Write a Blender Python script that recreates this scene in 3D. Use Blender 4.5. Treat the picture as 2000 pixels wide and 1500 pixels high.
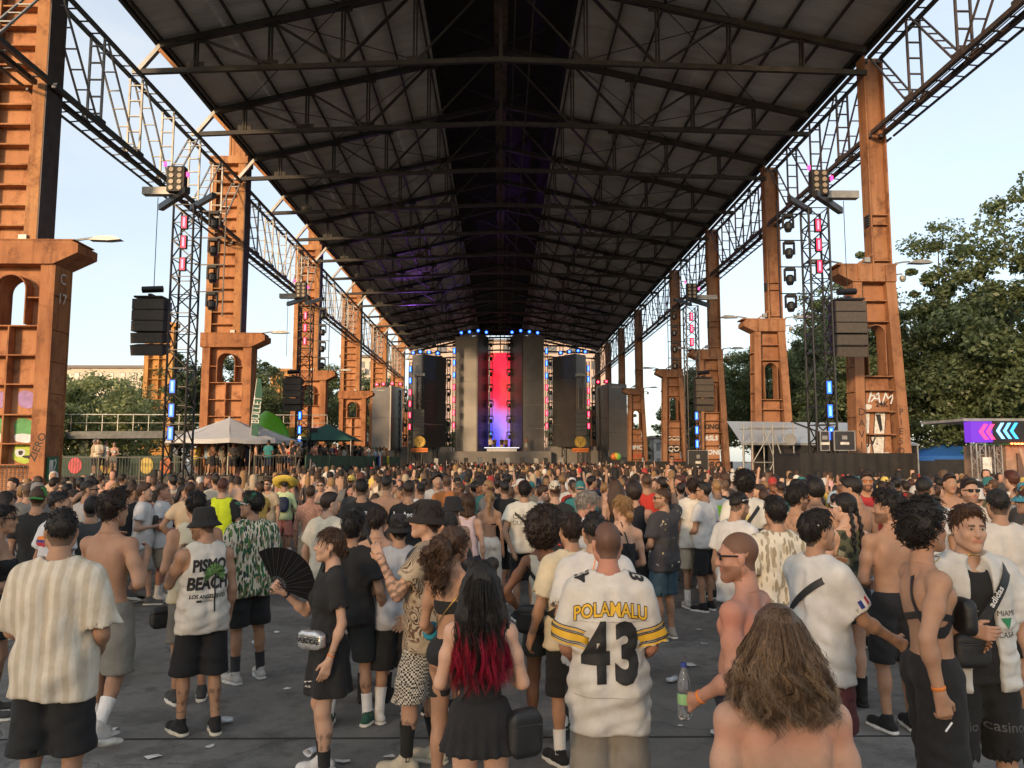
import bpy, math, random
import numpy as np
from mathutils import Vector, Matrix
from mathutils.bvhtree import BVHTree

for o in list(bpy.data.objects): bpy.data.objects.remove(o)
S = bpy.context.scene
COL = S.collection
R = math.radians
rnd = random.Random(11)

# ------------------------------------------------------------------ camera
HC = 2.12                       # camera held above the heads
PITCH, YAW = math.atan(147/1500), math.atan(23/1500)
cam_d = bpy.data.cameras.new('camera'); cam = bpy.data.objects.new('camera', cam_d); COL.objects.link(cam)
cam_d.sensor_width = 36; cam_d.lens = 27; cam_d.clip_end = 3000; cam_d.clip_start = 0.05
cam.location = (0, 0, HC); cam.rotation_euler = (R(90)+PITCH, 0, -YAW)
S.camera = cam
_CM = cam.rotation_euler.to_matrix()
def ray(px, py):                # direction through a pixel of the 2000x1500 photograph
    return _CM @ Vector(((px-1000)/1500, (750-py)/1500, -1))
def W(px, py, Y):               # the point of that direction at hall distance Y
    d = ray(px, py); return Vector((0, 0, HC)) + d*(Y/d.y)
def proj(p):
    q = _CM.transposed() @ (Vector(p)-Vector((0, 0, HC)))
    return 1000+1500*q.x/-q.z, 750-1500*q.y/-q.z

# ------------------------------------------------------------------ sky, sun, exposure
SUN_EL, SUN_DIR = R(11), Vector((-0.50, -0.86, 0)).normalized()   # towards the sun: behind the camera, to the left
world = bpy.data.worlds.new('World'); S.world = world; world.use_nodes = True
wn, wl = world.node_tree.nodes, world.node_tree.links
wn.clear()
sky = wn.new('ShaderNodeTexSky'); sky.sky_type = 'NISHITA'; sky.sun_disc = False
sky.sun_elevation = SUN_EL; sky.sun_rotation = math.atan2(SUN_DIR.x, SUN_DIR.y)
sky.air_density = 1.0; sky.dust_density = 1.6; sky.ozone_density = 1.5; sky.altitude = 240
bg = wn.new('ShaderNodeBackground'); bg.inputs[1].default_value = 0.15
tc = wn.new('ShaderNodeTexCoord'); mp = wn.new('ShaderNodeMapping'); mp.inputs[3].default_value = (1, 1, 3.2)
nz = wn.new('ShaderNodeTexNoise'); nz.inputs['Scale'].default_value = 2.1; nz.inputs['Detail'].default_value = 7; nz.inputs['Roughness'].default_value = .62
cr = wn.new('ShaderNodeValToRGB'); cr.color_ramp.elements[0].position = .40; cr.color_ramp.elements[1].position = .80
cr.color_ramp.elements[0].color = (.52, .52, .52, 1); cr.color_ramp.elements[1].color = (.90, .90, .90, 1)
mx = wn.new('ShaderNodeMixRGB'); mx.inputs[2].default_value = (2.98, 3.04, 3.05, 1)
out = wn.new('ShaderNodeOutputWorld')
wl.new(tc.outputs['Generated'], mp.inputs[0]); wl.new(mp.outputs[0], nz.inputs['Vector']); wl.new(nz.outputs[0], cr.inputs[0])
wl.new(cr.outputs[0], mx.inputs[0]); wl.new(sky.outputs[0], mx.inputs[1]); wl.new(mx.outputs[0], bg.inputs[0]); wl.new(bg.outputs[0], out.inputs[0])
sun_d = bpy.data.lights.new('sun', 'SUN'); sun_d.energy = 1.8; sun_d.angle = R(5); sun_d.color = (1, .67, .38)
sun = bpy.data.objects.new('sun', sun_d); COL.objects.link(sun)
_sd = Vector((SUN_DIR.x*math.cos(SUN_EL), SUN_DIR.y*math.cos(SUN_EL), math.sin(SUN_EL)))
sun.rotation_euler = _sd.to_track_quat('Z', 'Y').to_euler()
S.view_settings.view_transform = 'Standard'; S.view_settings.look = 'None'; S.view_settings.gamma = 1
S.view_settings.use_curve_mapping = False; S.view_settings.exposure = 1.16
S.render.engine = 'CYCLES'
S.cycles.max_bounces = 5; S.cycles.diffuse_bounces = 3; S.cycles.glossy_bounces = 2; S.cycles.transparent_max_bounces = 6
S.cycles.use_denoising = True; S.cycles.caustics_reflective = False; S.cycles.caustics_refractive = False

# ------------------------------------------------------------------ materials
MATS = {}
def _new(name):
    m = bpy.data.materials.new(name); m.use_nodes = True
    nt = m.node_tree; b = nt.nodes['Principled BSDF']
    return m, nt, b
def N(nt, typ, **kw):
    n = nt.nodes.new(typ)
    for k, v in kw.items():
        if k in n.inputs: n.inputs[k].default_value = v
        else: setattr(n, k, v)
    return n
def ramp(nt, fac, stops):
    r = nt.nodes.new('ShaderNodeValToRGB'); e = r.color_ramp.elements
    while len(e) < len(stops): e.new(.5)
    for i, (p, c) in enumerate(stops): e[i].position = p; e[i].color = (*c, 1) if len(c) == 3 else c
    nt.links.new(fac, r.inputs[0]); return r.outputs[0]
def pos(nt, scale=(1, 1, 1), world=True):
    if world: src = N(nt, 'ShaderNodeNewGeometry').outputs['Position']
    else: src = N(nt, 'ShaderNodeTexCoord').outputs['Object']
    m = N(nt, 'ShaderNodeMapping'); m.inputs[3].default_value = scale
    nt.links.new(src, m.inputs[0]); return m.outputs[0]
def noise(nt, vec, scale, detail=4, rough=.55):
    n = N(nt, 'ShaderNodeTexNoise', Scale=scale, Detail=detail, Roughness=rough)
    nt.links.new(vec, n.inputs['Vector']); return n.outputs[0]
def mixc(nt, fac, a, b, mode='MIX'):
    m = N(nt, 'ShaderNodeMixRGB', blend_type=mode)
    for i, x in ((0, fac), (1, a), (2, b)):
        if hasattr(x, 'is_output'): nt.links.new(x, m.inputs[i])
        elif i == 0: m.inputs[0].default_value = x
        else: m.inputs[i].default_value = (*x, 1)
    return m.outputs[0]
def bump(nt, b, h, strength=.3, dist=.02):
    n = N(nt, 'ShaderNodeBump', Strength=strength, Distance=dist)
    nt.links.new(h, n.inputs['Height']); nt.links.new(n.outputs[0], b.inputs['Normal'])
def plain(name, c, rough=.6, metal=0., var=.25, scale=6, bmp=0., bscale=40, emit=None, es=0., spec=None, dist=.01):
    """a plain surface with uneven tone and fine relief"""
    if name in MATS: return MATS[name]
    m, nt, b = _new(name); b.inputs['Roughness'].default_value = rough; b.inputs['Metallic'].default_value = metal
    if spec is not None: b.inputs['Specular IOR Level'].default_value = spec
    if var:
        f = noise(nt, pos(nt), scale, 5)
        col = ramp(nt, f, [(.3, tuple(x*(1-var) for x in c)), (.7, tuple(min(1, x*(1+var)) for x in c))])
        nt.links.new(col, b.inputs['Base Color'])
    else: b.inputs['Base Color'].default_value = (*c, 1)
    if bmp: bump(nt, b, noise(nt, pos(nt), bscale, 4), bmp, dist)
    if emit: b.inputs['Emission Color'].default_value = (*emit, 1); b.inputs['Emission Strength'].default_value = es
    MATS[name] = m; return m

def rust(name, base, dark, streak=.5):
    m, nt, b = _new(name); b.inputs['Roughness'].default_value = .75; b.inputs['Specular IOR Level'].default_value = .25
    p = pos(nt); big = noise(nt, p, .45, 5, .62); st = noise(nt, pos(nt, (3.2, 3.2, .32)), 1.3, 4, .6); sp = noise(nt, p, 1.5, 9, .74); fine = noise(nt, p, 16, 5, .65)
    c = ramp(nt, big, [(.28, tuple(x*.70 for x in base)), (.5, base), (.75, (min(1, base[0]*1.22), min(1, base[1]*1.38), min(1, base[2]*1.5)))])
    c = mixc(nt, ramp(nt, st, [(.48, (0, 0, 0)), (.68, (streak,)*3)]), c, tuple(x*1.5 for x in dark))
    c = mixc(nt, ramp(nt, sp, [(.505, (0, 0, 0)), (.63, (.75, .75, .75))]), c, dark)
    c = mixc(nt, ramp(nt, fine, [(.3, (.35, .35, .35)), (.6, (0, 0, 0))]), c, tuple(x*.8 for x in base))
    nt.links.new(c, b.inputs['Base Color']); bump(nt, b, mixc(nt, .5, sp, fine), .25, .015)
    MATS[name] = m; return m
M_RUST = rust('rust_paint', (.45, .215, .090), (.15, .055, .026), .7)
M_RUST2 = rust('rust_paint_pale', (.34, .168, .088), (.13, .055, .032), .6)
M_RUSTW = rust('rust_web', (.50, .235, .115), (.16, .058, .026), .35)
M_RUSTV = rust('rust_web_pale', (.37, .18, .095), (.15, .06, .032), .35)
M_RUSTB = rust('rust_base', (.38, .162, .070), (.12, .045, .022), .8)
M_RUSTY = rust('rust_paint_ochre', (.52, .27, .085), (.22, .085, .03), .45)
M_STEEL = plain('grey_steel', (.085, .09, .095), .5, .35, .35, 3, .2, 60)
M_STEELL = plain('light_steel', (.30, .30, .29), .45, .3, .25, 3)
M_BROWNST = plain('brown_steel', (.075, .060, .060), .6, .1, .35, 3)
M_DARKST = plain('dark_steel', (.030, .028, .026), .65, .1, .4, 2)
M_BLACK = plain('matt_black', (.012, .012, .013), .6, 0, .3, 4)
M_BLACKG = plain('black_metal', (.016, .016, .018), .35, .4, .3, 8)
M_CONC = plain('pale_concrete', (.42, .40, .37), .85, 0, .2, 2)

def emat(name, c, s, vary=False):
    if name in MATS: return MATS[name]
    m, nt, b = _new(name); b.inputs['Base Color'].default_value = (*[x*.3 for x in c], 1)
    b.inputs['Emission Color'].default_value = (*c, 1); b.inputs['Emission Strength'].default_value = s
    MATS[name] = m; return m
E_RED, E_BLUE, E_PINK = emat('red_light', (1, .02, .07), 1.3), emat('blue_light', (.02, .12, 1), 1.6), emat('pink_light', (1, .05, .25), 1.5)
E_WHITE, E_CORE, E_COREB = emat('white_lamp', (1, .9, .75), 2.5), emat('hot_core', (1, .22, .30), 1.2), emat('hot_blue_core', (.16, .42, 1), 1.6)

# ------------------------------------------------------------------ mesh helpers
def mesh_np(name, v, f, smooth=False):
    me = bpy.data.meshes.new(name)
    v = np.asarray(v, np.float32)
    if isinstance(f, np.ndarray):
        n, k = f.shape
        me.vertices.add(len(v)); me.vertices.foreach_set('co', v.ravel())
        me.loops.add(n*k); me.loops.foreach_set('vertex_index', f.astype(np.int32).ravel())
        me.polygons.add(n); me.polygons.foreach_set('loop_start', np.arange(0, n*k, k, dtype=np.int32))
        me.update(calc_edges=True)
    else:
        me.from_pydata(v.tolist(), [], f); me.update()
    if smooth: me.polygons.foreach_set('use_smooth', np.ones(len(me.polygons), bool))
    return me
def link(name, me, parent=None, mat=None):
    o = bpy.data.objects.new(name, me); COL.objects.link(o)
    if parent is not None: o.parent = parent
    if mat is not None and me is not None and len(me.materials) == 0: me.materials.append(mat)
    if parent is not None: KIDS.setdefault(parent.name, []).append(o)
    return o
KIDS = {}
class MB:
    def __init__(s): s.v, s.f = [], []
    def add(s, v, f):
        n = len(s.v); s.v += [tuple(x) for x in v]; s.f += [tuple(i+n for i in q) for q in f]; return s
    def box(s, x0, x1, y0, y1, z0, z1):
        return s.add([(x0, y0, z0), (x1, y0, z0), (x1, y1, z0), (x0, y1, z0), (x0, y0, z1), (x1, y0, z1), (x1, y1, z1), (x0, y1, z1)],
                     [(0, 3, 2, 1), (4, 5, 6, 7), (0, 1, 5, 4), (1, 2, 6, 5), (2, 3, 7, 6), (3, 0, 4, 7)])
    def beam(s, a, b, w, h=None, up=(0, 0, 1)):
        a, b = Vector(a), Vector(b); h = h or w; d = (b-a).normalized(); u = Vector(up)
        if abs(d.dot(u)) > .98: u = Vector((0, 1, 0)) if abs(d.y) < .9 else Vector((1, 0, 0))
        x = d.cross(u).normalized()*w/2; z = x.cross(d).normalized()*h/2
        v = [a-x-z, a+x-z, a+x+z, a-x+z, b-x-z, b+x-z, b+x+z, b-x+z]
        return s.add(v, [(0, 1, 2, 3), (7, 6, 5, 4), (0, 4, 5, 1), (1, 5, 6, 2), (2, 6, 7, 3), (3, 7, 4, 0)])
    def tube(s, pts, r, n=6, cap=True):
        pts = [Vector(p) for p in pts]; m = len(pts); rr = r if hasattr(r, '__len__') else [r]*m
        v, f = [], []
        t0 = (pts[1]-pts[0]).normalized(); u = t0.orthogonal().normalized()
        for i, p in enumerate(pts):
            t = (pts[min(i+1, m-1)]-pts[max(i-1, 0)]).normalized()
            u = (u-t*u.dot(t)); u = u.normalized() if u.length > 1e-6 else t.orthogonal().normalized(); w = t.cross(u)
            v += [p+(u*math.cos(k*2*math.pi/n)+w*math.sin(k*2*math.pi/n))*rr[i] for k in range(n)]
        for i in range(m-1):
            f += [(i*n+k, i*n+(k+1) % n, (i+1)*n+(k+1) % n, (i+1)*n+k) for k in range(n)]
        if cap: f += [tuple(range(n))[::-1], tuple((m-1)*n+k for k in range(n))]
        return s.add(v, f)
    def prism(s, poly, y0, y1, axes='xz'):          # polygon in a plane, extruded along the third axis
        def q(p, t): return (p[0], t, p[1]) if axes == 'xz' else ((t, p[0], p[1]) if axes == 'yz' else (p[0], p[1], t))
        n = len(poly); v = [q(p, y0) for p in poly]+[q(p, y1) for p in poly]
        f = [tuple(range(n)), tuple(range(2*n-1, n-1, -1))]+[((i+1) % n, i, i+n, (i+1) % n+n) for i in range(n)]
        return s.add(v, f)
    def lathe(s, prof, n=20, c=(0, 0, 0)):
        v, f = [], []
        for (r, z) in prof: v += [(c[0]+r*math.cos(k*2*math.pi/n), c[1]+r*math.sin(k*2*math.pi/n), c[2]+z) for k in range(n)]
        for i in range(len(prof)-1): f += [(i*n+k, i*n+(k+1) % n, (i+1)*n+(k+1) % n, (i+1)*n+k) for k in range(n)]
        return s.add(v, f)
    def ladder(s, a, b, wid, side, bar, step, rung=None):    # two rails a step apart joined by rungs
        a, b, sd = Vector(a), Vector(b), Vector(side).normalized()*wid/2
        s.beam(a-sd, b-sd, bar); s.beam(a+sd, b+sd, bar)
        L = (b-a).length; n = max(1, int(L/step))
        for i in range(n):
            p = a+(b-a)*((i+.5)/n); s.beam(p-sd, p+sd, (rung or bar)*.8, (rung or bar)*.5)
        return s
    def mesh(s, name, smooth=False):
        me = bpy.data.meshes.new(name); me.from_pydata(s.v, [], s.f); me.update()
        if smooth: me.polygons.foreach_set('use_smooth', np.ones(len(me.polygons), bool))
        return me
    def build(s, name, mat, parent=None, smooth=False): return link(name, s.mesh(name, smooth), parent, mat)
def thing(name, label, cat, loc=(0, 0, 0), rz=0, group=None, kind='thing'):
    o = bpy.data.objects.new(name, None); COL.objects.link(o); o.location = loc; o.rotation_euler = (0, 0, rz); o.empty_display_size = .2
    return tag(o, label, cat, group, kind)
def tag(o, label, cat, group=None, kind='thing'):
    o['label'] = label; o['category'] = cat; o['kind'] = kind
    if group: o['group'] = group
    return o
def struct(o, label=None):
    o['kind'] = 'structure'
    if label: o['label'] = label
    return o
def copy_tree(o, parent=None):
    c = o.copy(); COL.objects.link(c)
    if parent is not None: c.parent = parent; KIDS.setdefault(parent.name, []).append(c)
    for ch in list(KIDS.get(o.name, ())): copy_tree(ch, c)
    return c
_TX = {}
def text_geo(s, size=1., fat=0., shear=0., spacing=1.):
    """vertices and faces of a lettered line, centred"""
    k = (s, size, fat, shear, spacing)
    if k in _TX: return _TX[k]
    cu = bpy.data.curves.new('lettering', 'FONT'); cu.body = s; cu.size = size; cu.offset = fat; cu.shear = shear; cu.space_character = spacing
    cu.align_x = 'CENTER'; cu.align_y = 'CENTER'; cu.resolution_u = 3
    ob = bpy.data.objects.new('lettering', cu); me = ob.to_mesh()
    v = [tuple(x.co) for x in me.vertices]; f = [tuple(p.vertices) for p in me.polygons]
    ob.to_mesh_clear(); bpy.data.objects.remove(ob); bpy.data.curves.remove(cu)
    _TX[k] = (v, f); return v, f
def lettering(name, s, size, mat, parent, loc, xdir=(1, 0, 0), zdir=(0, 0, 1), fat=0., shear=0., sx=1., rot=0.):
    v, f = text_geo(s, size, fat, shear); X, Z = Vector(xdir), Vector(zdir); L = Vector(loc); c, sn = math.cos(rot), math.sin(rot)
    return MB().add([L+X*((a*c-b*sn)*sx)+Z*(a*sn+b*c) for a, b, _ in v], f).build(name, mat, parent)
# ------------------------------------------------------------------ ground
def ground_mat():
    m, nt, b = _new('asphalt'); p = pos(nt)
    big = noise(nt, p, .5, 6, .65); mid = noise(nt, p, 3.5, 6, .7); fine = noise(nt, p, 60, 3, .6)
    c = ramp(nt, big, [(.3, (.12, .115, .105)), (.5, (.185, .177, .162)), (.7, (.25, .24, .218))])
    c = mixc(nt, ramp(nt, mid, [(.5, (0, 0, 0)), (.68, (.55, .55, .55))]), c, (.08, .077, .073))
    c = mixc(nt, ramp(nt, fine, [(.45, (0, 0, 0)), (.75, (.35, .35, .35))]), c, (.17, .165, .155))
    c = mixc(nt, ramp(nt, noise(nt, p, .3, 3), [(.60, (0, 0, 0)), (.68, (.30, .30, .30))]), c, (.22, .19, .06))
    nt.links.new(c, b.inputs['Base Color'])
    nt.links.new(ramp(nt, mid, [(.3, (.55, .55, .55)), (.7, (.92, .92, .92))]), b.inputs['Roughness'])
    dn = N(nt, 'ShaderNodeTexNoise', Scale=2.2, Detail=5.0); nt.links.new(p, dn.inputs['Vector']); vo = N(nt, 'ShaderNodeTexVoronoi', Scale=.42, feature='DISTANCE_TO_EDGE'); nt.links.new(mixc(nt, .45, p, dn.outputs[1], 'ADD'), vo.inputs['Vector'])
    ck = ramp(nt, vo.outputs[0], [(0, (0, 0, 0)), (.006, (1, 1, 1))]); wv = noise(nt, p, 1.1, 7, .7); c = mixc(nt, ramp(nt, wv, [(.52, (0, 0, 0)), (.60, (.6, .6, .6))]), c, (.075, .072, .067)); c = mixc(nt, ramp(nt, vo.outputs[0], [(0, (.45, .45, .45)), (.004, (0, 0, 0))]), c, (.03, .029, .028)); nt.links.new(c, b.inputs['Base Color'])
    h = mixc(nt, .35, mixc(nt, .5, mid, fine), ck)
    bump(nt, b, h, .55, .03); return m
M_ASPH = ground_mat()
gv = [(-400, -200, 0), (400, -200, 0), (400, 700, 0), (-400, 700, 0)]
g = MB().add(gv, [(0, 1, 2, 3)]).build('ground', M_ASPH); struct(g, 'worn grey asphalt yard with stains and cracks')
# the older slab in front of the camera is one joint and a few millimetres higher, its edge crosses the picture
M_SLAB = plain('worn_slab', (.165, .16, .149), .85, 0, .45, 2.2, .7, 18, dist=.03)
sl = MB()
nx = 26
for j in range(nx):
    x0, x1 = -7+j*14/nx, -7+(j+1)*14/nx
    ya, yb = 8.55+.05*math.sin(x0*2.3)+.04*math.sin(x0*7), 8.55+.05*math.sin(x1*2.3)+.04*math.sin(x1*7)
    sl.add([(x0, -3, .012), (x1, -3, .012), (x1, yb, .012), (x0, ya, .012), (x1, yb, -.01), (x0, ya, -.01)], [(0, 1, 2, 3), (3, 2, 4, 5)])
sl = sl.build('pavement_slab', M_ASPH); struct(sl, 'rough lighter slab of paving nearest the camera')
seam = MB()
for (a, b) in (((-7, 6.1), (7, 6.05)),):
    seam.beam((*a, .013), (*b, .013), .03, .004)
struct(seam.build('pavement_joint', plain('joint_tar', (.03, .03, .03), .9), sl))

# ------------------------------------------------------------------ roof
EZ, SL = 18.9, .24                      # eave height and slope
XL, XR, XM = -13.85, 15.05, 3.5         # eaves and the half width of the raised monitor
def zt(x): return EZ+SL*((x-XL) if x < 0 else (XR-x)*(-XL+0)/XR)       # underside of the top chord
NEAR_K, FAR_K = -3, 16
def tY(k): return 24+6*k
def sheet_mat():
    m, nt, b = _new('corrugated_sheet'); b.inputs['Roughness'].default_value = .7
    p = pos(nt); ps = pos(nt, (.22, 1.6, 1))
    c = ramp(nt, noise(nt, ps, .9, 6, .65), [(.3, (.40, .385, .36)), (.5, (.56, .54, .50)), (.75, (.68, .65, .60))])
    c = mixc(nt, ramp(nt, noise(nt, p, .25, 4), [(.5, (0, 0, 0)), (.72, (.45, .45, .45))]), c, (.42, .30, .20))
    nt.links.new(c, b.inputs['Base Color']); return m
M_SHEET = sheet_mat()
roof = thing('roof', 'dark corrugated metal roof with a raised black ridge monitor over the crowd', 'roof')
def strip_mesh(xa, xb, za, zb, L=6.06, waves=40, amp=.036):
    n = waves*4+1; ys = np.linspace(0, L, n); w = amp*np.sin(np.arange(n)*math.pi/2)
    v = np.zeros((n, 2, 3), np.float32); v[:, 0, 0], v[:, 1, 0] = xa, xb; v[:, :, 1] = ys[:, None]
    v[:, 0, 2], v[:, 1, 2] = za+w, zb+w
    i = np.arange(n-1)*2; f = np.stack([i, i+1, i+3, i+2], 1)
    me = mesh_np('roof_sheet', v.reshape(-1, 3), f, True); me.materials.append(M_SHEET); return me
strips = []
for xs in (np.linspace(XL-.25, -XM+.1, 5), np.linspace(XM-.1, XR+.25, 5)):
    for a, b in zip(xs[:-1], xs[1:]):
        o = .03 if a < 0 else 0
        strips.append(strip_mesh(a-.06, b+.06, zt(a)+.30, zt(b)+.30))
for k in range(NEAR_K, FAR_K):
    for i, me in enumerate(strips):
        o = link('roof_sheet', me, roof); o.location = (0, tY(k)-.03, rnd.uniform(-.006, .006)+(.05 if i % 2 else 0)+(.024 if k % 2 else 0))
Y0, Y1 = tY(NEAR_K), tY(FAR_K)
for x in list(np.linspace(XL+.05, -XM, 8))+list(np.linspace(XM, XR-.05, 8)):
    MB().beam((x, Y0, zt(x)+.20), (x, Y1, zt(x)+.20), .07, .14).build('purlin', M_DARKST, roof)
for x in (XL-.22, XR+.22):
    z = zt(XL)+.28-.05
    e = MB().beam((x, Y0, z), (x, Y1, z), .16, .26)
    e.build('eave_gutter', M_DARKST, roof)
# raised monitor: black sides with slits of light, pitched lid
M_MON = plain('dark_board', (.016, .014, .013), .85, 0, .5, 1.2)  # very dark boards of uneven tone
for s in (-1, 1):
    for k in range(NEAR_K, FAR_K):
        y = tY(k); m = MB()
        zb = zt(-XM)+.25
        for j in range(5):              # boards with thin gaps between
            m.box(s*XM-.03, s*XM+.03, y+.03+j*1.19, y+.03+j*1.19+1.165, zb, zb+2.4)
        m.build('monitor_side', M_MON, roof)
        c = MB().add([(s*(XM+.5), y, zb+2.2), (s*(XM+.5), y+6, zb+2.2), (0, y+6, zb+3.2), (0, y, zb+3.2)], [(0, 1, 2, 3) if s > 0 else (3, 2, 1, 0)])
        c.build('monitor_lid', M_MON, roof)
gb = zt(-XM)+.2
MB().prism([(-XM-.5, gb), (XM+.5, gb), (XM+.5, gb+2.3), (0, gb+3.3), (-XM-.5, gb+2.3)], Y1+.02, Y1+.1).build('monitor_end', M_MON, roof)
MB().box(-.32, .32, Y0, Y1, zt(-XM)+1.02, zt(-XM)+1.10).build('ridge_catwalk', plain('old_timber', (.075, .05, .03), .8, 0, .5, 3), roof)
for x in (.55, 1.25):
    MB().ladder((x, Y0, 19.25), (x, Y1, 19.25), .5, (0, 0, 1), .035, 1.0).build('cable_tray', M_DARKST, roof)
for k in range(0, FAR_K, 1):            # wind bracing rods in the roof plane
    y = tY(k)
    for (xa, xb) in ((-12.4, -6.5), (-9.4, -3.6), (12.6, 6.6), (9.6, 3.6)):
        if (k+int(abs(xa))) % 2: xa, xb = xb, xa
        MB().tube([(xa, y, zt(xa)+.08), (xb, y+6, zt(xb)+.08)], .022, 5).build('bracing_rod', M_DARKST, roof)
# ------------------------------------------------------------------ roof trusses
def zb(x): return 17.95+.45*(1-min(1, abs(x)/13.5))
def build_truss():
    t = thing('roof_truss', '', 'truss', (0, 0, 0))
    for s, xe in ((-1, XL), (1, XR)):
        e = abs(xe); m = MB().beam((s*e, 0, zt(xe)), (0, 0, zt(0)-.02), .26, .24, (0, 1, 0)); m.build('top_chord', M_DARKST, t)
        end = (-14.75, 0, 17.75) if s < 0 else (15.05, 0, zb(15))
        MB().beam(end, (0, 0, zb(0)), .2, .17, (0, 1, 0)).build('bottom_chord', M_DARKST, t)
        nodes = [12.4, 9.4, 6.45, 3.5]
        for x in nodes:
            X = s*x
            MB().beam((X-.06, 0, zb(X)), (X-.06, 0, zt(X)), .06, .14, (0, 1, 0)).beam((X+.06, 0, zb(X)), (X+.06, 0, zt(X)), .06, .14, (0, 1, 0)).build('post', M_DARKST, t)
            MB().box(X-.32, X+.32, -.03, .03, zb(X)-.02, zb(X)+.22).build('gusset', M_DARKST, t)
            MB().box(X-.36, X+.36, -.032, .032, zt(X)-.24, zt(X)+.05).build('gusset', M_DARKST, t)
        for a, b in ((12.4, 9.4), (9.4, 6.45), (3.5, 6.45)):
            A, B = (s*a, 0, zt(s*a)), (s*b, 0, zb(s*b))
            MB().beam((A[0], -.07, A[2]), (B[0], -.07, B[2]), .05, .10, (0, 1, 0)).beam((A[0], .07, A[2]), (B[0], .07, B[2]), .05, .10, (0, 1, 0)).build('diagonal', M_DARKST, t)
        A, B = (0, 0, zt(0)), (s*3.5, 0, zb(3.5))
        MB().beam(A, B, .07, .1, (0, 1, 0)).build('diagonal', M_DARKST, t)
        A, B = (s*3.5, 0, zt(-XM)+2.4), (s*.2, 0, zt(-XM)+1.1)
        MB().beam(A, B, .06, .08, (0, 1, 0)).build('monitor_strut', M_DARKST, t)
    MB().beam((0, 0, zb(0)), (0, 0, zt(0)), .14, .14, (0, 1, 0)).build('post', M_DARKST, t)
    # light bracket out to the crane girder on the sunny side
    MB().beam((-14.75, 0, 17.72), (XL+.05, 0, zt(XL)+.02), .16, .2, (0, 1, 0)).build('eave_bracket', M_STEELL, t)
    MB().beam((XL-.1, 0, 18.78), (XL+.75, 0, 17.85), .14, .16, (0, 1, 0)).build('eave_brace', M_RUST, t)
    MB().box(-14.95, -14.2, -.05, .05, 17.68, 17.84).build('bracket_plate', M_STEELL, t)
    return t
ORD = 'first second third fourth fifth sixth seventh eighth ninth tenth eleventh twelfth thirteenth fourteenth fifteenth sixteenth'.split()
truss0 = build_truss()
for k in range(1, FAR_K+1):
    t = truss0 if k == 1 else copy_tree(truss0)
    t.location.y = tY(k); t['group'] = 'steel trusses under the roof'
    t['label'] = f'dark steel roof truss, {ORD[k-1]} counted from the top edge towards the stage'
# ------------------------------------------------------------------ rusty pillars
M_WHITEP, M_BLACKP = plain('white_spray', (.62, .60, .56), .7, 0, .3, 9), plain('black_spray', (.02, .018, .018), .7)
def arch_plate(xa, xb, z0, z1, xc, hw, za, zs, y0, y1):
    """web plate with an arched opening from za up to the springing zs"""
    m = MB(); n = 10
    arc = [(xc-hw*math.cos(i*math.pi/n), zs+hw*math.sin(i*math.pi/n)) for i in range(n+1)]
    m.box(xa, xb, y0, y1, z0, za)
    m.prism([(xa, za), (xc-hw, za)]+arc[:n//2+1]+[(xc, z1), (xa, z1)], y0, y1)
    m.prism([(xc, z1)]+arc[n//2:]+[(xc+hw, za), (xb, za), (xb, z1)], y0, y1)
    return m
def arch_ring(xc, hw, za, zs, y0, y1, t=.035):
    m = MB(); n = 12
    inn = [(xc-hw, za)]+[(xc-hw*math.cos(i*math.pi/n), zs+hw*math.sin(i*math.pi/n)) for i in range(n+1)]+[(xc+hw, za)]
    ou = [(xc-hw-t, za)]+[(xc-(hw+t)*math.cos(i*math.pi/n), zs+(hw+t)*math.sin(i*math.pi/n)) for i in range(n+1)]+[(xc+hw+t, za)]
    for i in range(len(inn)-1): m.prism([inn[i], inn[i+1], ou[i+1], ou[i]], y0, y1)
    return m
def lamp_arm(t, x, z, s, L=1.0):
    m = MB().tube([(x, 0, z), (x+s*.35, 0, z+.06), (x+s*.6, 0, z+.08)], .035, 6)
    m.build('lamp_bracket', M_STEELL, t)
    MB().prism([(x+s*.5, z+.0), (x+s*.75, z+.12), (x+s*1.25, z+.14), (x+s*1.5, z+.02), (x+s*1.1, z-.02)], -.14, .14).build('street_lamp_head', M_STEELL, t)
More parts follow.
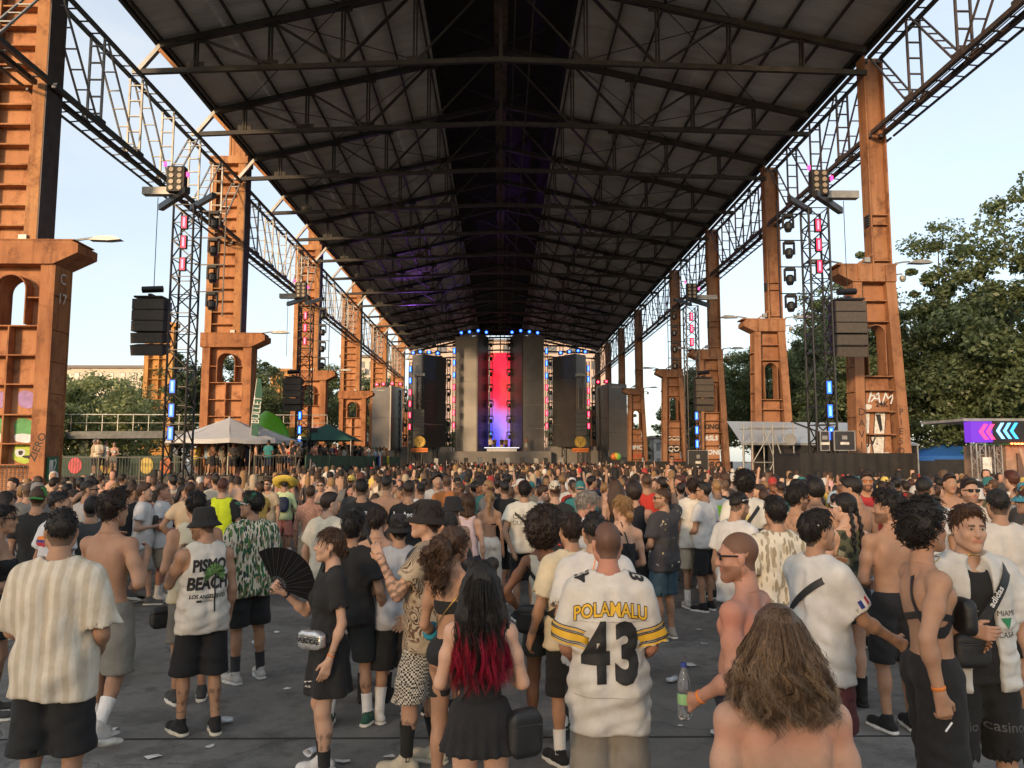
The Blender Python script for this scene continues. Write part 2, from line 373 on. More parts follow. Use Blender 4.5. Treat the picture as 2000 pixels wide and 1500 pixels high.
def left_pillar(Y, mat=M_RUST):
    t = thing('steel_pillar', '', 'pillar', (0, Y, 0)); D = .98; mb = M_RUSTB
    xo, xi, z1 = -16.35, -13.65, 8.25
    for (a, b, nm) in ((xo, xo+.42, 'outer_post'), (xi-.46, xi, 'inner_post')):
        MB().box(a, b, 0, .05, 0, z1).box(a+.04, a+.1, .05, D-.05, 0, z1).box(b-.1, b-.04, .05, D-.05, 0, z1).box(a, b, D-.05, D, 0, z1).build(nm, mb, t)
    xa, xb = xo+.42, xi-.46; xc = (xa+xb)/2-.02
    arch_plate(xa-.03, xb+.03, .2, z1, xc, .5, 6.35, 7.45, .42, .47).build('web_plate', M_RUSTW, t)
    arch_ring(xc, .47, 6.35, 7.45, .02, .92).build('arch_lining', mb, t)
    for z in (6.3, 5.37, 4.45, 3.5, 2.6, 1.95):
        MB().box(xa, xb, .06, .42, z-.02, z+.02).build('stiffener', mb, t)
    for z in (7.2,):
        MB().box(xa, xc-.52, .06, .42, z-.02, z+.02).build('stiffener', mb, t)
        MB().box(xc+.52, xb, .06, .42, z-.02, z+.02).build('stiffener', mb, t)
    for z in (7.3, 6.2, 5.2, 4.2, 3.2, 2.2): MB().box(xi-.1, xi+.012, .06, D-.06, z-.02, z+.02).build('stiffener', mb, t)
    MB().box(xc-.025, xc+.025, .07, .42, 1.95, 6.29).build('centre_rib', mb, t)
    m = MB()                                            # grille at the foot
    for i in range(15): m.box(xa+.03+i*(xb-xa-.08)/14, xa+.045+i*(xb-xa-.08)/14, .02, .035, .1, 1.93)
    for i in range(15): m.box(xa, xb, .036, .05, .15+i*.125, .165+i*.125)
    m.build('foot_grille', M_BROWNST, t)
    MB().prism([(xo-.1, 8.25), (xi-.05, 8.25), (xi+.72, 8.62), (xi+.72, 8.9), (xi+.5, 9.0), (xo-.1, 9.0)], -.1, D+.1).build('corbel', mb, t)
    MB().box(xo-.12, xi+.6, -.12, D+.12, 9.004, 9.04).build('corbel_cap', mb, t)
    # shaft: two flanged posts with ribs between
    so, si, zt_ = -16.3, -14.35, 18.7
    for (a, b) in ((so, so+.36), (si-.4, si)):
        MB().box(a, b, .05, .10, 9.04, zt_).box(a+.03, a+.09, .10, .9, 9.04, zt_).box(a, b, .9, .95, 9.04, zt_).build('shaft_post', mat, t)
    MB().box(so+.3, si-.34, .42, .46, 9.04, zt_).build('shaft_web', M_RUSTW, t)
    z = 9.55
    while z < zt_-.3:
        MB().box(so+.37, si-.41, .10, .41, z-.025, z+.025).build('stiffener', mat, t); z += .67
    MB().box(si+.01, si+.05, .05, .95, 9.04, zt_).build('shaded_shaft_side', M_BROWNST if mat is M_RUST else mat, t)  # inner side in dark brown: shade away from the sun put into the colour
    MB().box(so-.08, si+.12, .0, 1.0, zt_, zt_+.42).build('shaft_cap', mat, t)
    MB().box(-15.25, -14.55, .2, .75, zt_+.42, 20.4).box(-15.35, -15.25, .15, .8, zt_+.42, 20.4).box(-14.55, -14.45, .15, .8, zt_+.42, 20.4).build('head_post', mat, t)
    lamp_arm(t, xi+.55, 9.02, 1)
    MB().box(xi-1.2, xi-.95, -.05, .2, 9.05, 9.2).build('junction_box', M_STEELL, t)
    return t
def right_pillar(Y, mat=M_RUST2):
    t = thing('steel_pillar', '', 'pillar', (0, Y, 0)); D = .8
    xa, xb, zc = 14.1, 15.85, 9.2
    for nm, x0, x1, w in (('inner_post', 14.12, 13.95, .36), ('outer_post', 15.45, 15.85, .4)):
        m = MB().prism([(x1, 0), (x1+w, 0), (x0+w, zc), (x0, zc)], 0, .05)
        m.prism([(x1+.04, 0), (x1+.1, 0), (x0+.1, zc), (x0+.04, zc)], .05, D-.05).prism([(x1, 0), (x1+w, 0), (x0+w, zc), (x0, zc)], D-.05, D)
        m.build(nm, mat, t)
    wl_, wr = 14.44, 15.52; xc = 14.98
    arch_plate(wl_-.06, wr+.02, .2, zc, xc, .36, 5.45, 7.1, .36, .41).build('web_plate', M_RUSTV, t)
    arch_ring(xc, .34, 5.45, 7.1, .02, .75).build('arch_lining', mat, t)
    for z in (8.45, 7.6, 5.4, 4.85, 4.0, 3.1, 2.15): MB().box(wl_, wr+.08, .06, .36, z-.02, z+.02).build('stiffener', mat, t)
    for z in (8.0, 6.9, 5.8, 4.8, 3.8, 2.8): MB().box(14.0, 14.12, .06, D-.06, z-.02, z+.02).build('stiffener', mat, t)
    MB().prism([(14.1, zc), (15.85, zc), (15.85, 9.86), (13.65, 9.86), (13.5, 9.7), (13.5, 9.5)], -.08, D+.08).build('corbel', mat, t)
    MB().box(13.45, 15.9, -.1, D+.1, 9.864, 9.92).build('corbel_cap', mat, t)
    for x in (14.3, 14.9, 15.4): MB().box(x-.02, x+.02, -.16, -.085, 9.25, 9.85).build('corbel_rib', mat, t)
    so, si, z1 = 14.98, 15.78, 18.75
    MB().box(so+.05, si-.05, .3, .35, 9.92, z1).build('shaft_web', mat, t)
    for a, b in ((so, so+.06), (si-.06, si)): MB().box(a, b, .05, .7, 9.92, z1).build('shaft_flange', mat, t)
    for z in (10.1, 11.6, 12.0): MB().box(so+.06, si-.06, .12, .299, z-.02, z+.02).build('stiffener', mat, t)
    m = MB()
    for i in range(5): m.box(so-.08, so-.001, .1, .5, 11.55+i*.1, 11.6+i*.1)
    m.build('insulator', M_STEEL, t)
    MB().beam((14.4, .1, 9.95), (14.98, .1, 10.35), .07).build('brace', mat, t)
    MB().box(14.62, 14.85, -.02, .15, 10.0, 10.2).build('junction_box', M_STEELL, t)
    lamp_arm(t, 15.85, 9.95, 1); lamp_arm(t, 13.7, 9.95, -1)
    MB().tube([(15.95, .3, 9.55), (16.25, .3, 9.6), (16.3, .3, 9.5)], .03, 6).lathe([(.0, .02), (.12, 0), (.13, -.12), (.08, -.22), (0, -.24)], 10, (16.3, .3, 9.5)).build('camera_dome', M_STEELL, t)
    return t
LP = [left_pillar(24)]; LP[0].location.x = -.4
for Y in (42, 60, 78, 96, 114): o = copy_tree(LP[0]); o.location = (0, Y, 0); LP.append(o)
for i, (o, tx) in enumerate(zip(LP, ('largest rusty orange pillar, at the left edge, with bright graffiti at its foot', 'tall rusty orange pillar behind the white parasols', 'rusty orange pillar behind the second hanging loudspeaker on the left', 'rusty orange pillar just left of the outer grey stage tower', 'rusty orange pillar half hidden behind the outer left stage tower', 'farthest rusty pillar on the left, behind the stage towers'))):
    o['label'] = tx; o['group'] = 'rusty pillars along the left of the hall'
RP = [right_pillar(30)]
for Y in (42, 54, 66, 84, 96, 108, 120): o = copy_tree(RP[0]); o.location.y = Y; RP.append(o)
for i, (o, tx) in enumerate(zip(RP, ('nearest rusty pillar on the right, covered in white and black graffiti', 'second rusty pillar on the right, rising behind the white tent roof', 'third rusty pillar on the right, behind a hanging black loudspeaker', 'fourth rusty pillar on the right with black and white graffiti squares', 'fifth rusty pillar on the right, beside the outer grey stage tower', 'sixth pillar on the right, only its shaft showing over the stage tower', 'seventh pillar on the right, only its shaft showing above the stage', 'farthest pillar shaft on the right where the roof ends'))):
    o['label'] = tx; o['group'] = 'rusty pillars along the right of the hall'
# ------------------------------------------------------------------ lattice crane girders
def girder(side, y0, panels, label):
    t = thing('lattice_girder', label, 'girder', (0, y0, 0), group='lattice girders between the pillars')
    X, zlo, zhi = (-14.75, 14.2, 17.55) if side < 0 else (15.38, 15.35, 18.55)
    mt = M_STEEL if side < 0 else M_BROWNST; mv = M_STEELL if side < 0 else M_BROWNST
    L = panels*3-.1; w = .5; sx = (1, 0, 0)
    MB().ladder((X, .1, zhi), (X, L, zhi), w, sx, .13, .75, .07).build('top_chord', mt, t)
    MB().ladder((X, .1, zlo), (X, L, zlo), w, sx, .16, .75, .07).build('bottom_chord', mt, t)
    m = MB().beam((X-.05, .1, zlo+.13), (X-.05, L, zlo+.13), .03, .03).beam((X+.1, .1, zlo+.11), (X+.1, L, zlo+.11), .025, .03)
    m.build('cable_run', M_BLACK, t)
    xo = X+side*.62; m = MB().beam((xo, .1, zlo-.12), (xo, L, zlo-.12), .07)
    for i in range(int(L/.75)): m.beam((X+side*.25, .3+i*.75, zlo-.09), (xo, .3+i*.75, zlo-.12), .05, .03)
    m.build('walkway_frame', mt, t)
    for i in range(panels+1):
        y = min(max(i*3, .35), panels*3-.35)
        if 0 < i < panels:
            MB().ladder((X, y, zlo+.08), (X, y, zhi-.06), w, sx, .075, .55, .09).build('ladder_post', mv, t)
            MB().box(X-.3, X-.262, y-.28, y+.28, zlo-.1, zlo+.22).build('gusset', mt, t)
            MB().box(X+.262, X+.3, y-.28, y+.28, zlo-.1, zlo+.22).build('gusset', mt, t)
        if i < panels:
            a, b = (i*3+.3, i*3+2.8)
            if i < panels/2: A, B = (X, a, zhi-.1), (X, b, zlo+.1)
            else: A, B = (X, a, zlo+.1), (X, b, zhi-.1)
            MB().ladder(A, B, w*.9, sx, .06, .62, .07).build('ladder_diagonal', mv, t)
    return t
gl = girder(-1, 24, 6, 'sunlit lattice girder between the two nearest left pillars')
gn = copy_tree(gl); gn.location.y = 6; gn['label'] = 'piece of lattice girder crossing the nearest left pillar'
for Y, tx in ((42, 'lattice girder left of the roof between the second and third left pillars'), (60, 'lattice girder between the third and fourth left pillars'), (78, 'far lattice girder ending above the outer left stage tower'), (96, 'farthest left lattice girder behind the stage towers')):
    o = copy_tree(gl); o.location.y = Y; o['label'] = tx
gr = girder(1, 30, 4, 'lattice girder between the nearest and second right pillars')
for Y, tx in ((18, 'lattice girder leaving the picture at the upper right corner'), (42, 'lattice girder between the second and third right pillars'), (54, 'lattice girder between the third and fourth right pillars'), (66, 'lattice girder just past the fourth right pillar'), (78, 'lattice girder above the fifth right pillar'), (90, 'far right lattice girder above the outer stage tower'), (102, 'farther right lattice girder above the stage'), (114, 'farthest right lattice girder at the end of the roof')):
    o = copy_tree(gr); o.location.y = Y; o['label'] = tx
# ------------------------------------------------------------------ stage
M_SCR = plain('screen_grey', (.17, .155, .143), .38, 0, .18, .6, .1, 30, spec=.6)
M_SCRD = plain('screen_dark', (.05, .046, .043), .35, 0, .25, .6, spec=.6)  # darker grey for the inward tower faces, their shade put into the colour
M_DRAPE = plain('black_drape', (.022, .021, .021), .9, 0, .35, 1.5, .6, 5, dist=.05)
def strobe(parent, p, mat, core, w=.30, h=.62, rx=0):
    b = MB().box(p[0]-w/2-.04, p[0]+w/2+.04, p[1], p[1]+.16, p[2]-h/2-.04, p[2]+h/2+.04).build('strobe', M_BLACK, parent)
    MB().box(p[0]-w/2, p[0]+w/2, p[1]-.02, p[1]-.003, p[2]-h/2, p[2]+h/2).build('strobe_glow', mat, b)
    MB().box(p[0]-w*.2, p[0]+w*.2, p[1]-.035, p[1]-.022, p[2]-h*.38, p[2]+h*.38).build('strobe_tube', core, b)
def moving_head(parent, p, s=1.):
    x, y, z = p
    b = MB().box(x-.2*s, x+.2*s, y-.15*s, y+.15*s, z+.3*s, z+.42*s).box(x-.27*s, x-.2*s, y-.06*s, y+.06*s, z-.2*s, z+.36*s).box(x+.2*s, x+.27*s, y-.06*s, y+.06*s, z-.2*s, z+.36*s).build('moving_head', M_BLACK, parent)
    MB().lathe([(0, -.34), (.13, -.34), (.19, -.2), (.19, .05), (.12, .14), (0, .15)], 12, (0, 0, 0)).build('lamp_head', M_BLACKG, b).location = (x, y, z-.05*s)
def lattice(parent, x, y, z0, z1, w, mat=M_BLACKG, leg=.05, br=.032, name='truss_mast', step=None):
    m = MB(); h = w/2
    for sx in (-h, h):
        for sy in (-h, h): m.tube([(x+sx, y+sy, z0), (x+sx, y+sy, z1)], leg, 6)
    st = step or w*.95; n = max(1, int((z1-z0)/st)); st = (z1-z0)/n
    for i in range(n):
        a, b = z0+i*st, z0+(i+1)*st; f = i % 2
        for (p, q) in (((-h, -h), (h, -h)), ((h, -h), (h, h)), ((h, h), (-h, h)), ((-h, h), (-h, -h))):
            p, q = (p, q) if f else (q, p)
            m.tube([(x+p[0], y+p[1], a), (x+q[0], y+q[1], b)], br, 4, False)
            m.tube([(x+p[0], y+p[1], b), (x+q[0], y+q[1], b)], br*.8, 4, False)
    return m.build(name, mat, parent)
YS = 94.
def X_(px, Y): return W(px, 897, Y).x
def Z_(py, Y, px=977): return W(px, py, Y).z
stage = thing('stage', 'wide dark grey stage front with a low deck for the performers', 'stage', (0, 0, 0))
ZD = 3.05
MB().box(X_(881, YS), X_(1074, YS), YS-2.5, YS+14, 0, ZD).build('deck_block', M_SCR, stage)
MB().box(X_(760, YS), X_(881, YS)-.01, YS-1.2, YS+14, 0, 3.6).build('wing_block', M_SCR, stage)
MB().box(X_(1074, YS)+.01, X_(1224, YS), YS-1.2, YS+14, 0, 3.65).build('wing_block', M_SCR, stage)
MB().box(X_(946, YS), X_(1014, YS), YS-.6, YS+.6, ZD+.40, ZD+.52).box(X_(946, YS)+.3, X_(1014, YS)-.3, YS-.4, YS+.5, ZD+.01, ZD+.39).build('performer_table', plain('pale_table', (.5, .5, .52), .5), stage)
MB().box(X_(946, YS), X_(1014, YS), YS-.62, YS-.602, ZD+.42, ZD+.50).build('table_light_strip', emat('strip_white', (.8, .85, 1), .6), stage)
def tower(label, faces, top_lights, mat_l):
    """faces: (px0, px1, top, bottom, y near left, y near right, material)"""
    xs = [f[0] for f in faces]+[f[1] for f in faces]; cx = X_((min(xs)+max(xs))/2, YS)
    t = thing('screen_tower', label, 'stage tower', (cx, YS, 0), group='grey towers across the stage')
    for (a, b, tp, bt, ya, yb, mt) in faces:
        xa, xb = X_(a, ya), X_(b, yb); z0, z1 = Z_(bt, (ya+yb)/2), Z_(tp, (ya+yb)/2)
        d = Vector((xb-xa, yb-ya, 0)).normalized(); n = Vector((-d.y, d.x, 0))*.25
        P = [Vector((xa, ya, 0)), Vector((xb, yb, 0)), Vector((xb, yb, 0))+n, Vector((xa, ya, 0))+n]
        off = Vector((cx, YS, 0)); rows = max(1, int((z1-z0)/2.6)); hh = (z1-z0)/rows
        for i in range(rows):           # stacked screen panels with hairline joints
            v = [(p-off)+Vector((0, 0, z0+i*hh+.012)) for p in P]+[(p-off)+Vector((0, 0, z0+(i+1)*hh-.012)) for p in P]
            MB().add(v, [(0, 3, 2, 1), (4, 5, 6, 7), (0, 1, 5, 4), (1, 2, 6, 5), (2, 3, 7, 6), (3, 0, 4, 7)]).build('screen_panel', mt, t)
        xm, ym = (xa+xb)/2-cx, (ya+yb)/2+1.1-YS
        lattice(t, xm, ym, 0, z1-.3, .5, step=1.2)
    a, b = faces[0], faces[1]                   # lit post at the fold
    xf, yf = X_(a[1], a[5])-cx, a[5]-YS+.2
    MB().ladder((xf+.08, yf, Z_(a[3], a[5])), (xf+.08, yf, Z_(a[2], a[5])), .16, (1, 0, 0), .05, .45).build('fold_post', M_STEELL, t)
    for (px, py) in top_lights:
        p = W(px, py, YS+.5)-Vector((cx, YS, 0))
        l = MB().box(p.x-.32, p.x+.32, p.y, p.y+.3, p.z-.22, p.z+.2).build('top_light', M_BLACK, t)
        MB().lathe([(0, 0), (.19, 0), (.19, .05), (0, .05)], 12, (0, 0, 0)).build('lamp_glow', mat_l, l).matrix_local = Matrix.Translation((p.x, p.y-.02, p.z)) @ Matrix.Rotation(R(90), 4, 'X')
        MB().lathe([(0, 0), (.10, 0), (.10, .03), (0, .03)], 12, (0, 0, 0)).build('lamp_core', E_COREB if mat_l is E_BLUE else E_CORE, l).matrix_local = Matrix.Translation((p.x, p.y-.06, p.z)) @ Matrix.Rotation(R(90), 4, 'X')
    return t
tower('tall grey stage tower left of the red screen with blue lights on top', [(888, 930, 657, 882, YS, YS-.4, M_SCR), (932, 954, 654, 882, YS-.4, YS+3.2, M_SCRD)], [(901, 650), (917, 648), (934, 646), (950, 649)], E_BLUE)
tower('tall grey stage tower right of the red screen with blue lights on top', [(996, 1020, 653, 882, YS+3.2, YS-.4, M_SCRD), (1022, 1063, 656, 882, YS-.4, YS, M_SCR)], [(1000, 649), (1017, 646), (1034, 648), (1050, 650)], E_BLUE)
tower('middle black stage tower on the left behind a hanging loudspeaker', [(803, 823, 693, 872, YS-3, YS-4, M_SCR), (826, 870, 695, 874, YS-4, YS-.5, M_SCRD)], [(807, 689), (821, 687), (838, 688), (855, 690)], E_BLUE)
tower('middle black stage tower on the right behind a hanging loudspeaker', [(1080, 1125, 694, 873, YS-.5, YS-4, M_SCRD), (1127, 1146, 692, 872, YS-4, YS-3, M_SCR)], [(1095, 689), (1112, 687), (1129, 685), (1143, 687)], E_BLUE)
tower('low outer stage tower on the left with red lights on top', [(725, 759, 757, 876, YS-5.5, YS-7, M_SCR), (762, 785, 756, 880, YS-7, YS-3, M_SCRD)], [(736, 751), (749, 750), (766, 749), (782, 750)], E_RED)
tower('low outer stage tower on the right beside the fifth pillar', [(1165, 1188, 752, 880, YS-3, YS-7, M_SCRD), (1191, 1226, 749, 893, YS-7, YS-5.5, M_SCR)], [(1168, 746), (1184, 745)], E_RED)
# centre screen
def screen_mat():
    m, nt, b = _new('screen_image'); b.inputs['Base Color'].default_value = (.02, .02, .02, 1)
    p = pos(nt, (1, 1, 1), False); sx = N(nt, 'ShaderNodeSeparateXYZ'); nt.links.new(p, sx.inputs[0])
    n1 = N(nt, 'ShaderNodeTexNoise', Scale=.22, Detail=2.0); nt.links.new(p, n1.inputs['Vector'])
    def ma(op, a, bb):
        n = N(nt, 'ShaderNodeMath', operation=op)
        for i, x in ((0, a), (1, bb)):
            if hasattr(x, 'is_output'): nt.links.new(x, n.inputs[i])
            else: n.inputs[i].default_value = x
        return n.outputs[0]
    zz = ma('ADD', ma('DIVIDE', sx.outputs[2], 11.6), ma('ADD', ma('MULTIPLY', sx.outputs[0], .07), ma('MULTIPLY', ma('SUBTRACT', n1.outputs[0], .5), .55)))
    c = ramp(nt, zz, [(.02, (.05, .06, .75)), (.22, (.28, .16, .85)), (.40, (.45, .12, .40)), (.52, (.75, .02, .06)), (.80, (.95, .015, .03)), (.90, (.85, .02, .05))])
    n2 = N(nt, 'ShaderNodeTexNoise', Scale=.33, Detail=1.0); nt.links.new(pos(nt, (1, 1, .5), False), n2.inputs['Vector'])
    c = mixc(nt, ramp(nt, n2.outputs[0], [(.61, (0, 0, 0)), (.64, (.8, .8, .8))]), c, (.10, .45, .85))
    c = mixc(nt, ramp(nt, n2.outputs[0], [(.30, (.8, .8, .8)), (.40, (0, 0, 0))]), c, (.95, .10, .05))
    nt.links.new(c, b.inputs['Emission Color']); b.inputs['Emission Strength'].default_value = .75; return m
YC = YS+4.2
scr = MB().box(X_(957, YC), X_(996, YC), YC, YC+.2, 0, Z_(689, YC)-Z_(872, YC)).build('centre_screen', screen_mat()); scr.location.z = Z_(872, YC)
tag(scr, 'glowing tall screen showing red over violet between the central towers', 'screen')
# masts with strobes and moving heads in the gaps
def mast(px, Y, ys_blue, ys_red, heads, label, hx=0):
    x = X_(px, Y); t = thing('light_mast', label, 'light mast', (x, Y, 0), group='light masts in the stage gaps')
    lattice(t, 0, 0, 0, Z_(min(ys_blue+ys_red+heads)-14, Y), .34, leg=.035, br=.02, step=.55)
    for y in ys_blue: strobe(t, (0, -.35, Z_(y, Y)), E_BLUE, E_COREB, .24, .62)
    for y in ys_red: strobe(t, (0, -.35, Z_(y, Y)), E_RED, E_CORE, .26, .66)
    for y in heads: moving_head(t, (hx, -.3, Z_(y, Y)), 1.25)
mast(886, YS-1.5, [686, 709, 733], [757, 781, 806, 831], [], 'mast of blue and red strobes left of the tall central towers')
mast(1068, YS-1.5, [686, 710, 734], [757, 782, 807, 832], [], 'mast of blue and red strobes right of the tall central towers')
mast(800, YS-4.5, [722, 744], [767, 789, 811, 834], [], 'mast of strobes beside the middle left stage tower')
mast(1150, YS-4.5, [720, 741], [763, 786, 809, 832], [], 'mast of strobes beside the middle right stage tower')
mast(875, YS+2, [], [], [711, 740, 768, 798, 826, 856], 'mast of dark moving lamps left of the central towers')
mast(1076, YS+2, [], [], [709, 737, 765, 794, 822, 854], 'mast of dark moving lamps right of the central towers')
mast(958.5, YS+3, [], [], [672, 699, 729, 759, 790, 820, 851], 'mast of dark moving lamps at the left edge of the red screen')
mast(994, YS+3, [], [], [672, 699, 729, 759, 790, 820, 851], 'mast of dark moving lamps at the right edge of the red screen')
mast(790, YS+1, [], [], [769, 798, 828, 857], 'mast of dark moving lamps beside the outer left tower')
mast(1161, YS+1, [], [], [765, 795, 823, 852], 'mast of dark moving lamps beside the outer right tower')
# small hanging arrays in front of the middle towers
for px, lb in ((817, 'dark loudspeaker column hanging before the middle left stage tower'), (1136, 'dark loudspeaker column hanging before the middle right stage tower')):
    Y = YS-6; x = X_(px, Y); t = thing('speaker_column', lb, 'loudspeaker', (x, Y, 0), group='hanging loudspeakers at the stage')
    lattice(t, 0, .3, Z_(798, Y), Z_(735, Y), .55, step=.7)
    MB().box(-.6, .6, -.1, .9, Z_(735, Y), Z_(729, Y)).build('hoist_frame', M_STEELL, t)
    z0, z1 = Z_(850, Y), Z_(800, Y)
    for i in range(6): MB().box(-.62, .62, -.3, .4, z0+(z1-z0)*i/6+.015, z0+(z1-z0)*(i+1)/6-.015).build('speaker_cabinet', M_SCRD, t)
M_GOLD, M_ORANGE = plain('gold_sign', (.55, .36, .07), .5, .2, .2, 2), plain('orange_sign', (.75, .20, .03), .55, 0, .1)
M_GOLDD = plain('dark_gold', (.20, .12, .02), .6)
for px, lb in ((819, 'round gold stag emblem over an orange sign, left of the stage'), (1134, 'round gold stag emblem over an orange sign, right of the stage')):
    Y = YS-8; x = X_(px, Y); t = thing('stag_sign', lb, 'sign', (x, Y, 0), group='gold emblem signs before the stage'); zc = Z_(863, Y)
    def disc(nm, r0, r1, y0, y1, mt):
        n = 28; m = MB()
        for i in range(n):
            a, b = 2*math.pi*i/n, 2*math.pi*(i+1)/n
            m.prism([(r0*math.cos(a), zc+r0*math.sin(a)), (r1*math.cos(a), zc+r1*math.sin(a)), (r1*math.cos(b), zc+r1*math.sin(b)), (r0*math.cos(b), zc+r0*math.sin(b))][::-1], y0, y1)
        return m.build(nm, mt, t)
    disc('emblem_disc', .01, .64, 0, .1, M_GOLD); disc('emblem_rim', .55, .585, -.02, .0, M_GOLDD)
    st = MB()                           # stag head with antlers and a small cross
    st.prism([(-.09, zc-.05), (.09, zc-.05), (.05, zc-.42), (0, zc-.47), (-.05, zc-.42)], -.03, -.004)
    for s in (-1, 1):
        q = [(s*.06, zc-.06), (s*.16, zc+.02), (s*.28, zc+.12), (s*.30, zc+.28), (s*.24, zc+.42)]
        for a, b in zip(q[:-1], q[1:]): st.beam((a[0], -.02, a[1]), (b[0], -.02, b[1]), .03, .05, (0, 1, 0))
        for k, e in ((1, (s*.14, zc+.18)), (2, (s*.20, zc+.26)), (3, (s*.40, zc+.34))): st.beam((q[k][0], -.02, q[k][1]), (e[0], -.02, e[1]), .03, .04, (0, 1, 0))
        st.beam((s*.08, -.02, zc-.10), (s*.22, -.02, zc-.06), .03, .06, (0, 1, 0))
    st.box(-.02, .02, -.03, -.005, zc+.08, zc+.36).box(-.09, .09, -.032, -.006, zc+.22, zc+.26)
    st.build('stag_emblem', M_GOLDD, t)
    MB().box(-.92, .92, -.05, .15, Z_(883, Y), Z_(875, Y)).build('name_board', M_ORANGE, t)
    lettering('board_lettering', 'Jägermeister', .36, plain('sign_brown', (.12, .03, .01), .6), t, (0, -.056, Z_(879, Y)-.0))
    lattice(t, 0, .1, 0, Z_(883.5, Y), .6, step=.8, name='sign_truss')
for i, px in enumerate((852, 910, 937, 965, 991, 1020, 1047, 1066, 1096)):   # low front-fill stacks at the barrier
    Y = YS-10; x = X_(px, Y); z = Z_(895-(i % 3), Y); t = thing('front_fill', f'small speaker stack at the stage barrier, {ORD[i]} from the left', 'loudspeaker', (x, Y, 0), group='speaker stacks at the stage barrier')
    for k in range(3): MB().box(-.22, .22, -.2, .2, z-1.5+k*.5+.01, z-1.5+(k+1)*.5-.01).build('speaker_cabinet', M_STEELL if i % 2 == 0 else M_BLACK, t)
    MB().box(-.2, .2, -.18, .18, 0, z-1.5).build('speaker_base', M_BLACK, t)
# purple wash on the roof from the left of the stage
for (x, y, z, tx, ty, tz, c, e) in ((-9.5, 82, 16.0, -6.0, 66, 19.8, (.45, .12, 1), 1100), (-5, 90, 17.8, -6, 80, 20, (.2, .2, 1), 250)):
    ld = bpy.data.lights.new('wash_lamp', 'SPOT'); ld.energy = e; ld.color = c; ld.spot_size = R(62); ld.spot_blend = .6; ld.shadow_soft_size = .2
    lo = bpy.data.objects.new('wash_lamp', ld); COL.objects.link(lo); lo.location = (x, y, z)
    lo.rotation_euler = (Vector((tx, ty, tz))-Vector((x, y, z))).to_track_quat('-Z', 'Y').to_euler()
# ------------------------------------------------------------------ delay towers with hanging arrays
M_CAB, M_CABF = plain('cabinet_black', (.028, .026, .024), .55, 0, .2, 8), plain('grille_brown', (.070, .058, .048), .6, 0, .25, 12, .3, 120)
M_CASE = plain('flight_case', (.03, .03, .032), .5, 0, .2)
def line_array(label, X, Y, z_top, n, side, w=1.5, h=.52):
    t = thing('line_array', label, 'loudspeaker', (X, Y, 0), group='hanging loudspeaker arrays')
    z = z_top; tilt = 0.; y = 0.
    for i in range(n):
        if i >= n-2: tilt += .13
        c, s = math.cos(tilt), math.sin(tilt)
        cab = MB().prism([(-.42, -h/2+.012), (.42, -h/2+.05), (.42, h/2-.05), (-.42, h/2-.012)], -w/2, w/2, 'yz').build('speaker_cabinet', M_CAB, t)
        cab.location = (0, y, z-h/2); cab.rotation_euler = (tilt, 0, 0)
        MB().box(-w/2+.03, w/2-.03, -.44, -.425, -h/2+.03, h/2-.03).build('speaker_grille', M_CABF, cab)
        for sx in (-1, 1): MB().box(sx*(w/2+.006)-.006, sx*(w/2+.006)+.006, .1, .3, -.12, .12).build('side_rigging', M_BLACKG, cab)
        z -= h*c; y += h*s*.5
    MB().box(-w/2+.1, w/2-.1, -.5, .5, z_top+.04, z_top+.12).box(-.08, .08, -.3, .5, z_top+.12, z_top+.26).build('flying_frame', M_BLACKG, t)
    MB().tube([(-.45, -.1, z_top+.48), (.45, .05, z_top+.55)], .16, 10).build('chain_hoist', M_BLACKG, t)
    return t
